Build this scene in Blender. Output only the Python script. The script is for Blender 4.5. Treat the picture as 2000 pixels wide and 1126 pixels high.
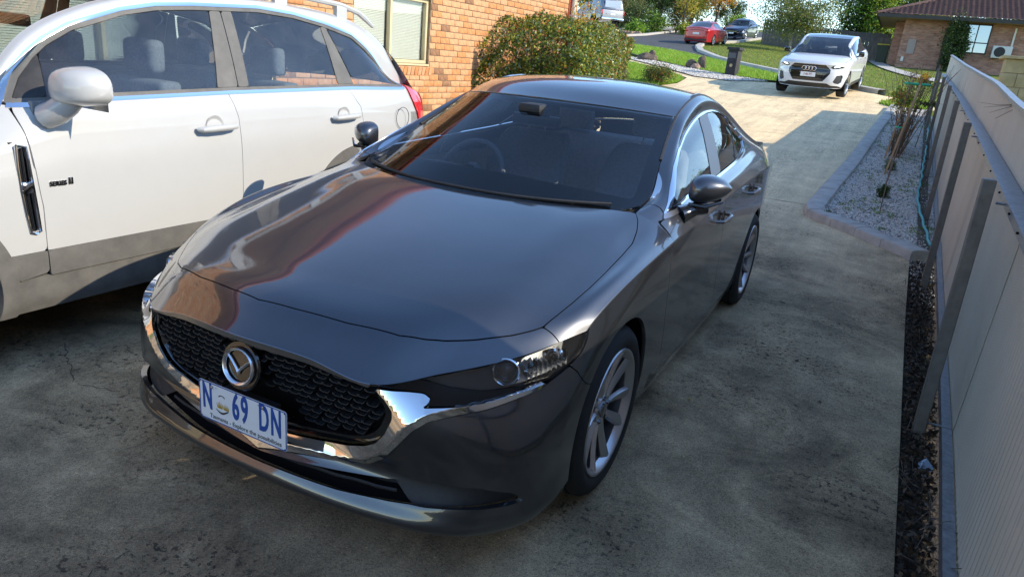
import bpy, bmesh, math, random
import numpy as np
from mathutils import Vector, Matrix, noise
R = math.radians
random.seed(7); rng = np.random.default_rng(7)
for o in list(bpy.data.objects): bpy.data.objects.remove(o)
scene = bpy.context.scene
COL = scene.collection
# ------------------------------------------------------------------ camera
cd = bpy.data.cameras.new('camera'); cam = bpy.data.objects.new('camera', cd); COL.objects.link(cam)
CAMP = (1.5551, -1.3402, 1.5398)
_yaw, _pit, _rol, _F = -.4593, .3214, .0946, 1378.38
_f = Vector((math.sin(_yaw)*math.cos(_pit), math.cos(_yaw)*math.cos(_pit), -math.sin(_pit)))
_r = Vector((math.cos(_yaw), -math.sin(_yaw), 0)); _u = _r.cross(_f)
_r2 = _r*math.cos(_rol)+_u*math.sin(_rol); _u2 = -_r*math.sin(_rol)+_u*math.cos(_rol)
cam.matrix_world = Matrix(((_r2.x, _u2.x, -_f.x, CAMP[0]), (_r2.y, _u2.y, -_f.y, CAMP[1]), (_r2.z, _u2.z, -_f.z, CAMP[2]), (0, 0, 0, 1)))
cd.sensor_width = 36; cd.lens = _F/2000*36; cd.clip_start = .05; cd.clip_end = 2000
scene.camera = cam
# ------------------------------------------------------------------ sky, sun, exposure
SUN = Vector((1.0, .20, .63)).normalized()      # direction towards the sun
SUN_EL = math.asin(SUN.z); SUN_AZ = math.atan2(SUN.x, SUN.y)
w = bpy.data.worlds.new('World'); scene.world = w; w.use_nodes = True
nt = w.node_tree; nt.nodes.clear()
wo = nt.nodes.new('ShaderNodeOutputWorld'); bg = nt.nodes.new('ShaderNodeBackground'); sk = nt.nodes.new('ShaderNodeTexSky')
sk.sky_type = 'NISHITA'; sk.sun_disc = False; sk.sun_elevation = SUN_EL; sk.sun_rotation = SUN_AZ
sk.air_density = 1.0; sk.dust_density = 0.0; sk.ozone_density = 3.5
bg.inputs['Strength'].default_value = .15
nt.links.new(sk.outputs[0], bg.inputs[0]); nt.links.new(bg.outputs[0], wo.inputs[0])
sd = bpy.data.lights.new('sun', 'SUN'); sd.energy = 2.7; sd.angle = R(.5); sd.color = (1, .88, .69)
sun = bpy.data.objects.new('sun', sd); COL.objects.link(sun)
sun.rotation_euler = SUN.to_track_quat('Z', 'Y').to_euler(); sun.location = (8, 2, 12)
scene.view_settings.view_transform = 'Standard'; scene.view_settings.look = 'None'
scene.view_settings.exposure = 1.32; scene.view_settings.gamma = 1; scene.view_settings.use_curve_mapping = False
import numpy as np
# ------------------------------------------------------------------ spline surfaces
def _cr(P, r, ax=0):
    """Catmull-Rom resample of control array P along axis ax, r samples per interval."""
    P = np.moveaxis(np.asarray(P, float), ax, 0)
    n = len(P)
    a = np.concatenate([2*P[:1]-P[1:2], P, 2*P[-1:]-P[-2:-1]], 0)
    out = []
    for i in range(n-1):
        p0, p1, p2, p3 = a[i], a[i+1], a[i+2], a[i+3]
        d0 = np.linalg.norm(p1-p0, axis=-1, keepdims=True)**.5+1e-6
        d1 = np.linalg.norm(p2-p1, axis=-1, keepdims=True)**.5+1e-6
        d2 = np.linalg.norm(p3-p2, axis=-1, keepdims=True)**.5+1e-6
        m1 = (p1-p0)/d0-(p2-p0)/(d0+d1)+(p2-p1)/d1
        m2 = (p2-p1)/d1-(p3-p1)/(d1+d2)+(p3-p2)/d2
        m1 = m1*d1; m2 = m2*d1
        for t in np.linspace(0, 1, r, endpoint=False):
            h = (2*t**3-3*t**2+1, t**3-2*t**2+t, -2*t**3+3*t**2, t**3-t**2)
            out.append(h[0]*p1+h[1]*m1+h[2]*p2+h[3]*m2)
    out.append(P[-1])
    return np.moveaxis(np.array(out), 0, ax)
def surf(P, ru, rv):
    return _cr(_cr(P, ru, 0), rv, 1)
def gnorm(G):
    du = np.gradient(G, axis=0); dv = np.gradient(G, axis=1)
    n = np.cross(du, dv); l = np.linalg.norm(n, axis=-1, keepdims=True)
    return n/np.maximum(l, 1e-9)
def smooth1(G, k=1):
    return G
MIR = np.array([-1., 1, 1])
def mirror_cols(P):   # P[row][col] with col 0 at x=0 -> full width, columns from -x to +x
    P = np.asarray(P, float)
    return np.concatenate([P[:, :0:-1]*MIR, P], 1)

# ------------------------------------------------------------------ grey sedan control nets (x to its left, y rearwards, z up)
T_C = np.array([
 [(0,.005,.688),(.25,.035,.676),(.457,.07,.642),(.60,.205,.667),(.70,.322,.686),(.765,.415,.703),(.815,.51,.722),(.862,.62,.738)],
 [(0,.11,.775),(.25,.135,.765),(.47,.20,.751),(.62,.325,.740),(.715,.432,.746),(.775,.526,.764),(.827,.60,.770),(.868,.665,.766)],
 [(0,.30,.822),(.25,.32,.815),(.46,.37,.812),(.62,.46,.806),(.735,.56,.791),(.79,.645,.798),(.838,.70,.806),(.874,.73,.790)],
 [(0,.60,.880),(.25,.61,.877),(.46,.64,.872),(.62,.70,.865),(.742,.78,.839),(.80,.83,.836),(.852,.86,.846),(.884,.87,.824)],
 [(0,.90,.930),(.25,.905,.929),(.46,.92,.924),(.62,.95,.916),(.745,1.0,.884),(.802,1.02,.869),(.856,1.03,.872),(.889,1.03,.847)],
 [(0,1.15,.968),(.25,1.15,.967),(.46,1.16,.963),(.62,1.18,.957),(.728,1.20,.930),(.79,1.21,.903),(.852,1.215,.892),(.890,1.22,.863)],
 [(0,1.34,.990),(.25,1.35,.988),(.46,1.37,.985),(.62,1.385,.980),(.727,1.396,.970),(.79,1.41,.948),(.85,1.43,.912),(.889,1.44,.876)],
])
def _col(xs, ys, zs): return list(zip(xs, ys, zs))
Z0 = (.15,.195,.25,.32,.42,.52,.60)
F_C = [
 _col((0,)*7,(.10,.055,.075,.115,.085,.055,.03),Z0)+[tuple(T_C[0,0])],
 _col((.25,)*7,(.105,.062,.083,.122,.10,.075,.052),Z0)+[tuple(T_C[0,1])],
 _col((.457,)*7,(.135,.088,.108,.145,.115,.095,.08),Z0)+[tuple(T_C[0,2])],
 _col((.60,.605,.61,.615,.62,.62,.61),(.165,.12,.135,.165,.152,.150,.170),Z0)+[tuple(T_C[0,3])],
 _col((.71,.72,.72,.72,.72,.72,.712),(.22,.18,.185,.20,.20,.215,.255),Z0)+[tuple(T_C[0,4])],
 _col((.79,.80,.80,.80,.80,.793,.78),(.30,.27,.27,.27,.27,.29,.34),Z0)+[tuple(T_C[0,5])],
 _col((.835,.848,.85,.85,.85,.843,.83),(.39,.365,.36,.36,.365,.39,.445),Z0)+[tuple(T_C[0,6])],
 _col((.855,.868,.872,.875,.877,.876,.869),(.51,.49,.48,.48,.485,.515,.565),(.155,.20,.255,.33,.43,.54,.635))+[tuple(T_C[0,7])],
 _col((.857,.871,.877,.882,.885,.886,.880),(.62,.61,.61,.61,.61,.62,.64),(.16,.205,.26,.34,.45,.56,.66))+[tuple(T_C[1,7])],
 _col((.858,.872,.879,.885,.889,.892,.888),(.73,)*7,(.165,.21,.27,.35,.46,.575,.69))+[tuple(T_C[2,7])],
 _col((.858,.872,.880,.886,.892,.896,.896),(.87,)*7,(.17,.215,.28,.36,.47,.59,.715))+[tuple(T_C[3,7])],
 _col((.858,.872,.880,.886,.892,.897,.899),(1.03,)*7,(.17,.22,.28,.36,.47,.595,.73))+[tuple(T_C[4,7])],
 _col((.857,.871,.879,.885,.891,.896,.899),(1.22,)*7,(.17,.22,.28,.36,.475,.60,.74))+[tuple(T_C[5,7])],
 _col((.856,.870,.878,.884,.890,.895,.898),(1.44,)*7,(.17,.22,.28,.365,.48,.61,.75))+[tuple(T_C[6,7])],
]
GY = [1.60,1.85,2.10,2.30,2.70,3.10,3.45,3.80,4.10,4.40,4.60]
SH = [(.891,.885),(.893,.898),(.893,.910),(.892,.919),(.889,.936),(.886,.948),(.884,.955),(.878,.952),(.858,.938),(.822,.915),(.745,.89)]
BE = [(.828,.980),(.835,.990),(.836,1.003),(.835,1.013),(.825,1.035),(.805,1.06),(.780,1.078),(.772,1.07),(.762,1.05),(.742,1.02),(.71,.97)]
GT = [(.800,1.010),(.742,1.112),(.686,1.200),(.655,1.252),(.618,1.318),(.617,1.315),(.645,1.24),(.685,1.14),(.72,1.065),(.72,1.04),(.69,.99)]
UU = [(.722,1.012),(.668,1.135),(.622,1.245),(.598,1.325),(.575,1.405),(.575,1.380),(.598,1.29),(.635,1.17),(.68,1.085),(.70,1.05),(.68,1.0)]
_xs = (0,.014,.022,.028,.034,.039,.041)
for k, y in enumerate(GY):
    x7, z7 = SH[k]
    xb = min(.856, x7-.035)
    F_C.append(_col([xb+d*(1 if k<8 else .7) for d in _xs],(y,)*7,(.17,.22,.28,.37,.49,.63,.78))+[(x7,y,z7)])
F_C.append(_col((.50,.52,.54,.55,.56,.56,.55),(4.62,4.65,4.67,4.68,4.68,4.67,4.66),(.22,.28,.34,.42,.52,.65,.78))+[(.52,4.65,.90)])
F_C.append(_col((0,)*7,(4.64,4.68,4.70,4.71,4.71,4.70,4.69),(.22,.28,.34,.42,.52,.65,.78))+[(0,4.68,.91)])
F_C = np.array(F_C, float)            # [26 cols][8 rows]
h, g, f_, e = T_C[6,7], T_C[6,6], T_C[6,5], T_C[6,4]
G_C = [[h, g, f_, f_+(e-f_)*.25, f_+(e-f_)*.5, f_+(e-f_)*.7, f_+(e-f_)*.87, e]]
for k, y in enumerate(GY):
    s = np.array([SH[k][0],y,SH[k][1]]); b = np.array([BE[k][0],y,BE[k][1]])
    t = np.array([GT[k][0],y,GT[k][1]]); u = np.array([UU[k][0],y+(0.01 if k<3 else 0),UU[k][1]])
    m = (s+b)/2+np.array([.006,0,.006])
    G_C.append([s, m, b, b+(t-b)*.35+np.array([.004,0,0]), b+(t-b)*.7+np.array([.004,0,0]), t, (t+u)/2+np.array([.014,0,.016])*(1 if k>1 else .6), u])
G_C = np.array(G_C, float)
RR = 10
def car_surfaces(r=RR, T_C=T_C, F_C=F_C, G_C=G_C):
    Tf = surf(mirror_cols(T_C), r, r)                     # rows (front->rear) x cols (-x..+x)
    full = np.concatenate([F_C[:0:-1]*MIR, F_C], 0)       # columns from the tail on one side round the nose to the tail
    Ff = surf(full, r, r)
    nc = len(F_C); mid = (nc-1)*r
    nt = (len(T_C)-1)*r
    # weld the fascia's top row onto the bonnet sheet's rim
    top = Ff[:, -1].copy()
    c0 = (T_C.shape[1]-1)*r
    top[mid-c0:mid+c0+1] = Tf[0]
    top[mid+c0:mid+c0+nt+1] = Tf[:, -1]
    top[mid-c0-nt:mid-c0+1] = Tf[::-1, 0]
    off = top-Ff[:, -1]
    w = np.linspace(0, 1, Ff.shape[1])**3
    Ff = Ff+off[:, None]*w[None, :, None]
    Gf = surf(G_C, r, r)
    g0 = Ff[mid+c0+nt:mid+c0+nt+Gf.shape[0], -1]
    off = g0-Gf[:, 0]; w = (1-np.linspace(0, 1, Gf.shape[1]))**3
    Gf = Gf+off[:, None]*w[None, :, None]
    # front column of G follows the bonnet sheet's rear edge
    NT, NF, NG = gnorm(Tf), gnorm(Ff), gnorm(Gf)
    if NT[nt//2, len(NT[0])//2, 2] < 0: NT = -NT
    if NF[mid, 3*r, 1] > 0: NF = -NF
    if NG[5*r, 3*r, 0] < 0: NG = -NG
    def avg(a, b):
        m = a+b; return m/np.linalg.norm(m, axis=-1, keepdims=True)
    m = avg(NT[:, -1], NF[mid+c0:mid+c0+nt+1, -1]); NT[:, -1] = m; NF[mid+c0:mid+c0+nt+1, -1] = m
    m = m*MIR; NT[:, 0] = m; NF[mid-c0-nt:mid-c0+1, -1] = m[::-1]
    k = mid+c0+nt
    m = avg(NG[:, 0], NF[k:k+len(NG), -1]); NG[:, 0] = m; NF[k:k+len(NG), -1] = m
    k2 = mid-c0-nt
    NF[k2-len(NG)+1:k2+1, -1] = (m*MIR)[::-1]
    return dict(T=(Tf, NT), F=(Ff, NF), G=(Gf, NG), mid=mid, c0=c0, nt=nt)
# ------------------------------------------------------------------ objects
def tag(o, label=None, cat=None, group=None, kind=None):
    if label: o['label'] = label
    if cat: o['category'] = cat
    if group: o['group'] = group
    if kind: o['kind'] = kind
    return o
def empty(name, loc=(0,0,0), rz=0, label=None, cat=None, group=None):
    o = bpy.data.objects.new(name, None); COL.objects.link(o)
    o.location = loc; o.rotation_euler = (0, 0, rz); o.empty_display_size = .2
    return tag(o, label, cat, group)
def link(name, me, parent=None):
    o = bpy.data.objects.new(name, me); COL.objects.link(o)
    if parent is not None: o.parent = parent
    return o
def mesh(name, V, F, mat, parent=None, smooth=False, normals=None, mats=None, fm=None):
    me = bpy.data.meshes.new(name)
    V = np.asarray(V, float).reshape(-1, 3)
    if isinstance(F, np.ndarray) and F.ndim == 2:
        n, k = F.shape
        me.vertices.add(len(V)); me.vertices.foreach_set('co', V.ravel())
        me.loops.add(n*k); me.loops.foreach_set('vertex_index', F.ravel().astype(np.int32))
        me.polygons.add(n); me.polygons.foreach_set('loop_start', np.arange(0, n*k, k, dtype=np.int32))
        me.update(calc_edges=True); me.validate()
    else:
        me.from_pydata(V.tolist(), [], [list(map(int, f)) for f in F]); me.update()
    for m in (mats or [mat]): me.materials.append(m)
    if fm is not None and len(fm) == len(me.polygons): me.polygons.foreach_set('material_index', np.asarray(fm, np.int32))
    if smooth or normals is not None:
        me.polygons.foreach_set('use_smooth', np.ones(len(me.polygons), bool))
    if normals is not None:
        me.normals_split_custom_set_from_vertices(np.asarray(normals).tolist())
    return link(name, me, parent)
class MB:
    """collects simple solids into ONE mesh"""
    def __init__(s): s.V = []; s.F = []; s.M = []
    def add(s, V, F, m=0):
        b = len(s.V); s.V += [tuple(v) for v in V]; s.F += [tuple(i+b for i in f) for f in F]; s.M += [m]*len(F); return s
    def box(s, lo, hi, m=0, mat=None):
        (a, b, c), (d, e, f) = lo, hi
        V = [(a,b,c),(d,b,c),(d,e,c),(a,e,c),(a,b,f),(d,b,f),(d,e,f),(a,e,f)]
        if mat is not None: V = [tuple(mat @ Vector(v)) for v in V]
        return s.add(V, [(0,3,2,1),(4,5,6,7),(0,1,5,4),(1,2,6,5),(2,3,7,6),(3,0,4,7)], m)
    def tube(s, pts, r, n=8, m=0, cap=True):
        pts = [Vector(p) for p in pts]; rs = r if hasattr(r, '__len__') else [r]*len(pts)
        V = []; F = []; up = None
        for i, p in enumerate(pts):
            d = (pts[min(i+1, len(pts)-1)]-pts[max(i-1, 0)]).normalized()
            if up is None: up = d.orthogonal().normalized()
            up = (up-d*up.dot(d)).normalized(); sd_ = d.cross(up)
            for k in range(n):
                a = 2*math.pi*k/n; V.append(p+(up*math.cos(a)+sd_*math.sin(a))*rs[i])
        for i in range(len(pts)-1):
            for k in range(n):
                a = i*n+k; b = i*n+(k+1) % n; F.append((a, b, b+n, a+n))
        if cap: F.append(tuple(range(n-1, -1, -1))); F.append(tuple(range((len(pts)-1)*n, len(pts)*n)))
        return s.add(V, F, m)
    def lathe(s, prof, n=48, axis='x', c=(0,0,0), m=0, close=False):
        V = []; F = []; k = len(prof)
        for i in range(n):
            a = 2*math.pi*i/n
            for (h, r) in prof:
                q = (h, r*math.cos(a), r*math.sin(a)) if axis == 'x' else ((r*math.cos(a), r*math.sin(a), h) if axis == 'z' else (r*math.cos(a), h, -r*math.sin(a)))
                V.append((q[0]+c[0], q[1]+c[1], q[2]+c[2]))
        for i in range(n):
            j = (i+1) % n
            for q in range(k-1): F.append((i*k+q, i*k+q+1, j*k+q+1, j*k+q))
            if close: F.append((i*k+k-1, i*k, j*k, j*k+k-1))
        return s.add(V, F, m)
    def prism(s, poly, z0, z1, m=0, mat=None):
        n = len(poly); V = [(x, y, z0) for x, y in poly]+[(x, y, z1) for x, y in poly]
        if mat is not None: V = [tuple(mat @ Vector(v)) for v in V]
        return s.add(V, [tuple(range(n-1, -1, -1)), tuple(range(n, 2*n))]+[(i, (i+1) % n, (i+1) % n+n, i+n) for i in range(n)], m)
    def build(s, name, mat, parent=None, smooth=False, bevel=0, seg=2, auto=None, sub=0, weld=False):
        me = bpy.data.meshes.new(name); me.from_pydata([tuple(v) for v in s.V], [], s.F); me.update()
        ms = mat if isinstance(mat, (list, tuple)) else [mat]
        for q in ms: me.materials.append(q)
        if len(ms) > 1: me.polygons.foreach_set('material_index', s.M)
        b = bmesh.new(); b.from_mesh(me)
        if weld: bmesh.ops.remove_doubles(b, verts=b.verts, dist=1e-5)
        bmesh.ops.recalc_face_normals(b, faces=b.faces)
        if bevel: bmesh.ops.bevel(b, geom=[e for e in b.edges if len(e.link_faces) == 2 and e.calc_face_angle(0) > .5], offset=bevel, segments=seg, affect='EDGES', profile=.6)
        b.to_mesh(me); b.free()
        if smooth or bevel:
            me.polygons.foreach_set('use_smooth', np.ones(len(me.polygons), bool))
            if auto is None: auto = 40
            me.set_sharp_from_angle(angle=R(auto))
        o = link(name, me, parent)
        if sub:
            md = o.modifiers.new('sub', 'SUBSURF'); md.levels = md.render_levels = sub
        return o
def copy_tree(o, parent=None):
    c = o.copy(); COL.objects.link(c)
    if parent is not None: c.parent = parent
    for ch in list(o.children): copy_tree(ch, c)
    return c
# ------------------------------------------------------------------ panels cut from smooth surfaces
def sdist(P, poly):
    """signed distance of 2-D points to a polygon, negative inside"""
    P = np.asarray(P, float); Q = np.asarray(poly, float); n = len(Q)
    d = np.full(len(P), 1e9); ins = np.zeros(len(P), bool)
    for i in range(n):
        a = Q[i]; b = Q[(i+1) % n]; e = b-a; w_ = P-a
        t = np.clip((w_@e)/max(e@e, 1e-12), 0, 1)
        q = w_-t[:, None]*e; d = np.minimum(d, (q*q).sum(1))
        c1 = (a[1] <= P[:, 1]) & (b[1] > P[:, 1]); c2 = (a[1] > P[:, 1]) & (b[1] <= P[:, 1])
        cr = e[0]*w_[:, 1]-e[1]*w_[:, 0]
        ins ^= (c1 & (cr > 0)) | (c2 & (cr < 0))
    d = np.sqrt(d); return np.where(ins, -d, d)
def rpoly(pts, n=6, r=.25):
    """smooth open/closed polygon corners by Chaikin"""
    P = np.array(pts, float)
    for _ in range(n):
        Q = np.roll(P, -1, 0); P = np.stack([P*(1-r)+Q*r, P*r+Q*(1-r)], 1).reshape(-1, 2)
    return P
def cutgrid(G, N, phi):
    """keep phi<0 of a grid surface -> verts, normals, tris"""
    nu, nv = G.shape[:2]; idx = np.arange(nu*nv).reshape(nu, nv)
    a, b, c, d = idx[:-1, :-1].ravel(), idx[1:, :-1].ravel(), idx[1:, 1:].ravel(), idx[:-1, 1:].ravel()
    T = np.concatenate([np.stack([a, b, c], 1), np.stack([a, c, d], 1)])
    V = G.reshape(-1, 3); NN = N.reshape(-1, 3); ph = phi.ravel()
    ph = np.where(np.abs(ph) < 1e-5, -1e-5, ph)
    # orientation
    k = len(T)//2; fn = np.cross(V[T[:, 1]]-V[T[:, 0]], V[T[:, 2]]-V[T[:, 0]])
    if (fn*NN[T[:, 0]]).sum() < 0: T = T[:, ::-1]
    s = (ph[T] < 0).sum(1)
    keep = T[s == 3]; mix = T[(s > 0) & (s < 3)]
    Vn = list(V); Nn = list(NN); cache = {}; out = [tuple(t) for t in keep]
    def cutp(i, j):
        key = (i, j) if i < j else (j, i)
        if key in cache: return cache[key]
        t = ph[i]/(ph[i]-ph[j]); cache[key] = len(Vn)
        Vn.append(V[i]*(1-t)+V[j]*t); q = NN[i]*(1-t)+NN[j]*t; Nn.append(q/np.linalg.norm(q)); return cache[key]
    for t in mix:
        ins = [ph[i] < 0 for i in t]
        if sum(ins) == 1:
            k = ins.index(True); A, B, C_ = t[k], t[(k+1) % 3], t[(k+2) % 3]
            out.append((A, cutp(A, B), cutp(A, C_)))
        else:
            k = ins.index(False); A, B, C_ = t[k], t[(k+1) % 3], t[(k+2) % 3]
            p, q = cutp(A, B), cutp(A, C_)
            out.append((p, B, C_)); out.append((p, C_, q))
    if not out: return np.zeros((0,3)), np.zeros((0,3)), np.zeros((0,3), int)
    T = np.array(out); Vn = np.array(Vn); Nn = np.array(Nn)
    u, inv = np.unique(T.ravel(), return_inverse=True)
    return Vn[u], Nn[u], inv.reshape(-1, 3)
def merge(parts):
    V = []; N = []; T = []; b = 0
    for v, n, t in parts:
        if len(v) == 0: continue
        V.append(v); N.append(n); T.append(t+b); b += len(v)
    return np.concatenate(V), np.concatenate(N), np.concatenate(T)
def skirt(V, N, T, depth):
    """turn the free edges of a sheet inwards, with a small rounded-looking lip"""
    if len(T) == 0 or depth == 0: return V, N, T
    E = np.concatenate([T[:, [0, 1]], T[:, [1, 2]], T[:, [2, 0]]])
    key = np.sort(E, 1); u, inv, cnt = np.unique(key, axis=0, return_inverse=True, return_counts=True)
    inv = inv.ravel(); B = E[cnt[inv] == 1]
    on = np.zeros(len(V)); out = np.zeros((len(V), 3))
    for i, j in B:
        e = V[j]-V[i]; o_ = np.cross(e, N[i]); out[i] += o_; out[j] += o_
    ids = np.unique(B); mp = {int(q): k for k, q in enumerate(ids)}; n0 = len(V)
    o_ = out[ids]; o_ /= np.maximum(np.linalg.norm(o_, axis=1, keepdims=True), 1e-9)
    nn = N[ids]*.25+o_; nn /= np.linalg.norm(nn, axis=1, keepdims=True)
    v1 = V[ids]; v2 = V[ids]-N[ids]*depth
    m = len(ids); V2 = np.concatenate([V, v1, v2]); N2 = np.concatenate([N, nn, nn])
    F = []
    for i, j in B:
        a, b = mp[int(i)], mp[int(j)]
        F.append((n0+b, n0+a, n0+m+a)); F.append((n0+b, n0+m+a, n0+m+b))
    return V2, N2, np.concatenate([T, np.array(F)])
def panel(name, parts, mat, parent, depth=.014, side=1, offset=0):
    """parts: list of (G, N, phi). side=-1 mirrors in x"""
    V, N, T = merge([cutgrid(*p) for p in parts])
    if offset: V = V+N*offset
    V, N, T = skirt(V, N, T, depth)
    if side < 0: V = V*MIR; N = N*MIR; T = T[:, ::-1]
    return mesh(name, V, T, mat, parent, normals=N)
# ------------------------------------------------------------------ materials
def principled(name, col, rough=.5, metal=0, spec=.5, coat=0, coatr=.03, **k):
    m = bpy.data.materials.new(name); m.use_nodes = True; b = m.node_tree.nodes['Principled BSDF']
    b.inputs['Base Color'].default_value = (*col, 1); b.inputs['Roughness'].default_value = rough
    b.inputs['Metallic'].default_value = metal; b.inputs['Specular IOR Level'].default_value = spec
    b.inputs['Coat Weight'].default_value = coat; b.inputs['Coat Roughness'].default_value = coatr
    return m
def nodes(m): return m.node_tree.nodes, m.node_tree.links, m.node_tree.nodes['Principled BSDF']
def tex(N, L, kind, scale, detail=4, rough=.6, coord='Object', dist=0, mapping=None):
    tc = N.new('ShaderNodeTexCoord'); t = N.new('ShaderNodeTex'+kind)
    src = tc.outputs[coord]
    if mapping:
        mp = N.new('ShaderNodeMapping'); mp.inputs['Scale'].default_value = mapping; L.new(src, mp.inputs[0]); src = mp.outputs[0]
    L.new(src, t.inputs['Vector']); t.inputs['Scale'].default_value = scale
    if kind == 'Noise':
        t.inputs['Detail'].default_value = detail; t.inputs['Roughness'].default_value = rough; t.inputs['Distortion'].default_value = dist
    return t
def ramp(N, L, src, stops):
    r = N.new('ShaderNodeValToRGB'); L.new(src, r.inputs[0])
    e = r.color_ramp.elements
    while len(e) < len(stops): e.new(.5)
    for q, (p, c) in zip(e, stops): q.position = p; q.color = (*c, 1) if len(c) == 3 else c
    return r
def mix(N, L, fac, a, b, mode='MIX'):
    x = N.new('ShaderNodeMix'); x.data_type = 'RGBA'; x.blend_type = mode
    for s, v in ((x.inputs[0], fac), (x.inputs[6], a), (x.inputs[7], b)):
        if hasattr(v, 'is_output') or hasattr(v, 'links'): L.new(v, s)
        elif isinstance(v, (int, float)): s.default_value = v
        else: s.default_value = (*v, 1)
    return x.outputs[2]
def bump(N, L, b, src, strength=.3, dist=.01, prev=None):
    q = N.new('ShaderNodeBump'); q.inputs['Strength'].default_value = strength; q.inputs['Distance'].default_value = dist
    L.new(src, q.inputs['Height'])
    if prev is not None: L.new(prev, q.inputs['Normal'])
    L.new(q.outputs[0], b.inputs['Normal']); return q.outputs[0]
def noisy(name, stops, scale, rough=.8, bmp=.3, bd=.01, detail=6, bs=None, coord='Object', spec=.3, dist=0, mapping=None, metal=0):
    m = principled(name, (1, 1, 1), rough, metal, spec); N, L, b = nodes(m)
    t = tex(N, L, 'Noise', scale, detail, .65, coord, dist, mapping); r = ramp(N, L, t.outputs['Fac'], stops)
    L.new(r.outputs[0], b.inputs['Base Color'])
    if bmp: t2 = tex(N, L, 'Noise', bs or scale*6, 4, .6, coord, 0, mapping); bump(N, L, b, t2.outputs['Fac'], bmp, bd)
    return m
def paint(name, col, metal=.0, rough=.35, flake=0, coat=1, dust=.05, ior=1.5):
    m = principled(name, col, rough, metal, .5, coat, .015); N, L, b = nodes(m); b.inputs['Coat IOR'].default_value = ior
    t = tex(N, L, 'Noise', 9, 8, .75); r = ramp(N, L, t.outputs['Fac'], [(.45, (0, 0, 0)), (.8, (1, 1, 1))])
    d = mix(N, L, r.outputs[0], col, tuple(c*(1-dust)+.30*dust for c in col)); L.new(d, b.inputs['Base Color'])
    mr = N.new('ShaderNodeMapRange'); L.new(t.outputs['Fac'], mr.inputs[0]); mr.inputs[1].default_value = .4; mr.inputs[2].default_value = .9
    mr.inputs[3].default_value = .006; mr.inputs[4].default_value = .02+dust*.3; L.new(mr.outputs[0], b.inputs['Coat Roughness'])
    # very faint orange peel
    t3 = tex(N, L, 'Noise', 220, 1, .5); q = N.new('ShaderNodeBump'); q.inputs['Strength'].default_value = .018; q.inputs['Distance'].default_value = .002
    L.new(t3.outputs['Fac'], q.inputs['Height']); L.new(q.outputs[0], b.inputs['Coat Normal'])
    return m
def glass_mat(name, tint, refl=1.0, rough=.0, dust=.03):
    m = bpy.data.materials.new(name); m.use_nodes = True; N, L = m.node_tree.nodes, m.node_tree.links; N.clear()
    o = N.new('ShaderNodeOutputMaterial'); g = N.new('ShaderNodeBsdfGlossy'); t = N.new('ShaderNodeBsdfTransparent'); x = N.new('ShaderNodeMixShader'); f = N.new('ShaderNodeFresnel')
    g.inputs['Roughness'].default_value = rough; t.inputs[0].default_value = (*tint, 1); f.inputs[0].default_value = 1.55
    mr = N.new('ShaderNodeMath'); mr.operation = 'MULTIPLY'; mr.inputs[1].default_value = refl*1.6; L.new(f.outputs[0], mr.inputs[0]); mr.use_clamp = True
    L.new(mr.outputs[0], x.inputs[0]); L.new(t.outputs[0], x.inputs[1]); L.new(g.outputs[0], x.inputs[2])
    df = N.new('ShaderNodeBsdfDiffuse'); df.inputs[0].default_value = (.6, .62, .64, 1)
    x2 = N.new('ShaderNodeMixShader'); tc = N.new('ShaderNodeTexCoord'); nz = N.new('ShaderNodeTexNoise'); nz.inputs['Scale'].default_value = 5; nz.inputs['Detail'].default_value = 10; nz.inputs['Roughness'].default_value = .75
    L.new(tc.outputs['Object'], nz.inputs['Vector'])
    r = N.new('ShaderNodeMapRange'); L.new(nz.outputs['Fac'], r.inputs[0]); r.inputs[1].default_value = .35; r.inputs[2].default_value = .8; r.inputs[3].default_value = dust*.25; r.inputs[4].default_value = dust
    # dust specks
    nz2 = N.new('ShaderNodeTexNoise'); nz2.inputs['Scale'].default_value = 160; nz2.inputs['Detail'].default_value = 2; L.new(tc.outputs['Object'], nz2.inputs['Vector'])
    r2 = N.new('ShaderNodeMapRange'); L.new(nz2.outputs['Fac'], r2.inputs[0]); r2.inputs[1].default_value = .74; r2.inputs[2].default_value = .80; r2.inputs[3].default_value = 0; r2.inputs[4].default_value = .35
    mx = N.new('ShaderNodeMath'); mx.operation = 'MAXIMUM'; L.new(r.outputs[0], mx.inputs[0]); L.new(r2.outputs[0], mx.inputs[1])
    L.new(mx.outputs[0], x2.inputs[0]); L.new(x.outputs[0], x2.inputs[1]); L.new(df.outputs[0], x2.inputs[2]); L.new(x2.outputs[0], o.inputs[0])
    return m
M = {}
M['grey_paint'] = paint('machine_grey_paint', (.058, .062, .072), .88, .38, dust=.03, ior=1.75)
M['white_paint'] = paint('white_paint', (.42, .425, .42), 0, .45, dust=.12)
M['white_paint_clean'] = paint('clean_white_paint', (.62, .63, .64), 0, .4, dust=.04)
M['badge_metal'] = principled('badge_metal', (.80, .80, .82), .24, 1)
M['red_paint'] = paint('red_paint', (.42, .012, .02), .2, .35)
M['navy_paint'] = paint('navy_paint', (.012, .022, .05), .5, .3)
M['dusty_blue_paint'] = paint('dusty_blue_paint', (.03, .045, .08), .4, .4, dust=.3)
M['black_gloss'] = principled('gloss_black_trim', (.008, .008, .009), .12, 0, .5, 1, .03)
M['black_plastic'] = noisy('black_plastic', [(.3, (.018, .018, .019)), (.8, (.035, .035, .036))], 30, .55, .15, .001, spec=.4)
M['grey_plastic'] = noisy('weathered_grey_plastic', [(.3, (.085, .083, .08)), (.8, (.15, .145, .135))], 8, .6, .12, .001, spec=.35)
M['liner'] = principled('dark_liner', (.006, .006, .007), .9, 0, .1)
M['chrome'] = principled('chrome', (.78, .78, .80), .06, 1)
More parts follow.
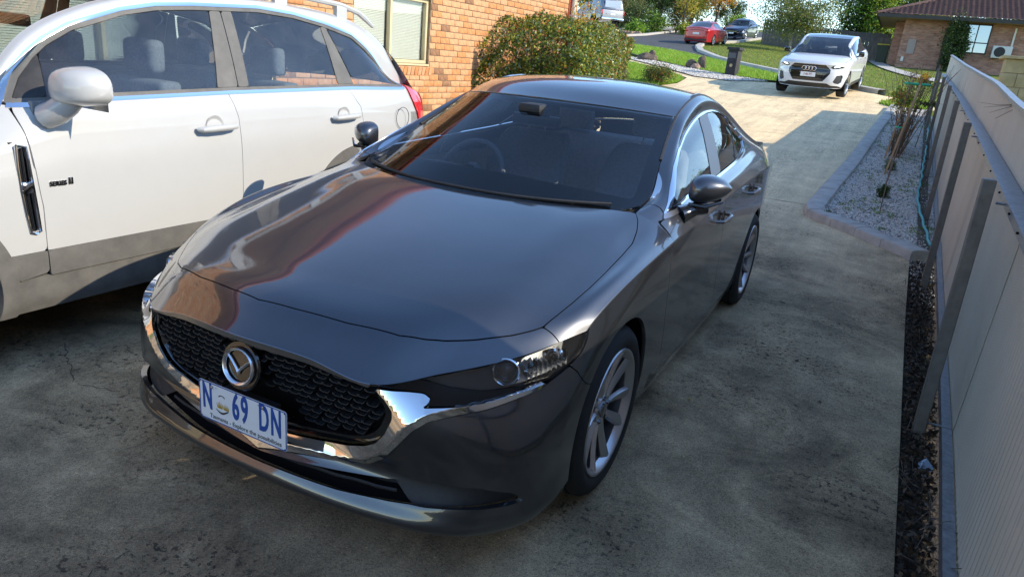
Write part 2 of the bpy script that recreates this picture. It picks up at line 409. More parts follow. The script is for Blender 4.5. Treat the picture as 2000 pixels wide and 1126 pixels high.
M['satin_chrome'] = principled('dark_chrome', (.30, .30, .32), .16, 1)
M['steel_trim'] = principled('brushed_trim', (.42, .42, .44), .28, 1)
M['rubber'] = noisy('tyre_rubber', [(.3, (.016, .016, .016)), (.8, (.03, .029, .028))], 14, .75, .2, .002)
M['alloy'] = principled('dark_silver_alloy', (.44, .44, .46), .28, .9, .5, .6, .1)
M['disc'] = principled('brake_disc_steel', (.30, .28, .26), .4, 1)
M['glass'] = glass_mat('windscreen_glass', (.90, .95, .96), .6, 0, .006)
M['glass_side'] = glass_mat('side_window_glass', (.66, .71, .71), .95, 0, .006)
M['glass_dark'] = glass_mat('tinted_window_glass', (.07, .08, .09), 1.2, 0, .05)
M['glass_suv'] = glass_mat('dusty_window_glass', (.60, .68, .72), 1.0, 0, .05)
M['glass_clear'] = glass_mat('lamp_lens', (.93, .95, .96), 1.0, 0, .01)
M['interior'] = noisy('black_interior_cloth', [(.3, (.19, .195, .21)), (.8, (.30, .305, .32))], 60, .85, .3, .002)
M['dash'] = noisy('black_dashboard_vinyl', [(.3, (.10, .105, .115)), (.8, (.15, .155, .17))], 80, .5, .2, .001)
M['grey_cloth'] = noisy('grey_seat_cloth', [(.3, (.20, .20, .20)), (.8, (.30, .30, .30))], 60, .9, .3, .002)
M['plate_white'] = principled('plate_white', (.78, .79, .80), .35)
M['plate_blue'] = principled('plate_blue', (.015, .07, .32), .4)
M['plate_gold'] = principled('plate_gold', (.52, .34, .03), .4)
M['ink'] = principled('black_ink', (.02, .02, .022), .5)
M['plate_pink'] = principled('plate_faded_red', (.38, .10, .08), .4)
M['red_lens'] = principled('red_lamp_lens', (.55, .008, .012), .12, 0, .5, 1, .03)
M['amber'] = principled('amber_lens', (.6, .2, .02), .2, 0, .5, 1)
M['pillar_satin'] = principled('satin_grey_pillar', (.10, .10, .105), .35, .6)
M['lamp_trim'] = principled('lamp_trim_black', (.006, .006, .007), .25, 0, .35)
M['lens_inner2'] = principled('lamp_reflector_satin', (.70, .71, .73), .30, .85)
M['lens_inner'] = principled('lamp_reflector', (.75, .76, .78), .12, 1)
M['lamp_dark'] = principled('lamp_bezel_black', (.010, .010, .012), .4, 0, .3, 0)
M['mirror'] = principled('mirror_glass', (.8, .8, .8), .02, 1)
M['galv'] = noisy('galvanised_steel', [(.3, (.20, .21, .23)), (.7, (.34, .35, .37))], 40, .42, .1, .001, metal=.7, detail=3)
M['post_brown'] = noisy('brown_painted_steel', [(.3, (.125, .112, .095)), (.8, (.20, .18, .155))], 20, .5, .1, .001)
# ------------------------------------------------------------------ wheels
def wheel(parent, x, y, z, side, rt=.325, rr=.238, w_=.215, spokes=10, mat_rim=None, style='blade', name='wheel', simple=False):
    """wheel > tyre, rim, hub_cap, brake_disc ; built at origin facing +x then placed"""
    root = empty(name, (x, y, z)); root.parent = parent
    if side < 0: root.rotation_euler = (0, 0, math.pi)
    hw = w_/2; n = 40 if simple else 72
    m = MB()
    prof = [(-hw+.03, rr-.012), (-hw+.004, rr+.02), (-hw, rr+.5*(rt-rr)), (-hw+.012, rt-.02), (-hw+.03, rt-.004)]
    if not simple:
        for gx in (-.052, -.017, .017, .052):
            prof += [(gx-.006, rt), (gx-.0045, rt-.008), (gx+.0045, rt-.008), (gx+.006, rt)]
    prof += [(hw-.03, rt-.004), (hw-.012, rt-.02), (hw, rr+.5*(rt-rr)), (hw-.003, rr+.025), (hw-.012, rr+.004), (hw-.03, rr-.012)]
    m.lathe(prof, n, 'x', close=True); m.build('tyre', M['rubber'], root, smooth=True, auto=50)
    m = MB(); xo = hw-.006
    m.lathe([(xo-.17, rr-.02), (xo-.03, rr-.022), (xo-.008, rr-.010), (xo-.001, rr-.004), (xo, rr+.003), (xo-.006, rr+.006), (xo-.02, rr)], n, 'x')
    rh = .052
    m.lathe([(xo-.075, rh+.012), (xo-.045, rh+.012), (xo-.036, rh+.004), (xo-.036, .0)], n, 'x')
    for k in range(spokes):
        a = 2*math.pi*k/spokes
        if style == 'blade': a += (.02 if k % 2 else -.02)
        ra, rb = rh-.005, rr-.010
        wa, wb = (.013, .026) if style == 'blade' else (.020, .034)
        sk_ = .03*(1 if k % 2 else -1) if style == 'blade' else 0
        sec = []
        for t in (0, .35, .7, 1):
            r_ = ra+(rb-ra)*t; ww = wa+(wb-wa)*t; aa = a+sk_*t
            xf = xo-.036+(.026)*t**1.5 if t < 1 else xo-.008
            ridge = -.35*ww if k % 2 else .35*ww
            sec.append([(xf-.014, -ww), (xf, ridge-.3*ww), (xf-.001, ridge+.3*ww), (xf-.014, ww), (xf-.034, ww*.7), (xf-.034, -ww*.7)])
            sec[-1] = [(px, math.cos(aa)*r_-math.sin(aa)*q, math.sin(aa)*r_+math.cos(aa)*q) for px, q in sec[-1]]
        V = [v for s_ in sec for v in s_]; F = []
        for i in range(3):
            for j in range(6): F.append((i*6+j, i*6+(j+1) % 6, (i+1)*6+(j+1) % 6, (i+1)*6+j))
        F += [tuple(range(5, -1, -1)), tuple(range(18, 24))]
        m.add(V, F)
    m.build('rim', mat_rim or M['alloy'], root, smooth=True, auto=28)
    m = MB(); m.lathe([(xo-.04, .030), (xo-.030, .029), (xo-.0275, .024), (xo-.0275, 0)], 24, 'x')
    if not simple:
        for k in range(5):
            a = 2*math.pi*(k+.25)/5
            m.tube([(xo-.045, .046*math.cos(a), .046*math.sin(a)), (xo-.028, .046*math.cos(a), .046*math.sin(a))], .008, 6)
    m.build('hub_cap', M['satin_chrome'], root, smooth=True)
    m = MB(); m.lathe([(xo-.13, .03), (xo-.13, .145), (xo-.15, .145), (xo-.15, .03)], 32, 'x'); m.build('brake_disc', M['disc'], root, smooth=True)
    return root
def text_mesh(name, s, size, mat, parent, loc, rot, sx=1, depth=.0008, align='CENTER', bold=0, spacing=1):
    cu = bpy.data.curves.new(name, 'FONT'); cu.body = s; cu.size = size; cu.align_x = align; cu.align_y = 'CENTER'; cu.extrude = depth; cu.offset = bold
    cu.space_character = spacing; cu.resolution_u = 4
    o = bpy.data.objects.new('tmp', cu); COL.objects.link(o); bpy.context.view_layer.update()
    me = bpy.data.meshes.new_from_object(o.evaluated_get(bpy.context.evaluated_depsgraph_get())); bpy.data.objects.remove(o)
    me.materials.clear(); me.materials.append(mat); me.name = name
    q = link(name, me, parent); q.location = loc; q.rotation_euler = rot; q.scale = (sx, 1, 1)
    return q
# ------------------------------------------------------------------ the grey sedan
CS = car_surfaces(14)
(TG, TN), (FG, FN), (GG, GN) = CS['T'], CS['F'], CS['G']
GNW = GN*np.array([1, 1, .74]); GNW /= np.linalg.norm(GNW, axis=-1, keepdims=True)   # glass normals tilted so the side windows reflect fence rather than sky
_fr = FG[:, 4*14, :2]; FS = np.r_[0, np.cumsum(np.linalg.norm(np.diff(_fr, axis=0), axis=1))]; FS -= FS[CS['mid']]
Fsz = np.stack([np.repeat(FS[:, None], FG.shape[1], 1), FG[..., 2]], -1)
shp = FG.shape[:2]
def phiF(poly, both=False, gap=.0018):
    P = Fsz.reshape(-1, 2).copy()
    if both: P[:, 0] = np.abs(P[:, 0])
    return sdist(P, poly).reshape(shp)+gap
def phiT(poly, both=True, gap=.0018):
    P = TG.reshape(-1, 3)[:, :2].copy()
    if both: P[:, 0] = np.abs(P[:, 0])
    return sdist(P, poly).reshape(TG.shape[:2])+gap
def phiG(poly, gap=.0018): return sdist(GG.reshape(-1, 3)[:, 1:], poly).reshape(GG.shape[:2])+gap
def AND(*a): return np.maximum.reduce(a)
def NOT(a, gap=.0036): return -a+gap
def circ(G, yc, zc, r): return np.hypot(G[..., 1]-yc, G[..., 2]-zc)-r     # <0 inside
frontF = FG[..., 1] < 2.2
HOOD_F = [(0,.100),(.132,.114),(.307,.144),(.457,.188),(.52,.225),(.565,.263),(.629,.329),(.702,.414),(.742,.470),(.761,.501),(.775,.57),(.788,.662),(.797,.78),(.800,.889),(.799,1.066),(.794,1.186),(.775,1.285),(.753,1.350),(.727,1.394)]
HOOD_R = [(.727,1.394),(.648,1.357),(.544,1.284),(.345,1.211),(.168,1.192),(0,1.188)]
HOOD = HOOD_F+HOOD_R[1:]+[(-.1,1.188),(-.1,.100)]
NOSE = [(-.1,.10)]+HOOD_F[:10]+[(.79,.508),(.818,.511),(.88,.46),(.7,.1),(.4,-.2),(-.1,-.2)]
FEN_T = [(.761,.501),(.79,.508),(.818,.511),(.83,.50),(.92,.50),(.95,1.6),(.5,1.6),(.727,1.394)]+HOOD_F[:9:-1]
OUTER = [(0,.266),(.067,.279),(.183,.296),(.295,.310),(.365,.326),(.415,.345),(.471,.388),(.523,.453),(.565,.509),(.607,.542),(.675,.562),(.748,.574),(.840,.593),(.926,.606),(.965,.622),(1.03,.647),(1.075,.677),(1.113,.706),(1.118,.722)]
HOLE = [(-.1,.266)]+OUTER+[(1.110,.745),(1.09,.9),(-.1,.9)]
WINGT = [(.457,.632),(.509,.626),(.546,.624),(.589,.619),(.608,.605),(.603,.590),(.590,.581),(.672,.585),(.743,.594),(.836,.609),(.922,.619)]
INNER = [(.457,.632),(.488,.591),(.505,.560),(.504,.534),(.481,.482),(.447,.438),(.405,.413),(.333,.387),(.221,.366),(.115,.348),(0,.334)]
CHROME = [(-.1,.266)]+OUTER[:14]+WINGT[::-1]+INNER[1:]+[(-.1,.334)]
SLOT = [(-.1,.262),(0,.262),(.116,.270),(.304,.287),(.399,.297),(.472,.306),(.528,.318),(.653,.341),(.764,.339),(.861,.313),(.899,.290),(.911,.272),(.866,.269),(.721,.272),(.621,.262),(.574,.261),(.495,.252),(.328,.240),(.134,.236),(0,.234),(-.1,.234)]
FINP = [(.476,.307),(.528,.319),(.653,.342),(.764,.340),(.861,.314),(.899,.291),(.911,.271),(.866,.268),(.721,.271),(.621,.261),(.571,.260)]
LENS = [(.560,.657),(.611,.645),(.647,.633),(.724,.622),(.831,.624),(.951,.631),(1.021,.654),(1.066,.684),(1.098,.708),(1.106,.722),(1.098,.735),(1.05,.7335),(1.0,.728),(.91,.716),(.82,.698),(.72,.681),(.61,.662)]
GRILLE = [(-.1,.328)]+[(0,.328)]+INNER[:0:-1][1:]+[(.457,.632),(.457,.9),(-.1,.9)]
DF = [(2.030,.90),(2.022,.872),(2.005,.777),(2.024,.69),(2.046,.611),(2.101,.477),(2.147,.338),(2.165,.235)]   # (s,z) front door leading edge
DB = [(2.965,1.2),(2.968,.95),(2.983,.81),(3.058,.628),(3.139,.446),(3.205,.302),(3.215,.235)]
DR = [(3.955,1.2),(3.965,.98),(3.975,.90),(3.955,.80),(3.90,.70),(3.83,.60),(3.77,.50),(3.72,.38),(3.69,.30),(3.685,.235)]
GD = 0.587
AF = AND(-circ(FG, .925, .335, .352)+0, np.zeros(shp)-1); AR = -circ(FG, 3.65, .335, .352)
arch = np.maximum(-circ(FG, .925, .335, .352), 0*FG[..., 0]-9); side_only = FG[..., 1] > .45
ARF = np.where(side_only, -circ(FG, .925, .335, .352), -9.); ARR = np.where(side_only, -circ(FG, 3.65, .335, .352), -9.)
BELT_L = [(1.40,.928),(1.475,.946),(1.767,.977),(2.418,1.016),(2.87,1.036),(3.335,1.082)]
DLO = [(1.505,.966),(1.791,.995),(2.409,1.023),(2.87,1.048),(3.20,1.075),(3.36,1.095),(3.43,1.125),(3.465,1.165),(3.46,1.215),(3.36,1.262),(3.254,1.294),(3.10,1.320),(2.972,1.329),(2.793,1.325),(2.60,1.308),(2.42,1.280),(2.20,1.234),(1.999,1.178),(1.84,1.118),(1.696,1.054),(1.58,1.002)]
def halfplane(G, p, q, gap=0):   # >0 on the rear side (larger y) of line p->q in (y,z)
    p = np.array(p); q = np.array(q); e = q-p; n = np.array([e[1], -e[0]]); n = n/np.linalg.norm(n)
    if n[0] < 0: n = -n
    return (G[..., 1]-p[0])*n[0]+(G[..., 2]-p[1])*n[1]-gap
# windscreen / roof / tail sheets
def arc_row(yc, zc, ys, zs, xs, n=5, p=2.3):
    return [(xs*t, yc+(ys-yc)*t**p, zc+(zs-zc)*t**p) for t in np.linspace(0, 1, n)]
W_C = [arc_row(1.13,.952,1.44,.962,.742), arc_row(1.34,1.060,1.59,1.010,.722), arc_row(1.56,1.165,1.86,1.133,.668), arc_row(1.76,1.258,2.10,1.244,.622), arc_row(1.93,1.335,2.225,1.306,.600)]
R_C = [arc_row(1.945,1.341,2.235,1.310,.598), arc_row(2.16,1.403,2.38,1.356,.590), arc_row(2.45,1.437,2.62,1.398,.577), arc_row(2.90,1.446,3.0,1.392,.574), arc_row(3.25,1.410,3.36,1.325,.590)]
B_C = [arc_row(3.27,1.405,3.38,1.318,.590), arc_row(3.52,1.345,3.6,1.245,.610), arc_row(3.85,1.238,3.9,1.142,.645), arc_row(4.14,1.135,4.14,1.08,.675)]
K_C = [arc_row(4.16,1.128,4.15,1.078,.675), arc_row(4.35,1.122,4.36,1.058,.695), arc_row(4.56,1.112,4.56,1.02,.685), arc_row(4.655,1.098,4.61,1.00,.675), arc_row(4.69,.93,4.62,.90,.70)]
def sheet(Cn, r=12):
    G = surf(mirror_cols(np.array(Cn)), r, 8); N = gnorm(G)
    if N[len(N)//2, N.shape[1]//2, 2] < 0: N = -N
    return G, N
def xy(G): return np.stack([np.abs(G[..., 0]), G[..., 1]], -1)
def build_sedan():
    car = empty('sedan', (0, 2.0, 0), 0, 'dark grey metallic four door sedan with chrome framed black grille, parked nearest on the driveway', 'car')
    P = empty('tmp_origin'); bpy.data.objects.remove(P)
    car.location = (0, 0, 0)
    g = M['grey_paint']
    # ---- bonnet, bumper, wings
    panel('bonnet', [(TG, TN, phiT(HOOD))], g, car, .02)
    holeN = NOT(phiF(HOLE, True, 0), .001); slotN = NOT(phiF(SLOT, True, 0), 0)
    bumpF = phiF([(-.1,.1),(-.1,.9),(1.022,.9),(1.022,.648),(1.203,.558),(1.291,.531),(1.30,.50),(1.30,.1)], True)
    lipcut = -(FG[..., 2]-.175)
    panel('front_bumper', [(TG, TN, phiT(NOSE)), (FG, FN, AND(bumpF, holeN, slotN, np.where(side_only, ARF, -9), lipcut))], g, car, .02)
    for s in (1, -1):
        halfF = -Fsz[..., 0] if s else 0
        fenF = phiF([(1.022,.9),(1.022,.648),(1.203,.558),(1.291,.531),(1.30,.50),(1.30,.16)]+[(2.20,.16)]+DF[::-1][1:]+[(2.035,1.2)])
        fg = [(1.30,.80),(1.447,.872),(1.437,.90),(1.432,.93),(1.440,.943),(1.475,.946),(1.505,.966),(1.515,.985),(1.50,1.03),(1.3,1.05)]
        panel('front_wing', [(TG, TN, AND(phiT(FEN_T, False), 0*TG[..., 0]-9)), (FG, FN, AND(fenF, holeN, ARF, -(FG[..., 2]-.20))), (GG, GN, phiG(fg))], g, car, .016, s)
        # doors
        for nm, a, b in (('front_door', DF, DB), ('rear_door', DB, DR)):
            poly = [(a[0][0], 1.3)]+a+b[::-1]+[(b[0][0], 1.3)]
            pg = [(p[0]-GD, p[1]) for p in poly]
            blow = sdist(GG.reshape(-1, 3)[:, 1:], BELT_L+[(3.6,1.085),(3.6,.5),(1.2,.5),(1.2,.92)]).reshape(GG.shape[:2])
            door = panel(nm, [(FG, FN, AND(phiF(poly), ARR, -(FG[..., 2]-.245))), (GG, GN, AND(phiG(pg), blow))], g, car, .018, s)
            hy, hz, hx = ((2.315,.842,.905) if nm == 'front_door' else (3.165,.878,.897))
            m = MB(); pts = [(s*(hx-.012), hy-.095, hz-.012), (s*(hx+.022), hy-.08, hz-.009), (s*(hx+.036), hy-.03, hz), (s*(hx+.036), hy+.04, hz+.003), (s*(hx+.022), hy+.085, hz+.002), (s*(hx-.012), hy+.10, hz)]
            m.tube(pts, [.008,.010,.012,.012,.010,.008], 8)
            m.build('door_handle', M['grey_paint'], door, smooth=True)
            m = MB(); m.lathe([(-.001, .0), (-.001, .034), (.002, .036)], 20, 'x', (s*hx, hy, hz)); m.build('handle_recess', M['lamp_dark'], door, smooth=True)
        # rear quarter + roof rail
        rq = [(DR[0][0], 1.3)]+DR+[(3.69,.16),(5.6,.16),(5.6,1.3)]
        qG = AND(phiG([(1.40,.99),(1.44,.962)]+[(1.505,.966),(1.475,.946)][:1]+[(3.36,1.082),(3.372,1.05),(3.39,.90),(3.30,.80),(4.40,.80),(4.62,.80),(4.7,1.6),(1.3,1.6)], 0), NOT(phiG(DLO, 0), -.001), NOT(phiG(fg, 0)))
        hgt = (-Fsz[..., 0])
        rb = AND(phiF(rq), ARR, -(FG[..., 2]-.20), halfplane(FG, (4.30, 0), (4.30, 1), 0)*1.0)
        panel('rear_quarter', [(FG, FN, rb), (GG, GN, qG)], g, car, .012, s)
        # sill
        panel('side_skirt', [(FG, FN, AND(phiF([(2.0,.165),(2.0,.30),(2.15,.238),(3.2,.238),(3.69,.238),(3.72,.165)]), ARF, ARR))], g, car, 0, s, 0)
        # glass house
        D0 = phiG(DLO, 0)
        B1, B2, Q = ((2.29,1.035),(2.645,1.317)), ((2.513,1.042),(2.857,1.325)), ((2.967,1.072),(3.327,1.278))
        fd = halfplane(GG, *B1); rd = halfplane(GG, *B2); qd = halfplane(GG, *Q)
        panel('window_trim', [(GG, GN, AND(D0-.0015, -(D0+.0115)))], M['chrome'], car, .012, s, .004)
        blt = phiG(BELT_L[1:]+[(3.36,1.095)]+DLO[:5][::-1]+[(1.485,.956)], .0005)
        panel('belt_trim', [(GG, GN, blt)], M['steel_trim'], car, .01, s, .005)
        panel('front_window', [(GG, GNW, AND(D0+.015, fd+.004, halfplane(GG, (1.60,.9), (1.64,1.1))*-1))], M['glass_side'], car, 0, s, -.004)
        panel('mirror_quarter_trim', [(GG, GN, AND(D0+.015, halfplane(GG, (1.60,.9), (1.64,1.1))))], M['black_gloss'], car, .006, s, -.002)
        panel('door_pillar', [(GG, GN, AND(D0+.014, -fd+.002, rd+.002))], M['pillar_satin'], car, .008, s, -.0015)
        panel('rear_window', [(GG, GNW, AND(D0+.015, -rd+.004, qd+.004))], M['glass_side'], car, 0, s, -.004)
        panel('window_divider', [(GG, GN, AND(D0+.014, -qd, halfplane(GG, (2.995,1.072), (3.357,1.278))))], M['black_gloss'], car, .008, s, -.0015)
        panel('quarter_window', [(GG, GNW, AND(D0+.015, -halfplane(GG, (2.995,1.072), (3.357,1.278))+.003))], M['glass_side'], car, 0, s, -.004)
        # inner dark shells
        shellF = AND(phiF([(1.0,.9),(1.0,.64),(1.30,.4),(1.30,.2),(5.6,.2),(5.6,.95),(4.5,.95),(2,.9)]), ARF+.01, ARR+.01)
        panel('wheel_arch_liner', [(FG, FN, AND(shellF, -(FG[..., 0])-0))], M['liner'], car, 0, s, -.024)
        for yc in (.925, 3.65):
            V = []; n = 20
            for i in range(n+1):
                a = R(-25+230*i/n)
                for xx in (.868, .80, .52): V.append((s*xx, yc+.362*math.cos(a), .335+.362*math.sin(a)))
            F = [(i*3+j, i*3+j+1, i*3+j+4, i*3+j+3) for i in range(n) for j in (0, 1)]
            mb = MB().add(V, F); mb.prism([(yc-.362, .25), (yc+.362, .25), (yc+.362, .5), (yc+.2, .68), (yc-.2, .68), (yc-.362, .5)], s*.515, s*.52, 0, Matrix(((0,0,1,0),(1,0,0,0),(0,1,0,0),(0,0,0,1))))
            mb.build('wheel_well', M['liner'], car, smooth=True)
        wheel(car, s*.787, .925, .325, s); wheel(car, s*.787, 3.65, .325, s)
        # headlight
        hl = panel('headlight', [(FG, FN, AND(phiF(LENS), holeN*-1-.002))], M['lamp_dark'], car, .004, s, -.045)
        panel('reflector_bowl', [(FG, FN, AND(phiF(LENS, False, .007), .835-Fsz[..., 0], Fsz[..., 0]-1.045+.5*(.70-FG[..., 2])))], M['lens_inner2'], hl, .012, s, -.030)
        panel('headlight_lens', [(FG, FN, AND(phiF(LENS), holeN*-1-.002))], M['glass_clear'], hl, 0, s, -.001)
        panel('headlight_surround', [(FG, FN, AND(phiF([(.455,.9),(.455,.634)]+WINGT[1:]+OUTER[14:]+[(1.110,.745),(1.09,.9)], False, .001), -phiF(LENS, False, 0)))], M['lamp_trim'], car, .03, s, -.006)
        C0 = Vector((s*.725, .350, .655)); ax = Vector((s*.35, -.93, .10)).normalized()
        q = ax.to_track_quat('X', 'Z').to_matrix().to_4x4(); q.translation = C0-ax*.004
        m = MB(); m.lathe([(-.03,.040),(.006,.043),(.010,.040),(.004,.033),(-.014,.029)], 32, 'x'); m.V = [tuple(q@Vector(v)) for v in m.V]; m.build('projector_ring', M['chrome'], hl, smooth=True)
        m = MB(); m.lathe([(-.016,.029),(-.006,.026),(.004,.018),(.008,.008),(.009,0)], 28, 'x'); m.V = [tuple(q@Vector(v)) for v in m.V]; m.build('projector_lens', M['glass_clear'], hl, smooth=True)
        m = MB(); m.lathe([(-.02,.029),(-.03,0)], 24, 'x'); m.V = [tuple(q@Vector(v)) for v in m.V]; m.build('projector_bowl', M['lamp_dark'], hl, smooth=True)
        # ribbed reflector outboard of the projector
        m = MB(); a0 = np.array([.757,.392,.652]); a1 = np.array([.832,.540,.682]); up = np.array([0,0,.050])
        for k in range(9):
            t0, t1 = k/9, (k+.82)/9
            p = a0+(a1-a0)*t0; q_ = a0+(a1-a0)*t1; hgt_ = .8+.35*math.sin(k*1.1)
            d = np.array([-.012, .006, 0])
            m.add([(s*v[0], v[1], v[2]) for v in (p-up*.45, q_-up*.45+d, q_+up*hgt_*.5+d, p+up*hgt_*.5, p-up*.45-d*2, p+up*hgt_*.5-d*2)], [(0,1,2,3),(0,3,5,4)])
        m.build('reflector', M['lens_inner'], hl)
        m = MB(); m.lathe([(-.01,.022),(.0,.024),(.004,.018),(.002,.0)], 20, 'x'); q2 = q.copy(); q2.translation = Vector((s*.806, .490, .682)); m.V = [tuple(q2@Vector(v)) for v in m.V]; m.build('turn_lamp', M['chrome'], hl, smooth=True)
        # mirror
        rows = []
        for i, t in enumerate(np.linspace(0, 1, 9)):
            xx = .852+.168*t
            r1 = (math.sin(math.pi*min(t*.92+.10, 1)))**.45
            zc = 1.050+.018*t; hz_ = .076*r1*(1-.38*t); dy = .060*r1*(1-.30*t)
            yb = 1.745+.035*t; ring = []
            for k in range(20):
                a = 2*math.pi*k/20; c_, s_ = math.cos(a), math.sin(a)
                py = (-abs(c_)**.75*dy*2.1 if c_ < 0 else c_*.010)
                ring.append((s*xx, yb+py, zc+(abs(s_)**.8)*math.copysign(1, s_)*hz_*(1.0 if s_ > 0 else .95)))
            rows.append(ring)
        V = [v for r_ in rows for v in r_]; F = [(i*20+k, i*20+(k+1) % 20, (i+1)*20+(k+1) % 20, (i+1)*20+k) for i in range(8) for k in range(20)]
        F += [tuple(range(19, -1, -1)), tuple(range(160, 180))]
        mr = MB().add(V, F).build('door_mirror', g, car, smooth=True, auto=60, sub=1)
        m = MB(); m.tube([(s*.845,1.63,.945),(s*.865,1.655,.955),(s*.895,1.69,.975),(s*.93,1.715,.99)], [.045,.036,.030,.036], 10); o = m.build('mirror_arm', M['black_gloss'], mr, smooth=True); 
        m = MB(); m.box((s*.87-.005, 1.7565, 1.005), (s*.98+.005, 1.7585, 1.10)); m.build('mirror_glass', M['mirror'], mr)
        m = MB(); m.tube([(s*.87,1.66,.995),(s*.94,1.655,.995),(s*1.0,1.71,1.02)], [.008,.009,.006], 8); m.build('mirror_base_trim', M['black_gloss'], mr, smooth=True)
        # tail lamp
        panel('tail_light', [(FG, FN, AND(phiF([(4.98,.82),(5.05,.79),(5.5,.78),(5.5,.90),(5.1,.90)]), 0*FG[..., 0]-9))], M['red_lens'], car, .01, s, .004)
        panel('fog_recess', [(FG, FN, phiF(FINP, False, .0))], M['black_plastic'], car, .0, s, -.030)
        m = MB(); fin = [(.476,.307),(.571,.260),(.64,.268),(.60,.300),(.545,.322)]
        # roof channel
        ch = [Vector(GG[i, -1]) for i in range(2*14, 8*14, 5)]
        m = MB(); m.tube([(s*(p.x-.004), p.y, p.z-.003) for p in ch], .010, 6); m.build('roof_channel', M['black_plastic'], car, smooth=True)
        m = MB(); m.tube([(s*(p.x-.014), p.y, p.z+.004) for p in ch[3:]], .0045, 6); m.build('roof_channel_trim', M['steel_trim'], car, smooth=True)
    panel('rear_bumper', [(FG, FN, AND(phiF([(4.30+GD,.16),(4.30+GD,1.3),(7,1.3),(7,.16)], True), -(FG[..., 2]-.22)))], g, car, .01)
    # roof, windscreen, tail
    G, N = sheet(R_C); panel('roof', [(G, N, sdist(xy(G).reshape(-1, 2), [(-.1,1.7),(.9,1.7),(.9,3.6),(-.1,3.6)]).reshape(G.shape[:2]))], g, car, .012)
    G, N = sheet(W_C)
    WO = G.reshape(-1, 3); Wp = np.stack([np.abs(WO[:, 0]), WO[:, 2]], 1)
    sx = np.interp(WO[:, 2], [.95,.985,1.012,1.133,1.245,1.31,1.34], [.60,.715,.722,.668,.622,.60,.598])
    side_d = (np.abs(WO[:, 0])-sx).reshape(G.shape[:2])
    panel('windscreen', [(G, N, side_d+.002)], M['glass'], car, .006)
    vv = np.linspace(0, 1, G.shape[0])[:, None]+0*G[..., 0]
    xf = np.abs(G[..., 0])/.6
    frit = np.minimum.reduce([-(side_d+.062-.03*vv), (.90-vv)*-1*.42+0*xf, ])
    innerm = AND(side_d+.060-.022*vv, -(vv-.235+.03*xf**2)*.6, (vv-.93)*.5, 0*vv-9)
    panel('windscreen_border', [(G, N, AND(-innerm, side_d+.003))], M['black_gloss'], car, 0, 1, -.004)
    G, N = sheet(B_C); panel('rear_screen', [(G, N, G[..., 0]*0-1)], M['glass_side'], car, .006)
    G, N = sheet(K_C); panel('boot_lid', [(G, N, G[..., 0]*0-1)], g, car, .01)
    # ---- grille
    gr = empty('grille'); gr.parent = car
    phG = AND(phiF(GRILLE, True, 0), holeN*-1)
    panel('grille_backing', [(FG, FN, phG)], M['liner'], gr, 0, 1, -.048)
    panel('grille_plinth', [(FG, FN, AND(phG, -phiF([(-.1,.362)]+[(0,.362),(.115,.380),(.221,.392),(.333,.412),(.405,.438),(.436,.458),(.462,.49),(.482,.533),(.482,.559),(.465,.59),(.445,.9),(-.1,.9)], True, 0)))], M['black_gloss'], gr, .03, 1, -.012)
    # chrome surround: two facets, a lower one turned down and a wide one turned up towards the grille
    As = np.stack([np.abs(Fsz[..., 0]), Fsz[..., 1]], -1)
    O = np.array(OUTER[:17]); best = np.full(shp, 9.); gx_ = np.zeros(shp); gz_ = np.zeros(shp)
    for a_, b_ in zip(O[:-1], O[1:]):
        e_ = b_-a_; t_ = np.clip(((As-a_)@e_)/(e_@e_), 0, 1); q_ = As-(a_+t_[..., None]*e_); d_ = np.hypot(q_[..., 0], q_[..., 1]); k_ = d_ < best
        best = np.where(k_, d_, best); n2 = np.array([-e_[1], e_[0]])/np.linalg.norm(e_); gx_ = np.where(k_, n2[0], gx_); gz_ = np.where(k_, n2[1], gz_)
    ts = np.stack([-FN[..., 1], FN[..., 0], 0*best], -1); ts /= np.linalg.norm(ts, axis=-1, keepdims=True)
    up_ = ts*(gx_*np.sign(Fsz[..., 0]))[..., None]+np.array([0, 0, 1.])*gz_[..., None]
    tilt = np.clip((best-.021)/.004, 0, 1)*.95-.35
    CN = FN+up_*tilt[..., None]; CN /= np.linalg.norm(CN, axis=-1, keepdims=True)
    CG = FG+FN*(.004+.012*np.clip(1-np.abs(best-.023)/.035, 0, 1))[..., None]
    crm = panel('grille_surround', [(CG, CN, phiF(CHROME, True, .002))], M['chrome'], car, .030, 1, 0)
    panel('grille_upper_trim', [(FG, FN, AND(phiF([(-.1,.9),(.452,.9),(.452,.628),(.40,.640),(.37,.6425),(.25,.656),(0,.670),(-.1,.670)], True, 0)))], M['steel_trim'], gr, .02, 1, .002)
    # fins
    import itertools
    fm = bpy.data.meshes.new('grille_fin'); mb = MB()
    pf = [(-.0195,.0045),(-.0165,-.0015),(-.010,-.0045),(.012,-.0045),(.0195,.0045),(.0165,.0045),(.010,-.0015),(-.008,-.0015),(-.0145,.0045)]
    n_ = len(pf); V = [(x, -.016, z) for x, z in pf]+[(x, .022, z+.003) for x, z in pf]
    mb.add(V, [tuple(range(n_)), tuple(range(2*n_-1, n_-1, -1))]+[(i, i+n_, (i+1) % n_+n_, (i+1) % n_) for i in range(n_)])
    proto = mb.build('grille_fin', M['black_plastic'], gr, bevel=0); me_f = proto.data; bpy.data.objects.remove(proto)
    inn = [(-.1,.366)]+[(0,.366),(.115,.384),(.221,.396),(.333,.416),(.405,.442),(.436,.462),(.460,.49),(.478,.533),(.478,.559),(.460,.59),(.438,.625),(.40,.636),(.37,.640),(.25,.652),(0,.666),(-.1,.666)]
    cnt = 0; dz = .0232; dx = .0400
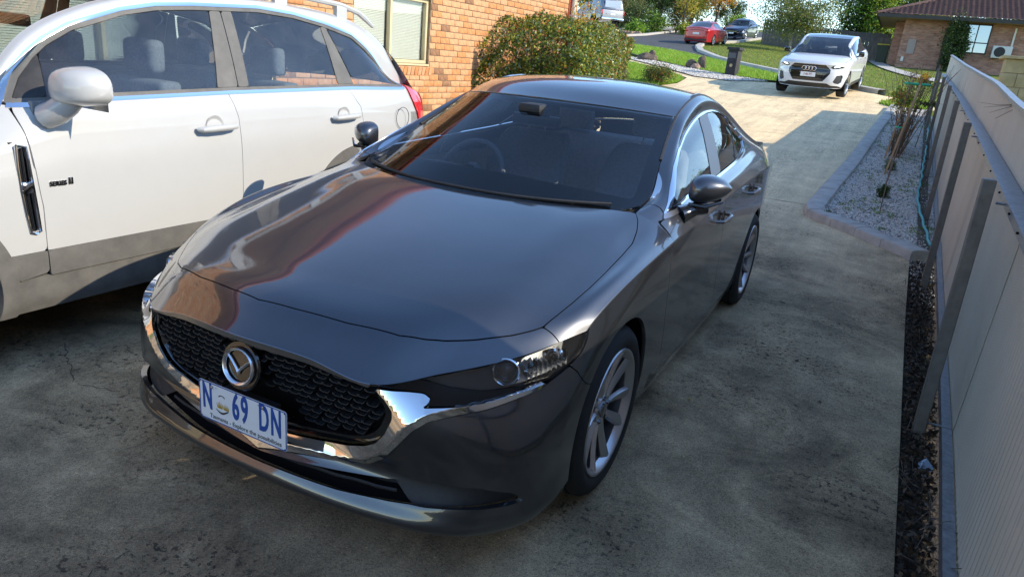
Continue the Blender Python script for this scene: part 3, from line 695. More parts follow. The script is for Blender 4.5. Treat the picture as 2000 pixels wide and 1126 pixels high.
    for j, i in itertools.product(range(14), range(-14, 15)):
        z = .372+j*dz; x = (i+(.5 if j % 2 else 0))*dx
        if sdist(np.array([[abs(x), z]]), inn)[0] > -.008: continue
        if math.hypot(x/.082, (z-.578)/.078) < 1: continue
        if abs(x) < .17 and z < .51: continue
        ii = int(np.argmin(np.abs(FS-x))); jj = int(np.argmin(np.abs(FG[ii, :, 2]-z)))
        p = FG[ii, jj]; nrm = Vector(FN[ii, jj]); o = bpy.data.objects.new('grille_fin', me_f); COL.objects.link(o); o.parent = gr
        o.location = Vector(p)-nrm*.026
        o.rotation_euler = (0, 0, math.atan2(nrm.x, -nrm.y)); cnt += 1
    print('fins', cnt)
    # slot below
    panel('lower_intake', [(FG, FN, phiF(SLOT, True, -.004))], M['liner'], car, 0, 1, -.055)
    m = MB()
    for zz, dd in ((.262,.055),(.247,.04)):
        pts = []
        for x in np.linspace(-.5, .5, 15):
            ii = int(np.argmin(np.abs(FS-x))); jj = int(np.argmin(np.abs(FG[ii, :, 2]-zz-.03*abs(x)))); p = FG[ii, jj]; pts.append((p[0], p[1]+dd, p[2]))
        m.tube(pts, .006, 6)
    m.build('intake_bar', M['black_plastic'], car, smooth=True)
    # badge
    bd = empty('badge', (0, .018, .580)); bd.parent = car; bd.rotation_euler = (R(-8), 0, 0)
    m = MB(); m.lathe([(.03,.074),(.010,.078),(.004,.074),(.004,0)], 48, 'y'); m.build('badge_mount', M['black_gloss'], bd, smooth=True, auto=35)
    def ring(rx, rz, n=64, ph=0): return [(rx*math.cos(2*math.pi*k/n), rz*math.sin(2*math.pi*k/n)) for k in range(n)]
    m = MB(); V = []; n = 64; prof = [(.064,0),(.064,-.006),(.060,-.0095),(.054,-.007),(.052,-.001)]
    m.lathe([(h_, r_) for r_, h_ in prof], n, 'y'); m.V = [(x*1.0, y, z*.93) for x, y, z in m.V]; m.build('badge_ring', M['badge_metal'], bd, smooth=True, auto=50)
    m = MB(); wg = [(-.053,.030),(-.043,.029),(-.029,.018),(-.012,.002),(0,-.010),(.012,.002),(.029,.018),(.043,.029),(.053,.030),(.043,.018),(.028,.004),(.011,-.011),(0,-.030),(-.011,-.011),(-.028,.004),(-.043,.018)]
    mid = [(a*.97, b*.97) for a, b in wg]
    cen = []
    ntop = wg[:9]; nbot = [wg[0]]+wg[:8:-1]+[wg[8]] if False else [wg[0], wg[15], wg[14], wg[13], wg[12], wg[11], wg[10], wg[9], wg[8]]
    V = []; F = []
    for t_, b_ in zip(ntop, nbot): V += [(t_[0], -.002, t_[1]), ((t_[0]+b_[0])/2, -.0055, (t_[1]+b_[1])/2+.001), (b_[0], -.002, b_[1])]
    for i in range(8): F += [(i*3, i*3+1, i*3+4, i*3+3), (i*3+1, i*3+2, i*3+5, i*3+4)]
    m.add(V, F).build('badge_wings', M['badge_metal'], bd, smooth=True, auto=20)
    # number plate
    npl = empty('number_plate', (0, .022, .417)); npl.parent = car; npl.rotation_euler = (R(90), 0, 0)
    def rr_(w_, h_, r_, n=5):
        out = []
        for cx, cy, a0 in ((w_/2-r_, h_/2-r_, 0), (-w_/2+r_, h_/2-r_, 90), (-w_/2+r_, -h_/2+r_, 180), (w_/2-r_, -h_/2+r_, 270)):
            for k in range(n+1): a = R(a0+90*k/n); out.append((cx+r_*math.cos(a), cy+r_*math.sin(a)))
        return out
    MB().prism(rr_(.372,.134,.010), -.002, 0).build('plate_blank', M['plate_white'], npl)
    m = MB(); o1, o2 = rr_(.370,.132,.009), rr_(.363,.125,.007); k = len(o1)
    m.add([(x, y, .0007) for x, y in o1]+[(x, y, .0007) for x, y in o2], [(i, (i+1) % k, (i+1) % k+k, i+k) for i in range(k)]); m.build('plate_border', M['plate_blue'], npl)
    for s_, x_, sc in (('N', -.149, 1), ('69', -.006, 1), ('DN', .119, 1)):
        text_mesh('plate_characters', s_, .124, M['plate_blue'], npl, (x_, .012, .0006), (0, 0, 0), {'N': .46, '69': .50, 'DN': .46}[s_], .0009, bold=.0030, spacing=1.22)
    text_mesh('plate_slogan', 'Tasmania - Explore the possibilities', .0215, M['ink'], npl, (.012, -.0495, .0006), (0, 0, 0), 1.0, .0003)
    m = MB()
    for px, sc in ((-.095, 1), (-.068, .8)):
        for k in range(5):
            a = -.5+.25*k; m.add([(px+.004*k-.010, -.012, .0007), (px+.004*k-.004, -.012, .0007), (px+.004*k-.008+a*.012, .016*sc-.004*abs(k-2), .0007)], [(0, 1, 2)])
    m.build('plate_grass_emblem', M['plate_gold'], npl)
    m = MB(); V = [(-.112+.055*t, -.016-.008*math.sin(t*math.pi*1.2), .0008) for t in np.linspace(0, 1, 9)]+[(-.112+.055*t, -.0185-.012*math.sin(t*math.pi*1.1), .0008) for t in np.linspace(0, 1, 9)]
    m.add(V, [(i, i+9, i+10, i+1) for i in range(8)])
    V = [(-.085+.014*math.cos(a), .028+.008*math.sin(a), .0008) for a in np.linspace(.2, 3.0, 8)]+[(-.085+.012*math.cos(a), .024+.009*math.sin(a), .0008) for a in np.linspace(.2, 3.0, 8)]
    m.add(V, [(i, i+8, i+9, i+1) for i in range(7)]); m.build('plate_wave_emblem', M['ink'], npl)
    m = MB()
    for x_, y_, r_ in ((-.178,.060,.0022),(.178,.060,.0022),(-.178,-.060,.0022),(.178,-.060,.0022),(-.108,.054,.0018),(.072,.054,.0018)): m.add([(x_+r_*math.cos(a), y_+r_*math.sin(a), .0012) for a in np.linspace(0, 2*math.pi, 9)[:-1]], [tuple(range(8))])
    m.build('plate_holes', M['ink'], npl)
    for x_ in (-.126, .092):
        m = MB(); m.lathe([(.0, .0055), (.003, .005), (.0045, 0)], 14, 'z', (x_, .052, .0005)); m.build('plate_screw', M['steel_trim'], npl, smooth=True)
    MB().box((-.11,.03,.37), (.11,.075,.465)).build('plate_bracket', M['black_plastic'], car)
    # ---- interior
    it = M['interior']
    rows = []
    for y, z in ((1.28,.955),(1.45,.985),(1.62,.985),(1.74,.96),(1.80,.90),(1.80,.70)):
        rows.append([(x, y+.0*abs(x)+(-.10+.22*(abs(x)/.72)**2 if y < 1.5 else -.03), z-.035*(abs(x)/.72)**3+(.03*math.exp(-((x+.37)/.17)**2) if 1.5 < y < 1.76 else 0)) for x in np.linspace(-.70, .70, 25)])
    V = [v for r_ in rows for v in r_]; MB().add(V, [(i*25+k, i*25+k+1, (i+1)*25+k+1, (i+1)*25+k) for i in range(5) for k in range(24)]).build('dashboard', M['dash'], car, smooth=True, auto=60)
    m = MB(); c = Vector((-.37, 1.93, .905)); q = Matrix.Translation(c) @ Matrix.Rotation(R(-25), 4, 'X')
    m.tube([q @ Vector((.185*math.cos(a), 0, .185*math.sin(a))) for a in np.linspace(0, 2*math.pi, 33)], .015, 8, cap=False)
    m.tube([q @ Vector((-.18, 0, 0)), q @ Vector((.18, 0, 0))], .016, 6); m.tube([q @ Vector((0, 0, 0)), q @ Vector((0, 0, -.17))], .016, 6); m.lathe([(-.03, .055), (.02, .06), (.025, 0)], 16, 'y', tuple(c))
    m.build('steering_wheel', M['dash'], car, smooth=True)
    m = MB(); m.box((-.42, 1.60, .95), (-.24, 1.625, 1.02)); 
    def seat(x, y, wd, h0=.42, hb=1.10, name='seat', hr=True, rake=.24):
        m = MB()
        V = []
        for z, yy, ww in ((h0+.05, 0, .9), (h0+.3, .05, 1), (h0+.5, .11, 1), (hb-.05, rake-.03, .88), (hb, rake, .75)):
            V += [(x-wd*ww/2, y+yy, z), (x+wd*ww/2, y+yy, z), (x+wd*ww/2, y+yy+.11, z), (x-wd*ww/2, y+yy+.11, z)]
        m.add(V, [(i*4+k, i*4+(k+1) % 4, (i+1)*4+(k+1) % 4, (i+1)*4+k) for i in range(4) for k in range(4)]+[(3,2,1,0), (16,17,18,19)])
        m.box((x-wd/2, y-.5, h0-.1), (x+wd/2, y+.05, h0+.06))
        o = m.build(name, it, car, bevel=.028, seg=3)
        if hr:
            m = MB(); m.box((x-.125, y+rake-.01, hb+.045), (x+.125, y+rake+.085, hb+.205)); m.build('headrest', it, o, bevel=.038, seg=3)
            m = MB()
            for d in (-.055, .055): m.tube([(x+d, y+rake+.03, hb-.03), (x+d, y+rake+.03, hb+.09)], .006, 6)
            m.build('headrest_post', M['steel_trim'], o)
        return o
    seat(-.37, 2.42, .50); seat(.37, 2.42, .50)
    seat(0, 3.18, 1.26, .42, 1.06, 'rear_bench', False, .2)
    for x in (-.42, .42):
        m = MB(); m.box((x-.13, 3.37, 1.07), (x+.13, 3.46, 1.21)); m.build('rear_headrest', it, car, bevel=.03, seg=3)
    MB().box((-.68,3.45,.98), (.68,4.05,1.01)).build('parcel_shelf', it, car)
    m = MB(); m.box((-.13, 1.88, 1.205), (.13, 1.915, 1.265)); rm = m.build('interior_mirror', M['black_gloss'], car, bevel=.014, seg=3)
    m = MB(); m.box((-.06, 1.80, 1.268), (.06, 1.93, 1.315)); m.build('camera_housing', M['black_plastic'], rm, bevel=.018, seg=2)
    MB().box((-.80, .55, .20), (.80, 4.4, .28)).build('floor_pan', M['liner'], car)
    MB().box((-.70, 1.14, .3), (.70, 1.20, .90)).build('bulkhead', M['liner'], car)
    MB().box((-.79,1.5,.28),(-.76,3.4,.93)).box((.76,1.5,.28),(.79,3.4,.93)).build('door_cards', it, car)
    G, N = sheet(R_C); 
    hl_ = panel('headlining', [(G, N, np.abs(G[..., 0])-.55)], M['grey_cloth'], car, 0, 1, -.03)
    # wipers, scuttle
    m = MB(); V = []
    for x in np.linspace(-.70, .70, 21):
        t = abs(x)/.742; y0 = 1.13+.31*t**2.3; V += [(x, y0-.02, .945+.02*t), (x, y0+.10, .945+.02*t)]
    m.add(V, [(2*i, 2*i+1, 2*i+3, 2*i+2) for i in range(20)]); m.build('scuttle_panel', M['black_plastic'], car)
    for x0, x1 in ((-.60, .02), (.02, .62)):
        m = MB(); pts = []
        for x in np.linspace(x0, x1, 10):
            t = abs(x)/.742; pts.append((x, 1.19+.30*t**2.3, .985+.012*t**2-.004*t))
        m.tube(pts, .007, 6); m.build('wiper', M['black_plastic'], car, smooth=True)
    return car
sedan = build_sedan()
# ------------------------------------------------------------------ terrain
def fz(x, y):
    x = np.asarray(x, float); y = np.asarray(y, float)
    t = np.clip((-x-1)/7, 0, 1); t = t*t*(3-2*t)
    return .087*1.2*np.logaddexp(0, (y-7.6)/1.2)-(.024-.016*t)*3*np.logaddexp(0, (y-25)/3)
def FZ(x, y): return float(fz(x, y))
def drape(name, poly, dz, mat, kind='structure', parent=None, cell=None, thick=0, smoothpoly=0, label=None, sink=None):
    P = np.array(poly, float)
    if smoothpoly: P = rpoly(P, smoothpoly)
    lo, hi = P.min(0)-.05, P.max(0)+.05
    if cell is None: cell = max(.12, min(hi-lo)/40)
    nx = int(np.clip((hi[0]-lo[0])/cell, 4, 300)); ny = int(np.clip((hi[1]-lo[1])/cell, 4, 300))
    X, Y = np.meshgrid(np.linspace(lo[0], hi[0], nx), np.linspace(lo[1], hi[1], ny), indexing='ij')
    G = np.stack([X, Y, fz(X, Y)+dz], -1); N = np.zeros_like(G); N[..., 2] = 1
    V, N, T = cutgrid(G, N, sdist(np.stack([X.ravel(), Y.ravel()], 1), P).reshape(X.shape))
    V, N, T = skirt(V, N, T, thick)
    o = mesh(name, V, T, mat, parent)
    if kind: o['kind'] = kind
    return o
def conc_mat(name, warm, dark, mossy, moss_amt):
    m = principled(name, warm, .9, 0, .25); N, L, b = nodes(m)
    big = tex(N, L, 'Noise', .55, 7, .62); mid = tex(N, L, 'Noise', 2.6, 9, .72, dist=.6); fine = tex(N, L, 'Noise', 85, 3, .6)
    sx = N.new('ShaderNodeSeparateXYZ'); tc = N.new('ShaderNodeTexCoord'); L.new(tc.outputs['Object'], sx.inputs[0])
    base = mix(N, L, ramp(N, L, mid.outputs['Fac'], [(.34, (0,0,0)), (.62, (1,1,1))]).outputs[0], dark, warm)
    m3 = tex(N, L, 'Noise', 1.5, 8, .72, dist=.8); mossy = ramp(N, L, m3.outputs['Fac'], [(.33, (.066,.048,.030)), (.45, (.155,.112,.068)), (.55, (.265,.194,.116)), (.68, (.46,.345,.21))]).outputs[0]
    # darker staining low on the slab; further up, sunlit warmth put into the colour
    mr = N.new('ShaderNodeMapRange'); L.new(sx.outputs[1], mr.inputs[0]); mr.inputs[1].default_value = 3.5; mr.inputs[2].default_value = 10; mr.inputs[3].default_value = moss_amt; mr.inputs[4].default_value = .12; mr.interpolation_type = 'SMOOTHSTEP'
    mm = N.new('ShaderNodeMath'); mm.operation = 'MULTIPLY'; L.new(mr.outputs[0], mm.inputs[0])
    r2 = ramp(N, L, big.outputs['Fac'], [(.34, (.55,.55,.55)), (.55, (1,1,1))]); L.new(r2.outputs[0], mm.inputs[1])
    c = mix(N, L, mm.outputs[0], base, mossy)
    # dark lichen specks, in patches
    sp = tex(N, L, 'Noise', 34, 4, .75); rs = ramp(N, L, sp.outputs['Fac'], [(.55, (0,0,0)), (.59, (1,1,1))])
    pt = tex(N, L, 'Noise', 1.1, 4, .6); rp = ramp(N, L, pt.outputs['Fac'], [(.44, (0,0,0)), (.62, (1,1,1))])
    s2 = N.new('ShaderNodeMath'); s2.operation = 'MULTIPLY'; L.new(rs.outputs[0], s2.inputs[0]); L.new(rp.outputs[0], s2.inputs[1])
    s3 = N.new('ShaderNodeMath'); s3.operation = 'MULTIPLY'; L.new(s2.outputs[0], s3.inputs[0]); s3.inputs[1].default_value = .85
    c = mix(N, L, s3.outputs[0], c, (.018,.018,.017))
    # exposed pale and dark grains of sand
    vo = tex(N, L, 'Voronoi', 190); rv = ramp(N, L, vo.outputs['Color'], [(.0, (.60,.60,.60)), (.5, (1.05,1.05,1.05)), (.93, (1.25,1.25,1.22)), (1, (2.2,2.1,2.0))])
    c = mix(N, L, 1.0, c, rv.outputs[0], 'MULTIPLY')
    gr = tex(N, L, 'Noise', 420, 2, .8); rg_ = ramp(N, L, gr.outputs['Fac'], [(.36, (.50,.50,.50)), (.5, (1,1,1)), (.64, (1.55,1.52,1.48))]); c = mix(N, L, 1.0, c, rg_.outputs[0], 'MULTIPLY')
    # brush / tyre streaks along the drive
    st = tex(N, L, 'Noise', 1.0, 6, .6, mapping=(5, .35, 1)); rt = ramp(N, L, st.outputs['Fac'], [(.35, (.86,.86,.86)), (.6, (1.12,1.11,1.08))])
    c = mix(N, L, .8, c, rt.outputs[0], 'MULTIPLY')
    L.new(c, b.inputs['Base Color'])
    n1 = bump(N, L, b, fine.outputs['Fac'], .45, .004); n2 = bump(N, L, b, sp.outputs['Fac'], .35, .004, n1)
    return m
M['concrete'] = conc_mat('weathered_concrete', (.84,.67,.42), (.68,.54,.335), (.125,.118,.095), .96)
M['kerb'] = noisy('kerb_concrete', [(.3, (.30,.285,.255)), (.5, (.42,.40,.36)), (.8, (.52,.50,.455))], 6, .9, .4, .004, bs=90)
def grass_mat(name, stops, sc=1.4):
    m = principled(name, (1,1,1), .95, 0, .1); N, L, b = nodes(m)
    a = tex(N, L, 'Noise', sc, 8, .7); r = ramp(N, L, a.outputs['Fac'], stops); f_ = tex(N, L, 'Noise', 26, 5, .8)
    r2 = ramp(N, L, f_.outputs['Fac'], [(.3, (.45,.5,.4)), (.7, (1.35,1.3,1.2))]); c = mix(N, L, .85, r.outputs[0], r2.outputs[0], 'MULTIPLY'); L.new(c, b.inputs['Base Color'])
    bump(N, L, b, f_.outputs['Fac'], 1.0, .05); return m
M['lawn_bright'] = grass_mat('bright_lawn', [(.3, (.13,.26,.02)), (.7, (.20,.34,.035))])
M['lawn_dull'] = grass_mat('dull_lawn', [(.25, (.10,.15,.03)), (.5, (.17,.21,.045)), (.75, (.30,.24,.08))], .8)
M['earth'] = noisy('bare_earth', [(.3, (.05,.04,.03)), (.7, (.13,.105,.075))], 2, .95, .6, .03)
M['asphalt'] = noisy('asphalt', [(.3, (.05,.052,.055)), (.7, (.085,.088,.09))], 1.2, .9, .4, .01, bs=60)
M['white_gravel'] = noisy('white_gravel_bed', [(.35, (.26,.235,.21)), (.5, (.55,.53,.50)), (.7, (.74,.72,.68))], 22, .95, .8, .02, bs=40)
M['stone_white'] = noisy('white_pebble', [(.3, (.64,.60,.54)), (.7, (.82,.78,.71))], 20, .8, .2, .002)
M['stone_grey'] = noisy('grey_pebble', [(.3, (.20,.19,.18)), (.7, (.38,.36,.34))], 20, .8, .2, .002)
M['stone_pink'] = noisy('pink_pebble', [(.3, (.36,.24,.20)), (.7, (.52,.40,.34))], 20, .8, .2, .002)
M['soil'] = noisy('dark_soil', [(.3, (.014,.011,.009)), (.7, (.05,.04,.032))], 9, .95, .8, .03, bs=40)
# one big sheet to the horizon
gx = np.concatenate([-np.geomspace(400, 20, 14), np.linspace(-18, 12, 61), np.geomspace(14, 400, 14)])
gy = np.concatenate([-np.geomspace(200, 8, 8), np.linspace(-6, 80, 87), np.geomspace(84, 400, 12)])
X, Y = np.meshgrid(gx, gy, indexing='ij'); Z = fz(X, np.minimum(Y, 95))-.03-.02*np.clip(Y-95, 0, 300)
nx, ny = X.shape; idx = np.arange(nx*ny).reshape(nx, ny)
Fq = np.stack([idx[:-1, :-1].ravel(), idx[1:, :-1].ravel(), idx[1:, 1:].ravel(), idx[:-1, 1:].ravel()], 1)
tag(mesh('ground', np.stack([X, Y, Z], -1).reshape(-1, 3), Fq, M['lawn_dull'], smooth=True), kind='structure')
KERB = [(1.99,6.12),(1.84,6.33),(1.64,6.52),(1.44,6.78),(1.25,6.98),(1.05,7.18),(.92,7.35),(.865,7.62),(.88,8.1),(.93,9.3),(1.04,11.29),(1.12,13.3),(1.20,15.34),(1.30,17.5),(1.41,19.84)]
DRIVE = [(-4.44,-7),(1.88,-7),(1.89,-2),(1.90,1.03),(1.92,2.18),(1.95,4.2),(1.99,6.12)]+KERB[1:]+[(2.1,20.3),(3.2,21.2),(1.2,22.9),(.34,23.9),(-2.2,23.7),(-2.95,23.2),(-3.25,22.6),(-4.55,22.9),(-6.2,24.9),(-8.0,26.9),(-8.6,26.9),(-7.6,25.9),(-5.85,24.0),(-4.6,22.4),(-4.35,20.4),(-4.63,19.1),(-5.6,18.9),(-5.7,18.5),(-4.5,17.0),(-3.2,9.0),(-4.44,8.0)]
drape('driveway', DRIVE, .0, M['concrete'], cell=.16, thick=.06)
# saw-cut joints: thin strips of dark grit laid on the slab
M['joint'] = principled('dark_joint_grit', (.03,.027,.022), .95)
def strip(name, pts, wd, dz, mat, kind='structure', parent=None, h=.0):
    V = []; F = []; pts = [np.array(p, float) for p in pts]
    Q = [pts[0]]
    for a, b_ in zip(pts[:-1], pts[1:]):
        n = max(1, int(np.linalg.norm(b_-a)/.4)); Q += [a+(b_-a)*k/n for k in range(1, n+1)]
    for i, p in enumerate(Q):
        d = Q[min(i+1, len(Q)-1)]-Q[max(i-1, 0)]; d = d/np.linalg.norm(d); n_ = np.array([-d[1], d[0]])*wd/2
        for s in (1, -1):
            q = p+n_*s; V.append((q[0], q[1], FZ(*q)+dz))
    F = [(2*i, 2*i+1, 2*i+3, 2*i+2) for i in range(len(Q)-1)]
    o = mesh(name, V, F, mat, parent); 
    if kind: o['kind'] = kind
    return o
for pts in ([(-4.4,7.85),(.86,8.0)], [(-3.2,13.2),(1.1,13.6)], [(-5.6,24.0),(-4.5,22.7),(-3.2,21.4),(-1.4,19.2)], [(-4.2,20.3),(-3.2,21.5),(-2.9,23.2)], [(-1.9,19.6),(1.35,19.6)], [(.3,21.2),(1.9,20.4)]):
    strip('driveway_joint', pts, .012, .0025, M['joint'])
# wandering cracks
def crack(p0, p1, n, amp, seed):
    r = random.Random(seed); pts = []
    for k in range(n+1):
        t = k/n; pts.append((p0[0]+(p1[0]-p0[0])*t+r.uniform(-amp, amp), p0[1]+(p1[1]-p0[1])*t+r.uniform(-amp, amp)))
    strip('driveway_crack', pts, .0028, .0028, M['joint'])
crack((-1.75,.50), (-1.35,.30), 12, .012, 1); crack((-1.33,.29), (-1.12,.36), 6, .012, 2); crack((-1.02,.36), (-.80,.38), 6, .012, 3); crack((-.2,-.35), (-.05,-.62), 8, .01, 4)
# kerb: separate cast blocks
kerb = empty('kerb', (0,0,0), 0, 'low cast concrete kerb curving round the white gravel bed', 'kerb')
Kp = [np.array(p) for p in KERB]; cum = [0]
for a, b_ in zip(Kp[:-1], Kp[1:]): cum.append(cum[-1]+np.linalg.norm(b_-a))
def kat(s): return np.array([np.interp(s, cum, [p[0] for p in Kp]), np.interp(s, cum, [p[1] for p in Kp])])
def ktan(s): d = kat(min(s+.12, cum[-1]))-kat(max(s-.12, 0)); return d/np.linalg.norm(d)
s_ = 0; kl = [.42,.40,.38,.40,.45,.5,.5,.55]+[.6]*40; ki = 0
while s_ < cum[-1]-.1:
    e_ = min(s_+kl[ki], cum[-1]); ki += 1
    V = []; n = 4; pr = [(0,-.08),(.0,.072),(.014,.092),(.05,.100),(.18,.102),(.212,.092),(.225,.05),(.225,-.08)]
    r_ = random.uniform(-.004, .004)
    for k in range(n+1):
        s = s_+.003+(e_-s_-.006)*k/n; p = kat(s); d = ktan(s); nrm = np.array([d[1], -d[0]])
        if d[0] < 0: pass
        for o_, z in pr: q = p+nrm*o_; V.append((q[0], q[1], FZ(*q)+z+(r_ if z > 0 else 0)))
    m_ = len(pr); F = [(k*m_+j, k*m_+j+1, (k+1)*m_+j+1, (k+1)*m_+j) for k in range(n) for j in range(m_-1)]+[tuple(range(m_)), tuple(range(n*m_+m_-1, n*m_-1, -1))]
    MB().add(V, F).build('kerb_block', M['kerb'], kerb, smooth=True, auto=35); s_ = e_
# gravel bed right of the kerb
def fx_(y): return float(np.interp(y, [-8,-3,1.1,2.0,3.45,6.7,10,18.3,22], [1.78,1.90,2.03,2.07,2.12,2.22,2.27,2.33,2.36]))
inner = [kat(s)+np.array([ktan(s)[1], -ktan(s)[0]])*.205 for s in np.linspace(0, cum[-1], 30)]
BED = [tuple(p) for p in inner]+[(2.33,19.9),(2.27,10),(2.22,6.7),(2.20,6.2)]
drape('gravel_bed', BED, .035, M['white_gravel'], cell=.09)
drape('soil_strip', [(1.87,-6),(1.89,1),(1.93,3),(1.98,6.1),(1.98,6.45),(2.26,6.45),(2.14,3.4),(2.06,1),(1.93,-3),(1.82,-6)], -.025, M['soil'], cell=.05)
strip('bed_edging', [(2.10,6.3),(2.13,9),(2.19,13),(2.27,19.4)], .11, .055, M['earth'])
def pebbles(name, n, sampler, smin, smax, mats, label=None, dz=.0, seed=1):
    g = np.random.default_rng(seed)
    base = np.array([(1,0,0),(-1,0,0),(0,1,0),(0,-1,0),(0,0,1),(0,0,-1)], float); tri = np.array([(0,2,4),(2,1,4),(1,3,4),(3,0,4),(2,0,5),(1,2,5),(3,1,5),(0,3,5)])
    P = sampler(n, g); n = len(P); s = g.uniform(smin, smax, (n, 1, 1)); sc = g.uniform(.55, 1.15, (n, 1, 3))*np.array([1, 1, .7])
    a = g.uniform(0, 6.28, n); c, sn = np.cos(a), np.sin(a); Rm = np.zeros((n, 3, 3)); Rm[:, 0, 0] = c; Rm[:, 0, 1] = -sn; Rm[:, 1, 0] = sn; Rm[:, 1, 1] = c; Rm[:, 2, 2] = 1
    V = (base[None]+g.normal(0, .16, (n, 6, 3)))*s*sc; V = np.einsum('nij,nkj->nki', Rm, V)+P[:, None, :]
    F = (tri[None]+(np.arange(n)*6)[:, None, None]).reshape(-1, 3); fm = np.repeat(g.choice(len(mats), n, p=[.74,.20,.06] if len(mats) == 3 else None), 8)
    o = mesh(name, V.reshape(-1, 3), F, None, mats=mats, fm=fm); tag(o, label, None, None, 'stuff'); return o
def poly_sampler(poly, dz, bias=None):
    P = np.array(poly, float); lo, hi = P.min(0), P.max(0)
    def f(n, g):
        out = []
        while sum(map(len, out)) < n:
            q = g.uniform(lo, hi, (n*2, 2))
            if bias is not None: q[:, 1] = lo[1]+(hi[1]-lo[1])*g.random(n*2)**bias
            out.append(q[sdist(q, P) < -.005])
        q = np.concatenate(out)[:n]; return np.column_stack([q, fz(q[:, 0], q[:, 1])+dz+g.uniform(-.006, .012, n)])
    return f
pebbles('pebbles', 26000, poly_sampler(BED, .04, 2.0), .007, .017, [M['stone_white'], M['stone_grey'], M['stone_pink']], 'loose white and grey pebbles filling the bed between kerb and fence')
pebbles('spilled_pebbles', 500, poly_sampler([(1.98,6.3),(2.2,6.3),(2.15,4.6),(2.0,4.8)], -.01), .005, .012, [M['stone_white'], M['stone_grey'], M['stone_pink']], 'pebbles spilled onto the dark soil at the foot of the fence', seed=4)
# street side
GRV = [(-9.3,29.6),(-8.72,28.45),(-7.62,27.83),(-5.62,25.93),(-3.57,24.4),(-2.3,23.85),(-2.9,23.25),(-3.2,22.65),(-4.5,22.95),(-6.13,25.0),(-8.03,27.05),(-9.6,28.6)]
drape('gravel_strip', GRV, .02, M['white_gravel'], cell=.2)
pebbles('gravel_strip_pebbles', 5000, poly_sampler(GRV, .025), .012, .03, [M['stone_white'], M['stone_grey'], M['stone_pink']], 'white gravel in the strip round the letterbox pillar', seed=5)
drape('lawn', [(-5.67,18.9),(-8.2,25.9),(-7.5,25.8),(-5.83,23.95),(-4.6,22.35),(-4.33,20.4),(-4.6,19.1)], .02, M['lawn_bright'], cell=.15, smoothpoly=2)
VRG = [(-16,41.5),(-13.09,38.62),(-9.4,35.77),(-5.81,31.59),(-4.89,30.2),(-2.3,26.9),(-.3,24.6),(-2.05,24.1),(-3.6,24.55),(-5.68,26.1),(-7.79,28.3),(-9.76,31.05),(-13,35)]
drape('verge', VRG, .03, M['lawn_bright'], cell=.2)
strip('verge_edging', [(-9.9,31.0),(-7.79,28.3),(-5.68,26.1),(-3.6,24.5),(-2.2,24.0)], .12, .033, M['joint'])
ROAD = [(-60,52),(-30,49.5),(-21,47.3),(-15.62,44.9),(-15.3,50),(-16.5,62),(-17,80),(-10.5,80),(-9.0,60),(-8.9,50),(-9.71,44.8),(-8.9,40.1),(-7.7,36.1),(-6.04,32.56),(-4.42,30.2),(-2.2,27.5),(.34,24.17),(-.3,24.6),(-2.3,27.0),(-4.89,30.3),(-5.81,31.6),(-9.4,35.8),(-13.1,38.6),(-25,42.5),(-60,46)]
drape('street', ROAD, .01, M['asphalt'], cell=.45)
k2 = [(-9.0,60),(-8.9,50),(-9.71,44.8),(-8.9,40.11),(-7.7,36.1),(-6.04,32.56),(-4.42,30.22),(-2.2,27.53),(.34,24.17),(1.08,23.41)]
def kerb_line(name, pts, wd, h, label, mat):
    m = MB(); Q = []
    for a, b_ in zip(pts[:-1], pts[1:]):
        n = max(1, int(math.dist(a, b_)/.6)); Q += [(a[0]+(b_[0]-a[0])*k/n, a[1]+(b_[1]-a[1])*k/n) for k in range(n)]
    Q.append(pts[-1]); V = []
    for i, p in enumerate(Q):
        a, b_ = Q[max(i-1, 0)], Q[min(i+1, len(Q)-1)]; d = Vector((b_[0]-a[0], b_[1]-a[1])).normalized(); n_ = (-d.y, d.x)
        for o_, z in ((-wd/2, -.1), (-wd/2+.03, h), (wd/2, h), (wd/2, -.1)): q = (p[0]+n_[0]*o_, p[1]+n_[1]*o_); V.append((q[0], q[1], FZ(*q)+z))
    m.add(V, [(i*4+j, i*4+j+1, i*4+j+5, i*4+j+4) for i in range(len(Q)-1) for j in range(3)]); o = m.build(name, mat); tag(o, kind='structure'); return o
kerb_line('street_kerb', k2, .32, .13, '', M['kerb'])
kerb_line('street_kerb', [(-60,52),(-30,49.5),(-21,47.3),(-15.62,44.9),(-15.3,50),(-16.5,62),(-17,80)], .32, .13, '', M['kerb'])
drape('footpath', [(-60,55),(-21,49.5),(-17.2,47.6),(-16.9,50),(-18,62),(-18,80),(-21,80),(-21,50.8),(-60,57)], .04, M['kerb'], cell=.6)
drape('garden_path', [(-.8,51),(-.2,44),(.7,38),(1.9,33),(3,30.5),(3.8,31.2),(2.6,34),(1.4,38.5),(.5,44.5),(0,51)], .03, M['kerb'], cell=.3, smoothpoly=2)
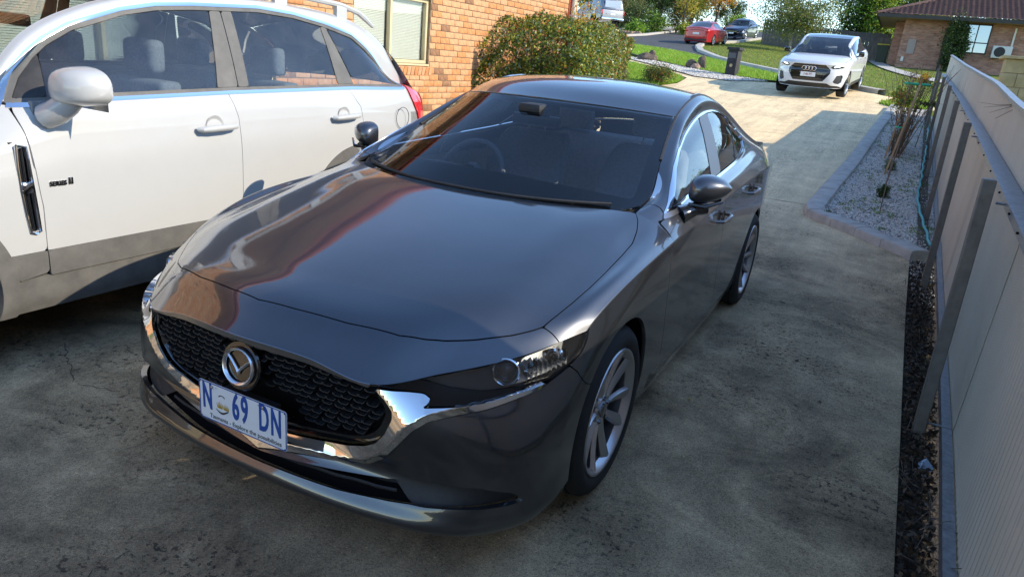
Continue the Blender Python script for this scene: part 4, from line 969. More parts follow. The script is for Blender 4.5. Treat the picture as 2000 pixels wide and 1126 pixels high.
# ------------------------------------------------------------------ other vehicles: same kind of smooth shells, own proportions
class Body:
    def __init__(b, W, L, zb, zf, zc, yc, nose, sh, belt, gt, U, xb, xg, xu, r=8, face=(.10,.05,.02,0,0,.01,.03), tailx=.80, crown=.035, corner=.55):
        I = lambda tab, y: float(np.interp(y, [t[0] for t in tab], [t[1] for t in tab]))
        fx = np.array([0,.28,.52,.70,.83,.92,.975,.992])*W
        yn = lambda x: corner*(x/W)**4.2+nose*(x/W)**2
        def zt(x, t): 
            z = zf+(zc-zf)*(1-(1-t)**1.7); return z-crown*(x/W)**2-(.07+.03*t)*(x/W)**9
        ts = [0,.06,.2,.42,.66,.85,1]
        T = np.array([[(x, yn(x)+(yc+.22*(x/W)**2-yn(x))*t, zt(x, t)-(.05 if k == 0 else 0)) for x in fx] for k, t in enumerate(ts)])
        fr = [0,.07,.17,.32,.50,.68,.86]; xf = [.955,.975,.985,.992,.998,1.002,1.003]
        F = []
        for c in range(8):
            x, y, z = T[0, c]; F.append([(x if c < 5 else x*q, y+o, zb+(z-zb)*f_) for f_, o, q in zip(fr, face, xf)]+[(x, y, z)])
        for k in range(1, 7):
            x, y, z = T[k, 7]; F.append([(W*q, y+o*(1-k/2 if k < 2 else 0), zb+(z-zb)*f_) for f_, o, q in zip(fr, face, xf)]+[(x, y, z)])
        ye = T[6, 7, 1]; ys = np.linspace(ye, L-.12, 12)[1:]
        G = [[tuple(T[6, 7]), tuple(T[6, 6]), tuple(T[6, 5])]+[tuple(T[6, 5]+(T[6, 4]-T[6, 5])*q) for q in (.25,.5,.7,.87,1)]]
        for k, y in enumerate(ys):
            tf = 1-max(0, (y-(L-.7))/.6)**2*(1-tailx)*.6
            w_ = W*tf; z = I(sh, y); x7 = w_*.992
            F.append([(w_*q, y, zb+(z-zb)*f_) for f_, q in zip(fr, xf)]+[(x7, y, z)])
            s_ = np.array([x7, y, z]); B = np.array([xb*tf, y, I(belt, y)]); t_ = np.array([xg*tf, y, I(gt, y)]); u = np.array([xu*tf, y, I(U, y)])
            G.append([s_, (s_+B)/2+np.array([.008,0,.006]), B, B+(t_-B)*.35+np.array([.006,0,0]), B+(t_-B)*.7+np.array([.006,0,0]), t_, (t_+u)/2+np.array([.014,0,.016]), u])
        z = I(sh, L)
        F.append([(W*.62, L-.03+o, zb+(z-zb)*f_) for f_, o in zip(fr, (0,.03,.05,.05,.04,.02,.0))]+[(W*.6, L-.04, z)])
        F.append([(0, L+.0+o, zb+(z-zb)*f_) for f_, o in zip(fr, (0,.03,.05,.05,.04,.02,.0))]+[(0, L-.01, z)])
        b.T_C, b.F_C, b.G_C = T, np.array(F, float), np.array([[tuple(q) for q in g_] for g_ in G], float)
        S = car_surfaces(r, b.T_C, b.F_C, b.G_C); b.T, b.TN = S['T']; b.F, b.FN = S['F']; b.G, b.GN = S['G']
        fr_ = b.F[:, 4*r, :2]; s = np.r_[0, np.cumsum(np.linalg.norm(np.diff(fr_, axis=0), axis=1))]; s -= s[S['mid']]
        b.s = np.repeat(s[:, None], b.F.shape[1], 1)
    def f(b, poly, both=True, gap=.0018):
        P = np.stack([np.abs(b.s) if both else b.s, b.F[..., 2]], -1).reshape(-1, 2); return sdist(P, poly).reshape(b.s.shape)+gap
    def fy(b, poly, gap=.0018):
        return np.where(b.F[..., 0] > .3, sdist(b.F.reshape(-1, 3)[:, 1:], poly).reshape(b.s.shape)+gap, 9.)
    def t(b, poly, both=True, gap=.0018):
        P = b.T.reshape(-1, 3)[:, :2].copy(); P[:, 0] = np.abs(P[:, 0]); return sdist(P, poly).reshape(b.T.shape[:2])+gap
    def g(b, poly, gap=.0018): return sdist(b.G.reshape(-1, 3)[:, 1:], poly).reshape(b.G.shape[:2])+gap
    def arch(b, yc, zc, r_): return np.where(b.F[..., 1] > .3, -(np.hypot(b.F[..., 1]-yc, b.F[..., 2]-zc)-r_), -9.)
def wells(car, yc, zc, r_, W, s):
    V = []; n = 18
    for i in range(n+1):
        a = R(-25+230*i/n)
        for xx in (W-.03, W-.10, W-.38): V.append((s*xx, yc+r_*math.cos(a), zc+r_*math.sin(a)))
    F = [(i*3+j, i*3+j+1, i*3+j+4, i*3+j+3) for i in range(n) for j in (0, 1)]
    MB().add(V, F).build('wheel_well', M['liner'], car, smooth=True)
    MB().box((min(s*(W-.40), s*(W-.39)), yc-r_, zc-.12), (max(s*(W-.40), s*(W-.39)), yc+r_, zc+r_)).build('wheel_well_wall', M['liner'], car)
def simple_seats(car, W, y0, y1, z):
    for x in (-.36, .36):
        for y in (y0, y1):
            m = MB(); m.box((x-.24, y, z-.62), (x+.24, y+.14, z)); m.box((x-.24, y-.45, z-.72), (x+.24, y+.05, z-.55)); o = m.build('seat', M['interior'], car, bevel=.04, seg=3)
            m = MB(); m.box((x-.13, y+.03, z+.03), (x+.13, y+.13, z+.21)); m.build('headrest', M['interior'], o, bevel=.045, seg=3)
# ---- white suv on the left, same heading
def build_suv():
    car = empty('suv', (0, 0, 0), 0, 'white SUV with grey lower cladding, roof rails and dusty windows, parked beside the brick wall', 'car')
    b = Body(.925, 4.70, .24, .90, 1.085, 1.22, .06,
        sh=[(1.3,1.00),(2.0,1.03),(3.6,1.06),(4.7,1.04)], belt=[(1.3,1.12),(1.56,1.145),(1.97,1.172),(2.68,1.20),(3.68,1.226),(4.3,1.222),(4.7,1.14)],
        gt=[(1.3,1.13),(1.601,1.237),(1.718,1.347),(1.91,1.471),(2.163,1.56),(2.564,1.62),(3.014,1.645),(3.558,1.60),(3.842,1.555),(4.095,1.41),(4.303,1.25),(4.7,1.16)],
        U=[(1.3,1.14),(1.60,1.34),(1.75,1.44),(1.95,1.55),(2.2,1.63),(2.6,1.68),(3.2,1.70),(3.7,1.675),(4.1,1.60),(4.35,1.47),(4.55,1.30),(4.7,1.18)],
        xb=.868, xg=.72, xu=.655, r=16)
    wp = M['white_paint']; gp = M['grey_plastic']
    DLO = [(1.552,1.150),(1.973,1.178),(2.685,1.205),(3.679,1.229),(4.270,1.226),(4.245,1.262),(4.095,1.398),(3.98,1.475),(3.842,1.545),(3.558,1.598),(3.30,1.630),(3.014,1.640),(2.564,1.613),(2.35,1.592),(2.163,1.553),(1.91,1.468),(1.79,1.40),(1.718,1.345),(1.63,1.262),(1.585,1.20)]
    BL = [(1.2,1.12),(1.552,1.142),(1.973,1.167),(2.685,1.194),(3.679,1.219),(4.30,1.216)]
    A = [(1.556,1.2),(1.560,1.10),(1.564,1.024),(1.580,.80),(1.589,.716),(1.588,.538),(1.592,.30)]
    Bl = [(2.640,1.3),(2.649,1.197),(2.682,1.065),(2.690,.80),(2.690,.30)]
    Cl = [(3.60,1.32),(3.632,1.224),(3.695,1.13),(3.725,1.099),(3.742,1.0),(3.746,.815),(3.72,.70),(3.60,.50),(3.50,.30)]
    ya, yr, zw, ra = .985, 3.70, .365, .40
    arch = AND(b.arch(ya, zw, ra), b.arch(yr, zw, ra))
    cl_up = .52
    clad = np.where(b.F[..., 1] > .3, b.F[..., 2]-cl_up, b.F[..., 2]-.42)
    ringA = AND(b.arch(ya, zw, ra+.075), b.arch(yr, zw, ra+.085))     # <0 outside the cladding rings
    white = AND(arch, ringA, -clad+.002)
    panel('bonnet', [(b.T, b.TN, b.t([(-.1,.12),(.5,.2),(.80,.62),(.83,1.0),(.80,1.6),(-.1,1.6)]))], wp, car, .02)
    panel('front_bumper', [(b.T, b.TN, b.t([(-.1,.116),(.5,.196),(.80,.61),(1.1,.61),(1.1,-.2),(-.1,-.2)])), (b.F, b.FN, AND(b.f([(-.1,.2),(-.1,1.2),(1.25,1.2),(1.25,.2)]), white, -b.f([(-.1,.5),(.55,.5),(.62,.82),(-.1,.84)], True, 0)))], wp, car, .02)
    panel('front_grille', [(b.F, b.FN, b.f([(-.1,.5),(.55,.5),(.62,.82),(-.1,.84)]))], M['black_plastic'], car, .01, 1, -.02)
    panel('bumper_cladding', [(b.F, b.FN, AND(b.f([(-.1,.1),(-.1,.9),(1.10,.9),(1.10,.1)]), clad, b.arch(ya, zw, ra)))], gp, car, .02)
    for s in (1, -1):
        vent = [(1.503,.995),(1.545,.985),(1.556,.80),(1.562,.61),(1.522,.615),(1.50,.80)]
        panel('front_wing', [(b.T, b.TN, AND(b.t([(.805,.61),(.835,1.0),(.805,1.8),(1.2,1.8),(1.2,.61)]), -b.T[..., 0])), (b.F, b.FN, AND(b.fy([(.78,.2),(.60,1.3),(1.556,1.3)]+A[1:]), white, -b.fy(vent, 0))), (b.G, b.GN, AND(b.g([(1.2,.9),(1.2,1.14),(1.552,1.142),(1.562,1.05),(1.568,.9)])))], wp, car, .015, s)
        for nm, a, c_, hy, hz in (('front_door', A, Bl, 2.52, 1.018), ('rear_door', Bl, Cl, 3.55, 1.042)):
            poly = a+c_[::-1]; bl = sdist(b.G.reshape(-1, 3)[:, 1:], BL+[(4.3,.5),(1.2,.5)]).reshape(b.G.shape[:2])
            ph = b.fy(poly)
            d = panel(nm, [(b.F, b.FN, AND(ph, white)), (b.G, b.GN, AND(b.g(poly), bl))], wp, car, .016, s)
            panel('door_cladding', [(b.F, b.FN, AND(b.fy(poly), clad, -(b.F[..., 2]-.405), b.arch(yr, zw, ra+.085), arch))], gp, d, .016, s, .004)
            m = MB(); X = .935
            m.tube([(s*X, hy-.125, hz-.006), (s*(X+.022), hy-.11, hz-.004), (s*(X+.034), hy-.05, hz), (s*(X+.034), hy+.05, hz+.004), (s*(X+.022), hy+.105, hz+.004), (s*X, hy+.12, hz+.004)], [.012,.016,.017,.017,.015,.012], 10)
            m.build('door_handle', wp, d, smooth=True)
            m = MB(); m.lathe([(-.016,0),(-.012,.030),(-.002,.050),(.0015,.058)], 28, 'x', (s*.921, hy-.005, hz+.004)); m.build('handle_recess', wp, d, smooth=True)
        panel('rear_quarter', [(b.F, b.FN, AND(b.fy([(q[0]+.0, q[1]) for q in Cl]+[(5.2,.2),(5.2,1.4),(3.7,1.4)]), white)), (b.G, b.GN, AND(-b.g(DLO, -.001), -sdist(b.G.reshape(-1, 3)[:, 1:], BL[:4]+[(3.632,1.2185),(3.695,1.13),(3.725,1.099),(3.742,1.0),(3.75,.5),(1.2,.5)]).reshape(b.G.shape[:2])+.002, b.G[..., 1]*0-9))], wp, car, .015, s)
        panel('sill_cladding', [(b.F, b.FN, AND(b.fy([(1.40,.24),(1.40,.405),(3.4,.405),(3.4,.24)]), arch))], gp, car, .02, s, -.004)
        panel('arch_cladding', [(b.F, b.FN, AND(b.fy([(.4,.24),(.4,1.2),(1.590,1.2),(1.590,.42),(1.45,.40),(1.45,.24)]), AND(arch, -np.minimum(ringA+.0015*0, 9)*1.0 if False else arch), np.minimum(-ringA, 9)*1.0))], gp, car, .03, s, .008)
        panel('wing_cladding', [(b.F, b.FN, AND(b.fy([(1.30,.26),(1.30,.9),(1.586,.9),(1.588,.42),(1.45,.40),(1.43,.26)]), clad, arch, ringA))], gp, car, .02, s, .004)
        panel('rear_arch_cladding', [(b.F, b.FN, AND(b.fy([(3.0,.24),(3.0,1.2),(5,1.2),(5,.24)]), arch, -ringA))], gp, car, .03, s, .008)
        panel('rear_cladding', [(b.F, b.FN, AND(b.fy([(4.1,.24),(4.1,.9),(5,.9),(5,.24)]), clad, ringA))], gp, car, .02, s, .004)
        vt = MB().box((min(s*.900, s*.906), 1.49, .60), (max(s*.900, s*.906), 1.575, 1.0)).build('wing_vent', M['lamp_dark'], car)
        X = .9275; lp = [(1.506,.990),(1.546,.982),(1.552,.90),(1.558,.80),(1.563,.70),(1.566,.615),(1.548,.606),(1.526,.612),(1.514,.70),(1.506,.80),(1.503,.90)]
        m = MB(); m.tube([(s*X, y_, z_) for y_, z_ in lp+lp[:1]], .0055, 6, cap=False); m.build('vent_frame', M['chrome'], vt, smooth=True)
        for q in (.013, .027, .041):
            m = MB(); m.tube([(s*(X-.008), 1.505+q, .975), (s*(X-.006), 1.508+q, .80), (s*(X-.008), 1.521+q*.9, .625)], .0035, 5); m.build('vent_strip', M['satin_chrome'], vt, smooth=True)
        MB().box((min(s*.915, s*.934), 1.510, .785), (max(s*.915, s*.934), 1.556, .835)).build('vent_badge', M['chrome'], vt, bevel=.004)
        D0 = b.g(DLO, 0); Gy = b.G
        hp = lambda p, q, gap=0: halfplane(b.G, p, q, gap)
        panel('window_chrome', [(b.G, b.GN, AND(D0-.022, -(D0-.004)))], M['chrome'], car, .01, s, .005)
        panel('window_seal', [(b.G, b.GN, AND(D0-.004, -(D0+.014)))], gp, car, .01, s, .001)
        f1, f2 = ((1.70,1.18),(1.728,1.282)), ((2.595,1.212),(2.667,1.589))
        r1, r2 = ((2.811,1.217),(2.817,1.596)), ((3.554,1.234),(3.531,1.573))
        q1 = ((3.724,1.235),(3.60,1.56))
        panel('front_window', [(b.G, b.GN, AND(D0+.016, -hp(*f1)+.003, hp(*f2)+.003))], M['glass_suv'], car, 0, s, -.006)
        panel('window_corner_trim', [(b.G, b.GN, AND(D0+.016, hp(*f1)))], M['black_plastic'], car, .008, s, -.003)
        panel('door_pillar_cover', [(b.G, b.GN, AND(D0+.016, -hp(*f2), hp((2.735,1.2),(2.742,1.6))+.003))], gp, car, .006, s, -.001)
        panel('door_pillar_cover', [(b.G, b.GN, AND(D0+.016, -hp((2.735,1.2),(2.742,1.6))+.003, hp(*r1)))], gp, car, .006, s, -.001)
        panel('rear_window', [(b.G, b.GN, AND(D0+.016, -hp(*r1)+.003, hp(*r2)+.003))], M['glass_suv'], car, 0, s, -.006)
        panel('rear_pillar_cover', [(b.G, b.GN, AND(D0+.016, -hp(*r2), hp(*q1)+.012))], gp, car, .006, s, -.001)
        panel('quarter_window', [(b.G, b.GN, AND(D0+.016, -hp(*q1)+.003))], M['glass_suv'], car, 0, s, -.006)
        hlp = panel('headlight', [(b.F, b.FN, b.f([(.66,.70),(1.02,.80),(1.36,.90),(1.38,1.06),(.72,1.0)], False)), (b.T, b.TN, AND(b.t([(.74,.20),(.95,.20),(.95,.66),(.80,.66),(.72,.40)]), -b.T[..., 0]))], M['lens_inner2'], car, .01, s, .006)
        # fuel flap seam, tail lamp, badge
        if s > 0:
            m = MB(); m.tube([(.9285, 4.18+.075*math.cos(a), 1.012+.075*math.sin(a)) for a in np.linspace(0, 2*math.pi, 33)], .0022, 5, cap=False); m.build('fuel_flap_seam', M['lamp_dark'], car)
        panel('tail_light', [(b.G, b.GN, b.g([(4.30,1.235),(4.75,1.215),(4.75,1.02),(4.43,1.03)])), (b.F, b.FN, b.fy([(4.36,1.2),(5,1.2),(5,.98),(4.45,.98)], 0))], M['red_lens'], car, .01, s, .012)
        wells(car, ya, zw, ra+.01, .925, s); wells(car, yr, zw, ra+.01, .925, s)
        wheel(car, s*.80, ya, zw, s, .362, .235, .235, 5, style='plain', simple=True, mat_rim=M['alloy_light']); wheel(car, s*.80, yr, zw, s, .362, .235, .235, 5, style='plain', simple=True, mat_rim=M['alloy_light'])
        # mirror
        rows = []
        for t in np.linspace(0, 1, 9):
            r1_ = (math.sin(math.pi*min(t*.86+.13, 1)))**.28*(1-.06*t); xx = .935+.235*t; zc_ = 1.222+.006*t; ring = []
            for k in range(20):
                a = 2*math.pi*k/20; c_, s_ = math.cos(a), math.sin(a)
                py = -abs(c_)**.8*.150*r1_ if c_ < 0 else c_*.012
                ring.append((s*xx, 1.77+.02*t+py, zc_+(abs(s_)**.62*.100 if s_ > 0 else -abs(s_)**.42*.072)*r1_))
            rows.append(ring)
        V = [v for r_ in rows for v in r_]; F = [(i*20+k, i*20+(k+1) % 20, (i+1)*20+(k+1) % 20, (i+1)*20+k) for i in range(8) for k in range(20)]+[tuple(range(19, -1, -1)), tuple(range(160, 180))]
        mr = MB().add(V, F).build('door_mirror', wp, car, smooth=True, auto=60, sub=1)
        m = MB(); m.tube([(s*.90,1.66,1.10),(s*.955,1.675,1.125),(s*1.0,1.70,1.165),(s*1.03,1.71,1.19)], [.055,.055,.052,.045], 12); m.build('mirror_base', wp, mr, smooth=True)
        m = MB(); m.box((s*.95-.005 if s > 0 else s*1.14, 1.783, 1.14), (s*1.14 if s > 0 else s*.95+.005, 1.785, 1.28)); m.build('mirror_glass', M['mirror'], mr)
        # roof rail
        m = MB(); ys = np.linspace(2.15, 4.15, 24); 
        zr = lambda y: float(np.interp(y, [2.15,2.25,2.4,3.2,3.8,4.0,4.15],[1.64,1.70,1.735,1.765,1.735,1.70,1.62]))
        m.tube([(s*.655, y, zr(y)) for y in ys], [.012]+[.019]*22+[.012], 8)
        for y in (2.45, 3.25, 3.80): m.box((s*.655-.016, y-.05, 1.64), (s*.655+.016, y+.05, zr(y)))
        m.build('roof_rail', M['white_paint'], car, smooth=True)
    panel('tailgate', [(b.F, b.FN, AND(b.f([(4.95,.5),(4.95,1.3),(9,1.3),(9,.5)]), b.F[..., 1]*0-9))], wp, car, .01)
    # roof, screens
    Rc = [arc_row(2.02,1.605,2.16,1.600,.655),arc_row(2.4,1.685,2.5,1.655,.655),arc_row(3.1,1.725,3.1,1.695,.655),arc_row(3.8,1.705,3.8,1.66,.650),arc_row(4.28,1.63,4.22,1.55,.635)]
    G, N = sheet(Rc); panel('roof', [(G, N, G[..., 0]*0-1)], wp, car, .012)
    Wc = [arc_row(1.05,1.06,1.42,1.09,.80),arc_row(1.35,1.24,1.66,1.30,.755),arc_row(1.68,1.43,1.90,1.49,.69),arc_row(1.99,1.595,2.14,1.597,.655)]
    G, N = sheet(Wc); panel('windscreen', [(G, N, G[..., 0]*0-1)], M['glass'], car, .006)
    Bc = [arc_row(4.30,1.625,4.24,1.54,.630),arc_row(4.50,1.45,4.42,1.40,.66),arc_row(4.68,1.22,4.58,1.20,.72)]
    G, N = sheet(Bc); panel('rear_screen', [(G, N, G[..., 0]*0-1)], M['glass_dark'], car, .006)
    simple_seats(car, .92, 2.45, 3.35, 1.22)
    MB().box((-.80,1.2,.85),(.80,1.75,1.13)).build('dashboard', M['dash'], car, bevel=.04, seg=3)
    MB().box((-.84,.7,.3),(.84,4.5,.42)).build('floor_pan', M['liner'], car)
    m = MB(); m.box((-.875,1.62,.45),(-.85,3.9,1.16)).box((.85,1.62,.45),(.875,3.9,1.16)); m.build('door_cards', M['interior'], car)
    m = MB(); m.box((-.13,2.05,1.44),(.13,2.08,1.50)); m.build('interior_mirror', M['black_gloss'], car, bevel=.015)
    m = MB(); c = Vector((-.36, 1.92, 1.08)); q = Matrix.Translation(c) @ Matrix.Rotation(R(-25), 4, 'X')
    m.tube([q @ Vector((.185*math.cos(a), 0, .185*math.sin(a))) for a in np.linspace(0, 2*math.pi, 25)], .016, 8, cap=False); m.build('steering_wheel', M['dash'], car, smooth=True)
    # series badge on the door and plate on the tail
    tb = text_mesh('series_badge', 'SERIES', .027, M['satin_chrome'], car, (.9295, 1.660, .815), (R(90), 0, R(90)), 1.0, .004, bold=.001)
    text_mesh('series_badge', 'II', .040, M['satin_chrome'], car, (.9295, 1.716, .820), (R(90), 0, R(90)), 1.2, .004, bold=.001)
    car.location = (-2.545, -1.18, 0)
    return car
M['alloy_light'] = principled('silver_alloy', (.55, .55, .56), .3, .9)
suv = build_suv()
# ---- white coupe-suv driving in
def build_coupe_suv():
    car = empty('coupe_suv', (0, 0, 0), 0, 'white coupe SUV with black octagonal grille and lit headlights at the top of the driveway', 'car')
    b = Body(.925, 4.45, .26, .93, 1.08, 1.20, .05,
        sh=[(1.3,.98),(2.0,1.0),(3.4,1.02),(4.45,1.0)], belt=[(1.3,1.07),(1.6,1.09),(2.6,1.12),(3.5,1.16),(4.45,1.08)],
        gt=[(1.3,1.08),(1.65,1.24),(1.9,1.36),(2.2,1.45),(2.6,1.49),(3.0,1.48),(3.4,1.40),(3.75,1.26),(4.45,1.10)],
        U=[(1.3,1.09),(1.6,1.27),(1.85,1.40),(2.15,1.50),(2.6,1.545),(3.1,1.535),(3.5,1.46),(3.85,1.32),(4.2,1.18),(4.45,1.12)], xb=.855, xg=.70, xu=.62, r=8)
    wp = M['white_paint_clean']; ya, yr, zw, ra = .88, 3.56, .345, .375
    arch = AND(b.arch(ya, zw, ra), b.arch(yr, zw, ra)); low = b.F[..., 2]
    GR = [(-.1,.86),(.40,.86),(.545,.74),(.545,.64),(.39,.435),(-.1,.435)]
    HLp = [(.53,.80),(.60,.855),(.80,.900),(1.00,.905),(1.03,.87),(.93,.80),(.78,.775),(.60,.765)]
    FI = [(.66,.44),(.74,.60),(.93,.62),(.98,.58),(.96,.43),(.86,.38),(.72,.40)]
    LI = [(-.1,.26),(-.1,.395),(.50,.395),(.62,.34),(.80,.335),(.95,.31),(1.0,.26)]
    nG, nH, nI, nL = -b.f(GR, True, 0), -b.f(HLp, True, 0), -b.f(FI, True, 0), -b.f(LI, True, 0)
    panel('bonnet', [(b.T, b.TN, b.t([(-.1,.14),(.45,.17),(.80,.50),(.84,1.0),(.80,1.7),(-.1,1.7)]))], wp, car, .02)
    panel('front_bumper', [(b.T, b.TN, b.t([(-.1,.137),(.45,.167),(.80,.49),(1.1,.49),(1.1,-.2),(-.1,-.2)])), (b.F, b.FN, AND(b.f([(-.1,.2),(-.1,1.2),(1.20,1.2),(1.20,.2)]), arch, nG, nH, nI, nL))], wp, car, .02)
    g1 = panel('grille', [(b.F, b.FN, b.f(GR))], M['black_gloss'], car, 0, 1, -.02)
    for z in np.linspace(.47, .82, 9):
        panel('grille_bar', [(b.F, b.FN, AND(b.f(GR, True, .01), np.abs(b.F[..., 2]-z)-.006))], M['satin_chrome'] if z > 9 else M['black_plastic'], g1, .01, 1, -.006)
    panel('lower_grille', [(b.F, b.FN, b.f(LI))], M['black_plastic'], car, 0, 1, -.015)
    for k in range(4):
        m = MB(); cx = -.125+.0835*k; ii = int(np.argmin(np.abs(b.s[:, 0]-cx)))
        yy = float(b.F[ii, 40, 1]); m.tube([(cx+.054*math.cos(a), yy-.03, .755+.054*math.sin(a)) for a in np.linspace(0, 2*math.pi, 25)], .0085, 6, cap=False); m.build('badge_ring', M['chrome'], g1, smooth=True)
    pl = MB().box((-.19,-.045,.545),(.19,-.035,.66)).build('number_plate', M['plate_white'], car)
    text_mesh('plate_characters', 'I 46 PT', .085, M['plate_pink'], pl, (0, -.047, .603), (R(90), 0, 0), .85, .001, bold=.0015)
    for s in (1, -1):
        hl = panel('headlight', [(b.F, b.FN, AND(b.f(HLp, False), 0*b.s-9))], M['lamp_dark'], car, 0, s, -.03)
        panel('headlight_lens', [(b.F, b.FN, b.f(HLp, False))], M['glass_clear'], hl, 0, s, -.002)
        panel('daytime_light', [(b.F, b.FN, b.f([(.62,.79),(.80,.815),(.92,.835),(.97,.875),(.90,.87),(.80,.845),(.64,.82)], False))], M['lamp_glow'], hl, .004, s, -.02)
        panel('side_intake', [(b.F, b.FN, b.f(FI, False))], M['black_plastic'], car, 0, s, -.025)
        panel('front_wing', [(b.T, b.TN, AND(b.t([(.805,.49),(.845,1.0),(.805,1.9),(1.2,1.9),(1.2,.49)]), -b.T[..., 0])), (b.F, b.FN, AND(b.fy([(.70,.2),(.55,1.3),(1.50,1.3),(1.50,.2)]), b.f([(1.205,.1),(1.205,2),(9,2),(9,.1)], False), nH, arch)), (b.G, b.GN, b.g([(1.0,.7),(1.0,1.075),(1.50,1.085),(1.50,.7)]))], wp, car, .015, s)
        DLO = [(1.60,1.10),(2.6,1.13),(3.5,1.165),(3.72,1.20),(3.66,1.28),(3.4,1.395),(3.0,1.475),(2.6,1.485),(2.2,1.445),(1.9,1.355),(1.68,1.24)]
        for nm, y0, y1 in (('front_door', 1.503, 2.55), ('rear_door', 2.553, 3.45)):
            bl = b.G[..., 2]-np.interp(b.G[..., 1], [1.3,1.6,2.6,3.5],[1.07,1.09,1.12,1.155])
            d = panel(nm, [(b.F, b.FN, AND(b.fy([(y0,.36),(y0,1.4),(y1,1.4),(y1,.36)]), arch)), (b.G, b.GN, AND(b.g([(y0,.36),(y0,1.4),(y1,1.4),(y1,.36)]), bl))], wp, car, .015, s)
            m = MB(); m.box((s*.925-.02, y1-.30, .955), (s*.925+.03, y1-.12, .985)); m.build('door_handle', wp, d, bevel=.01)
        panel('rear_quarter', [(b.F, b.FN, AND(b.fy([(3.453,.2),(3.453,1.4),(5.2,1.4),(5.2,.2)]), arch)), (b.G, b.GN, AND(-b.g(DLO, 0), -AND(b.G[..., 2]-np.interp(b.G[..., 1], [1.3,1.6,2.6,3.5],[1.07,1.09,1.12,1.155]), b.G[..., 1]-3.45)))], wp, car, .015, s)
        panel('side_skirt', [(b.F, b.FN, AND(b.fy([(1.0,.2),(1.0,.355),(3.45,.355),(3.45,.2)]), arch))], M['black_plastic'], car, .015, s)
        panel('side_windows', [(b.G, b.GN, b.g(DLO, .002))], M['glass_dark'], car, 0, s, -.004)
        panel('window_trim', [(b.G, b.GN, AND(b.g(DLO, -.006), -b.g(DLO, .012)))], M['black_gloss'], car, .006, s, .003)
        wells(car, ya, zw, ra+.01, .925, s); wells(car, yr, zw, ra+.01, .925, s)
        wheel(car, s*.80, ya, zw, s, .345, .25, .235, 5, simple=True); wheel(car, s*.80, yr, zw, s, .345, .25, .235, 5, simple=True)
        m = MB(); m.box((min(s*.93, s*1.08), 1.62, 1.04), (max(s*.93, s*1.08), 1.74, 1.18)); mm = m.build('door_mirror', M['black_gloss'], car, bevel=.04, seg=3)
        m = MB(); m.tube([(s*.88,1.66,1.04),(s*.96,1.68,1.06)], .02, 6); m.build('mirror_arm', M['black_gloss'], mm)
        panel('tail_light', [(b.F, b.FN, b.fy([(4.15,.82),(4.15,.97),(5,.97),(5,.82)], 0))], M['red_lens'], car, .01, s, .006)
    panel('tailgate', [(b.F, b.FN, b.f([(4.75,.3),(4.75,1.3),(9,1.3),(9,.3)]))], wp, car, .01)
    G, N = sheet([arc_row(1.98,1.485,2.12,1.475,.62),arc_row(2.4,1.55,2.45,1.525,.62),arc_row(3.0,1.56,3.0,1.535,.62),arc_row(3.45,1.51,3.45,1.46,.62)]); panel('roof', [(G, N, G[..., 0]*0-1)], M['black_gloss'], car, .012)
    G, N = sheet([arc_row(1.05,1.06,1.42,1.05,.80),arc_row(1.35,1.22,1.62,1.24,.73),arc_row(1.68,1.37,1.87,1.38,.67),arc_row(1.96,1.48,2.10,1.474,.62)]); panel('windscreen', [(G, N, G[..., 0]*0-1)], M['glass_mid'], car, .006)
    G, N = sheet([arc_row(3.47,1.50,3.47,1.455,.62),arc_row(3.85,1.36,3.85,1.30,.63),arc_row(4.25,1.17,4.25,1.12,.65),arc_row(4.42,1.10,4.35,1.08,.65)]); panel('rear_screen', [(G, N, G[..., 0]*0-1)], M['glass_dark'], car, .006)
    simple_seats(car, .92, 2.3, 3.1, 1.12)
    MB().box((-.80,1.2,.75),(.80,1.7,1.05)).build('dashboard', M['dash'], car, bevel=.04)
    MB().box((-.84,.7,.3),(.84,4.2,.40)).build('floor_pan', M['liner'], car)
    for x in (-.36, .36):
        pass
    return car
M['lamp_glow'] = bpy.data.materials.new('lit_lamp'); M['lamp_glow'].use_nodes = True
_b = M['lamp_glow'].node_tree.nodes['Principled BSDF']; _b.inputs['Base Color'].default_value = (.9,.95,1,1); _b.inputs['Emission Color'].default_value = (.85,.95,1,1); _b.inputs['Emission Strength'].default_value = 2.2
M['glass_mid'] = glass_mat('tinted_windscreen', (.45,.5,.52), 1.0, 0, .01)
audi = build_coupe_suv()
audi.location = (-.72, 20.0, 1.10); audi.rotation_euler = (R(4.9), R(0), R(-4))
# ---- far cars reuse the sedan shell with other paint
def repaint(src, names, matmap, loc, rz, sc, label, name='sedan', rx=0):
    root = empty(name, loc, rz, label, 'car'); root.rotation_euler = (rx, 0, rz); root.scale = sc
    def rec(o, par):
        c = o.copy(); COL.objects.link(c); c.parent = par
        if c.type == 'MESH':
            for i, sl in enumerate(c.material_slots):
                om = sl.material
                if om in matmap: sl.link = 'OBJECT'; sl.material = matmap[om]
        for ch in o.children: rec(ch, c)
    for ch in src.children:
        if ch.name.split('.')[0] in names: rec(ch, root)
    return root
keep = {'bonnet','front_bumper','front_wing','front_door','rear_door','rear_quarter','side_skirt','front_window','rear_window','door_pillar','window_divider','quarter_window','wheel_arch_liner','wheel_well','wheel','headlight','headlight_surround','door_mirror','rear_bumper','roof','windscreen','rear_screen','boot_lid','lower_intake','mirror_quarter_trim','tail_light','fog_recess','dashboard','seat','rear_bench','floor_pan','windscreen_border','belt_trim'}
gm = M['grey_paint']
red = repaint(sedan, keep, {gm: M['red_paint'], M['glass_side']: M['glass_dark'], M['glass']: M['glass_dark']}, (-9.55, 47.1, 3.25), R(177), (.94,.92,.92), 'red sedan seen from behind, stopped at the kerb on the side street', rx=R(-4.5))
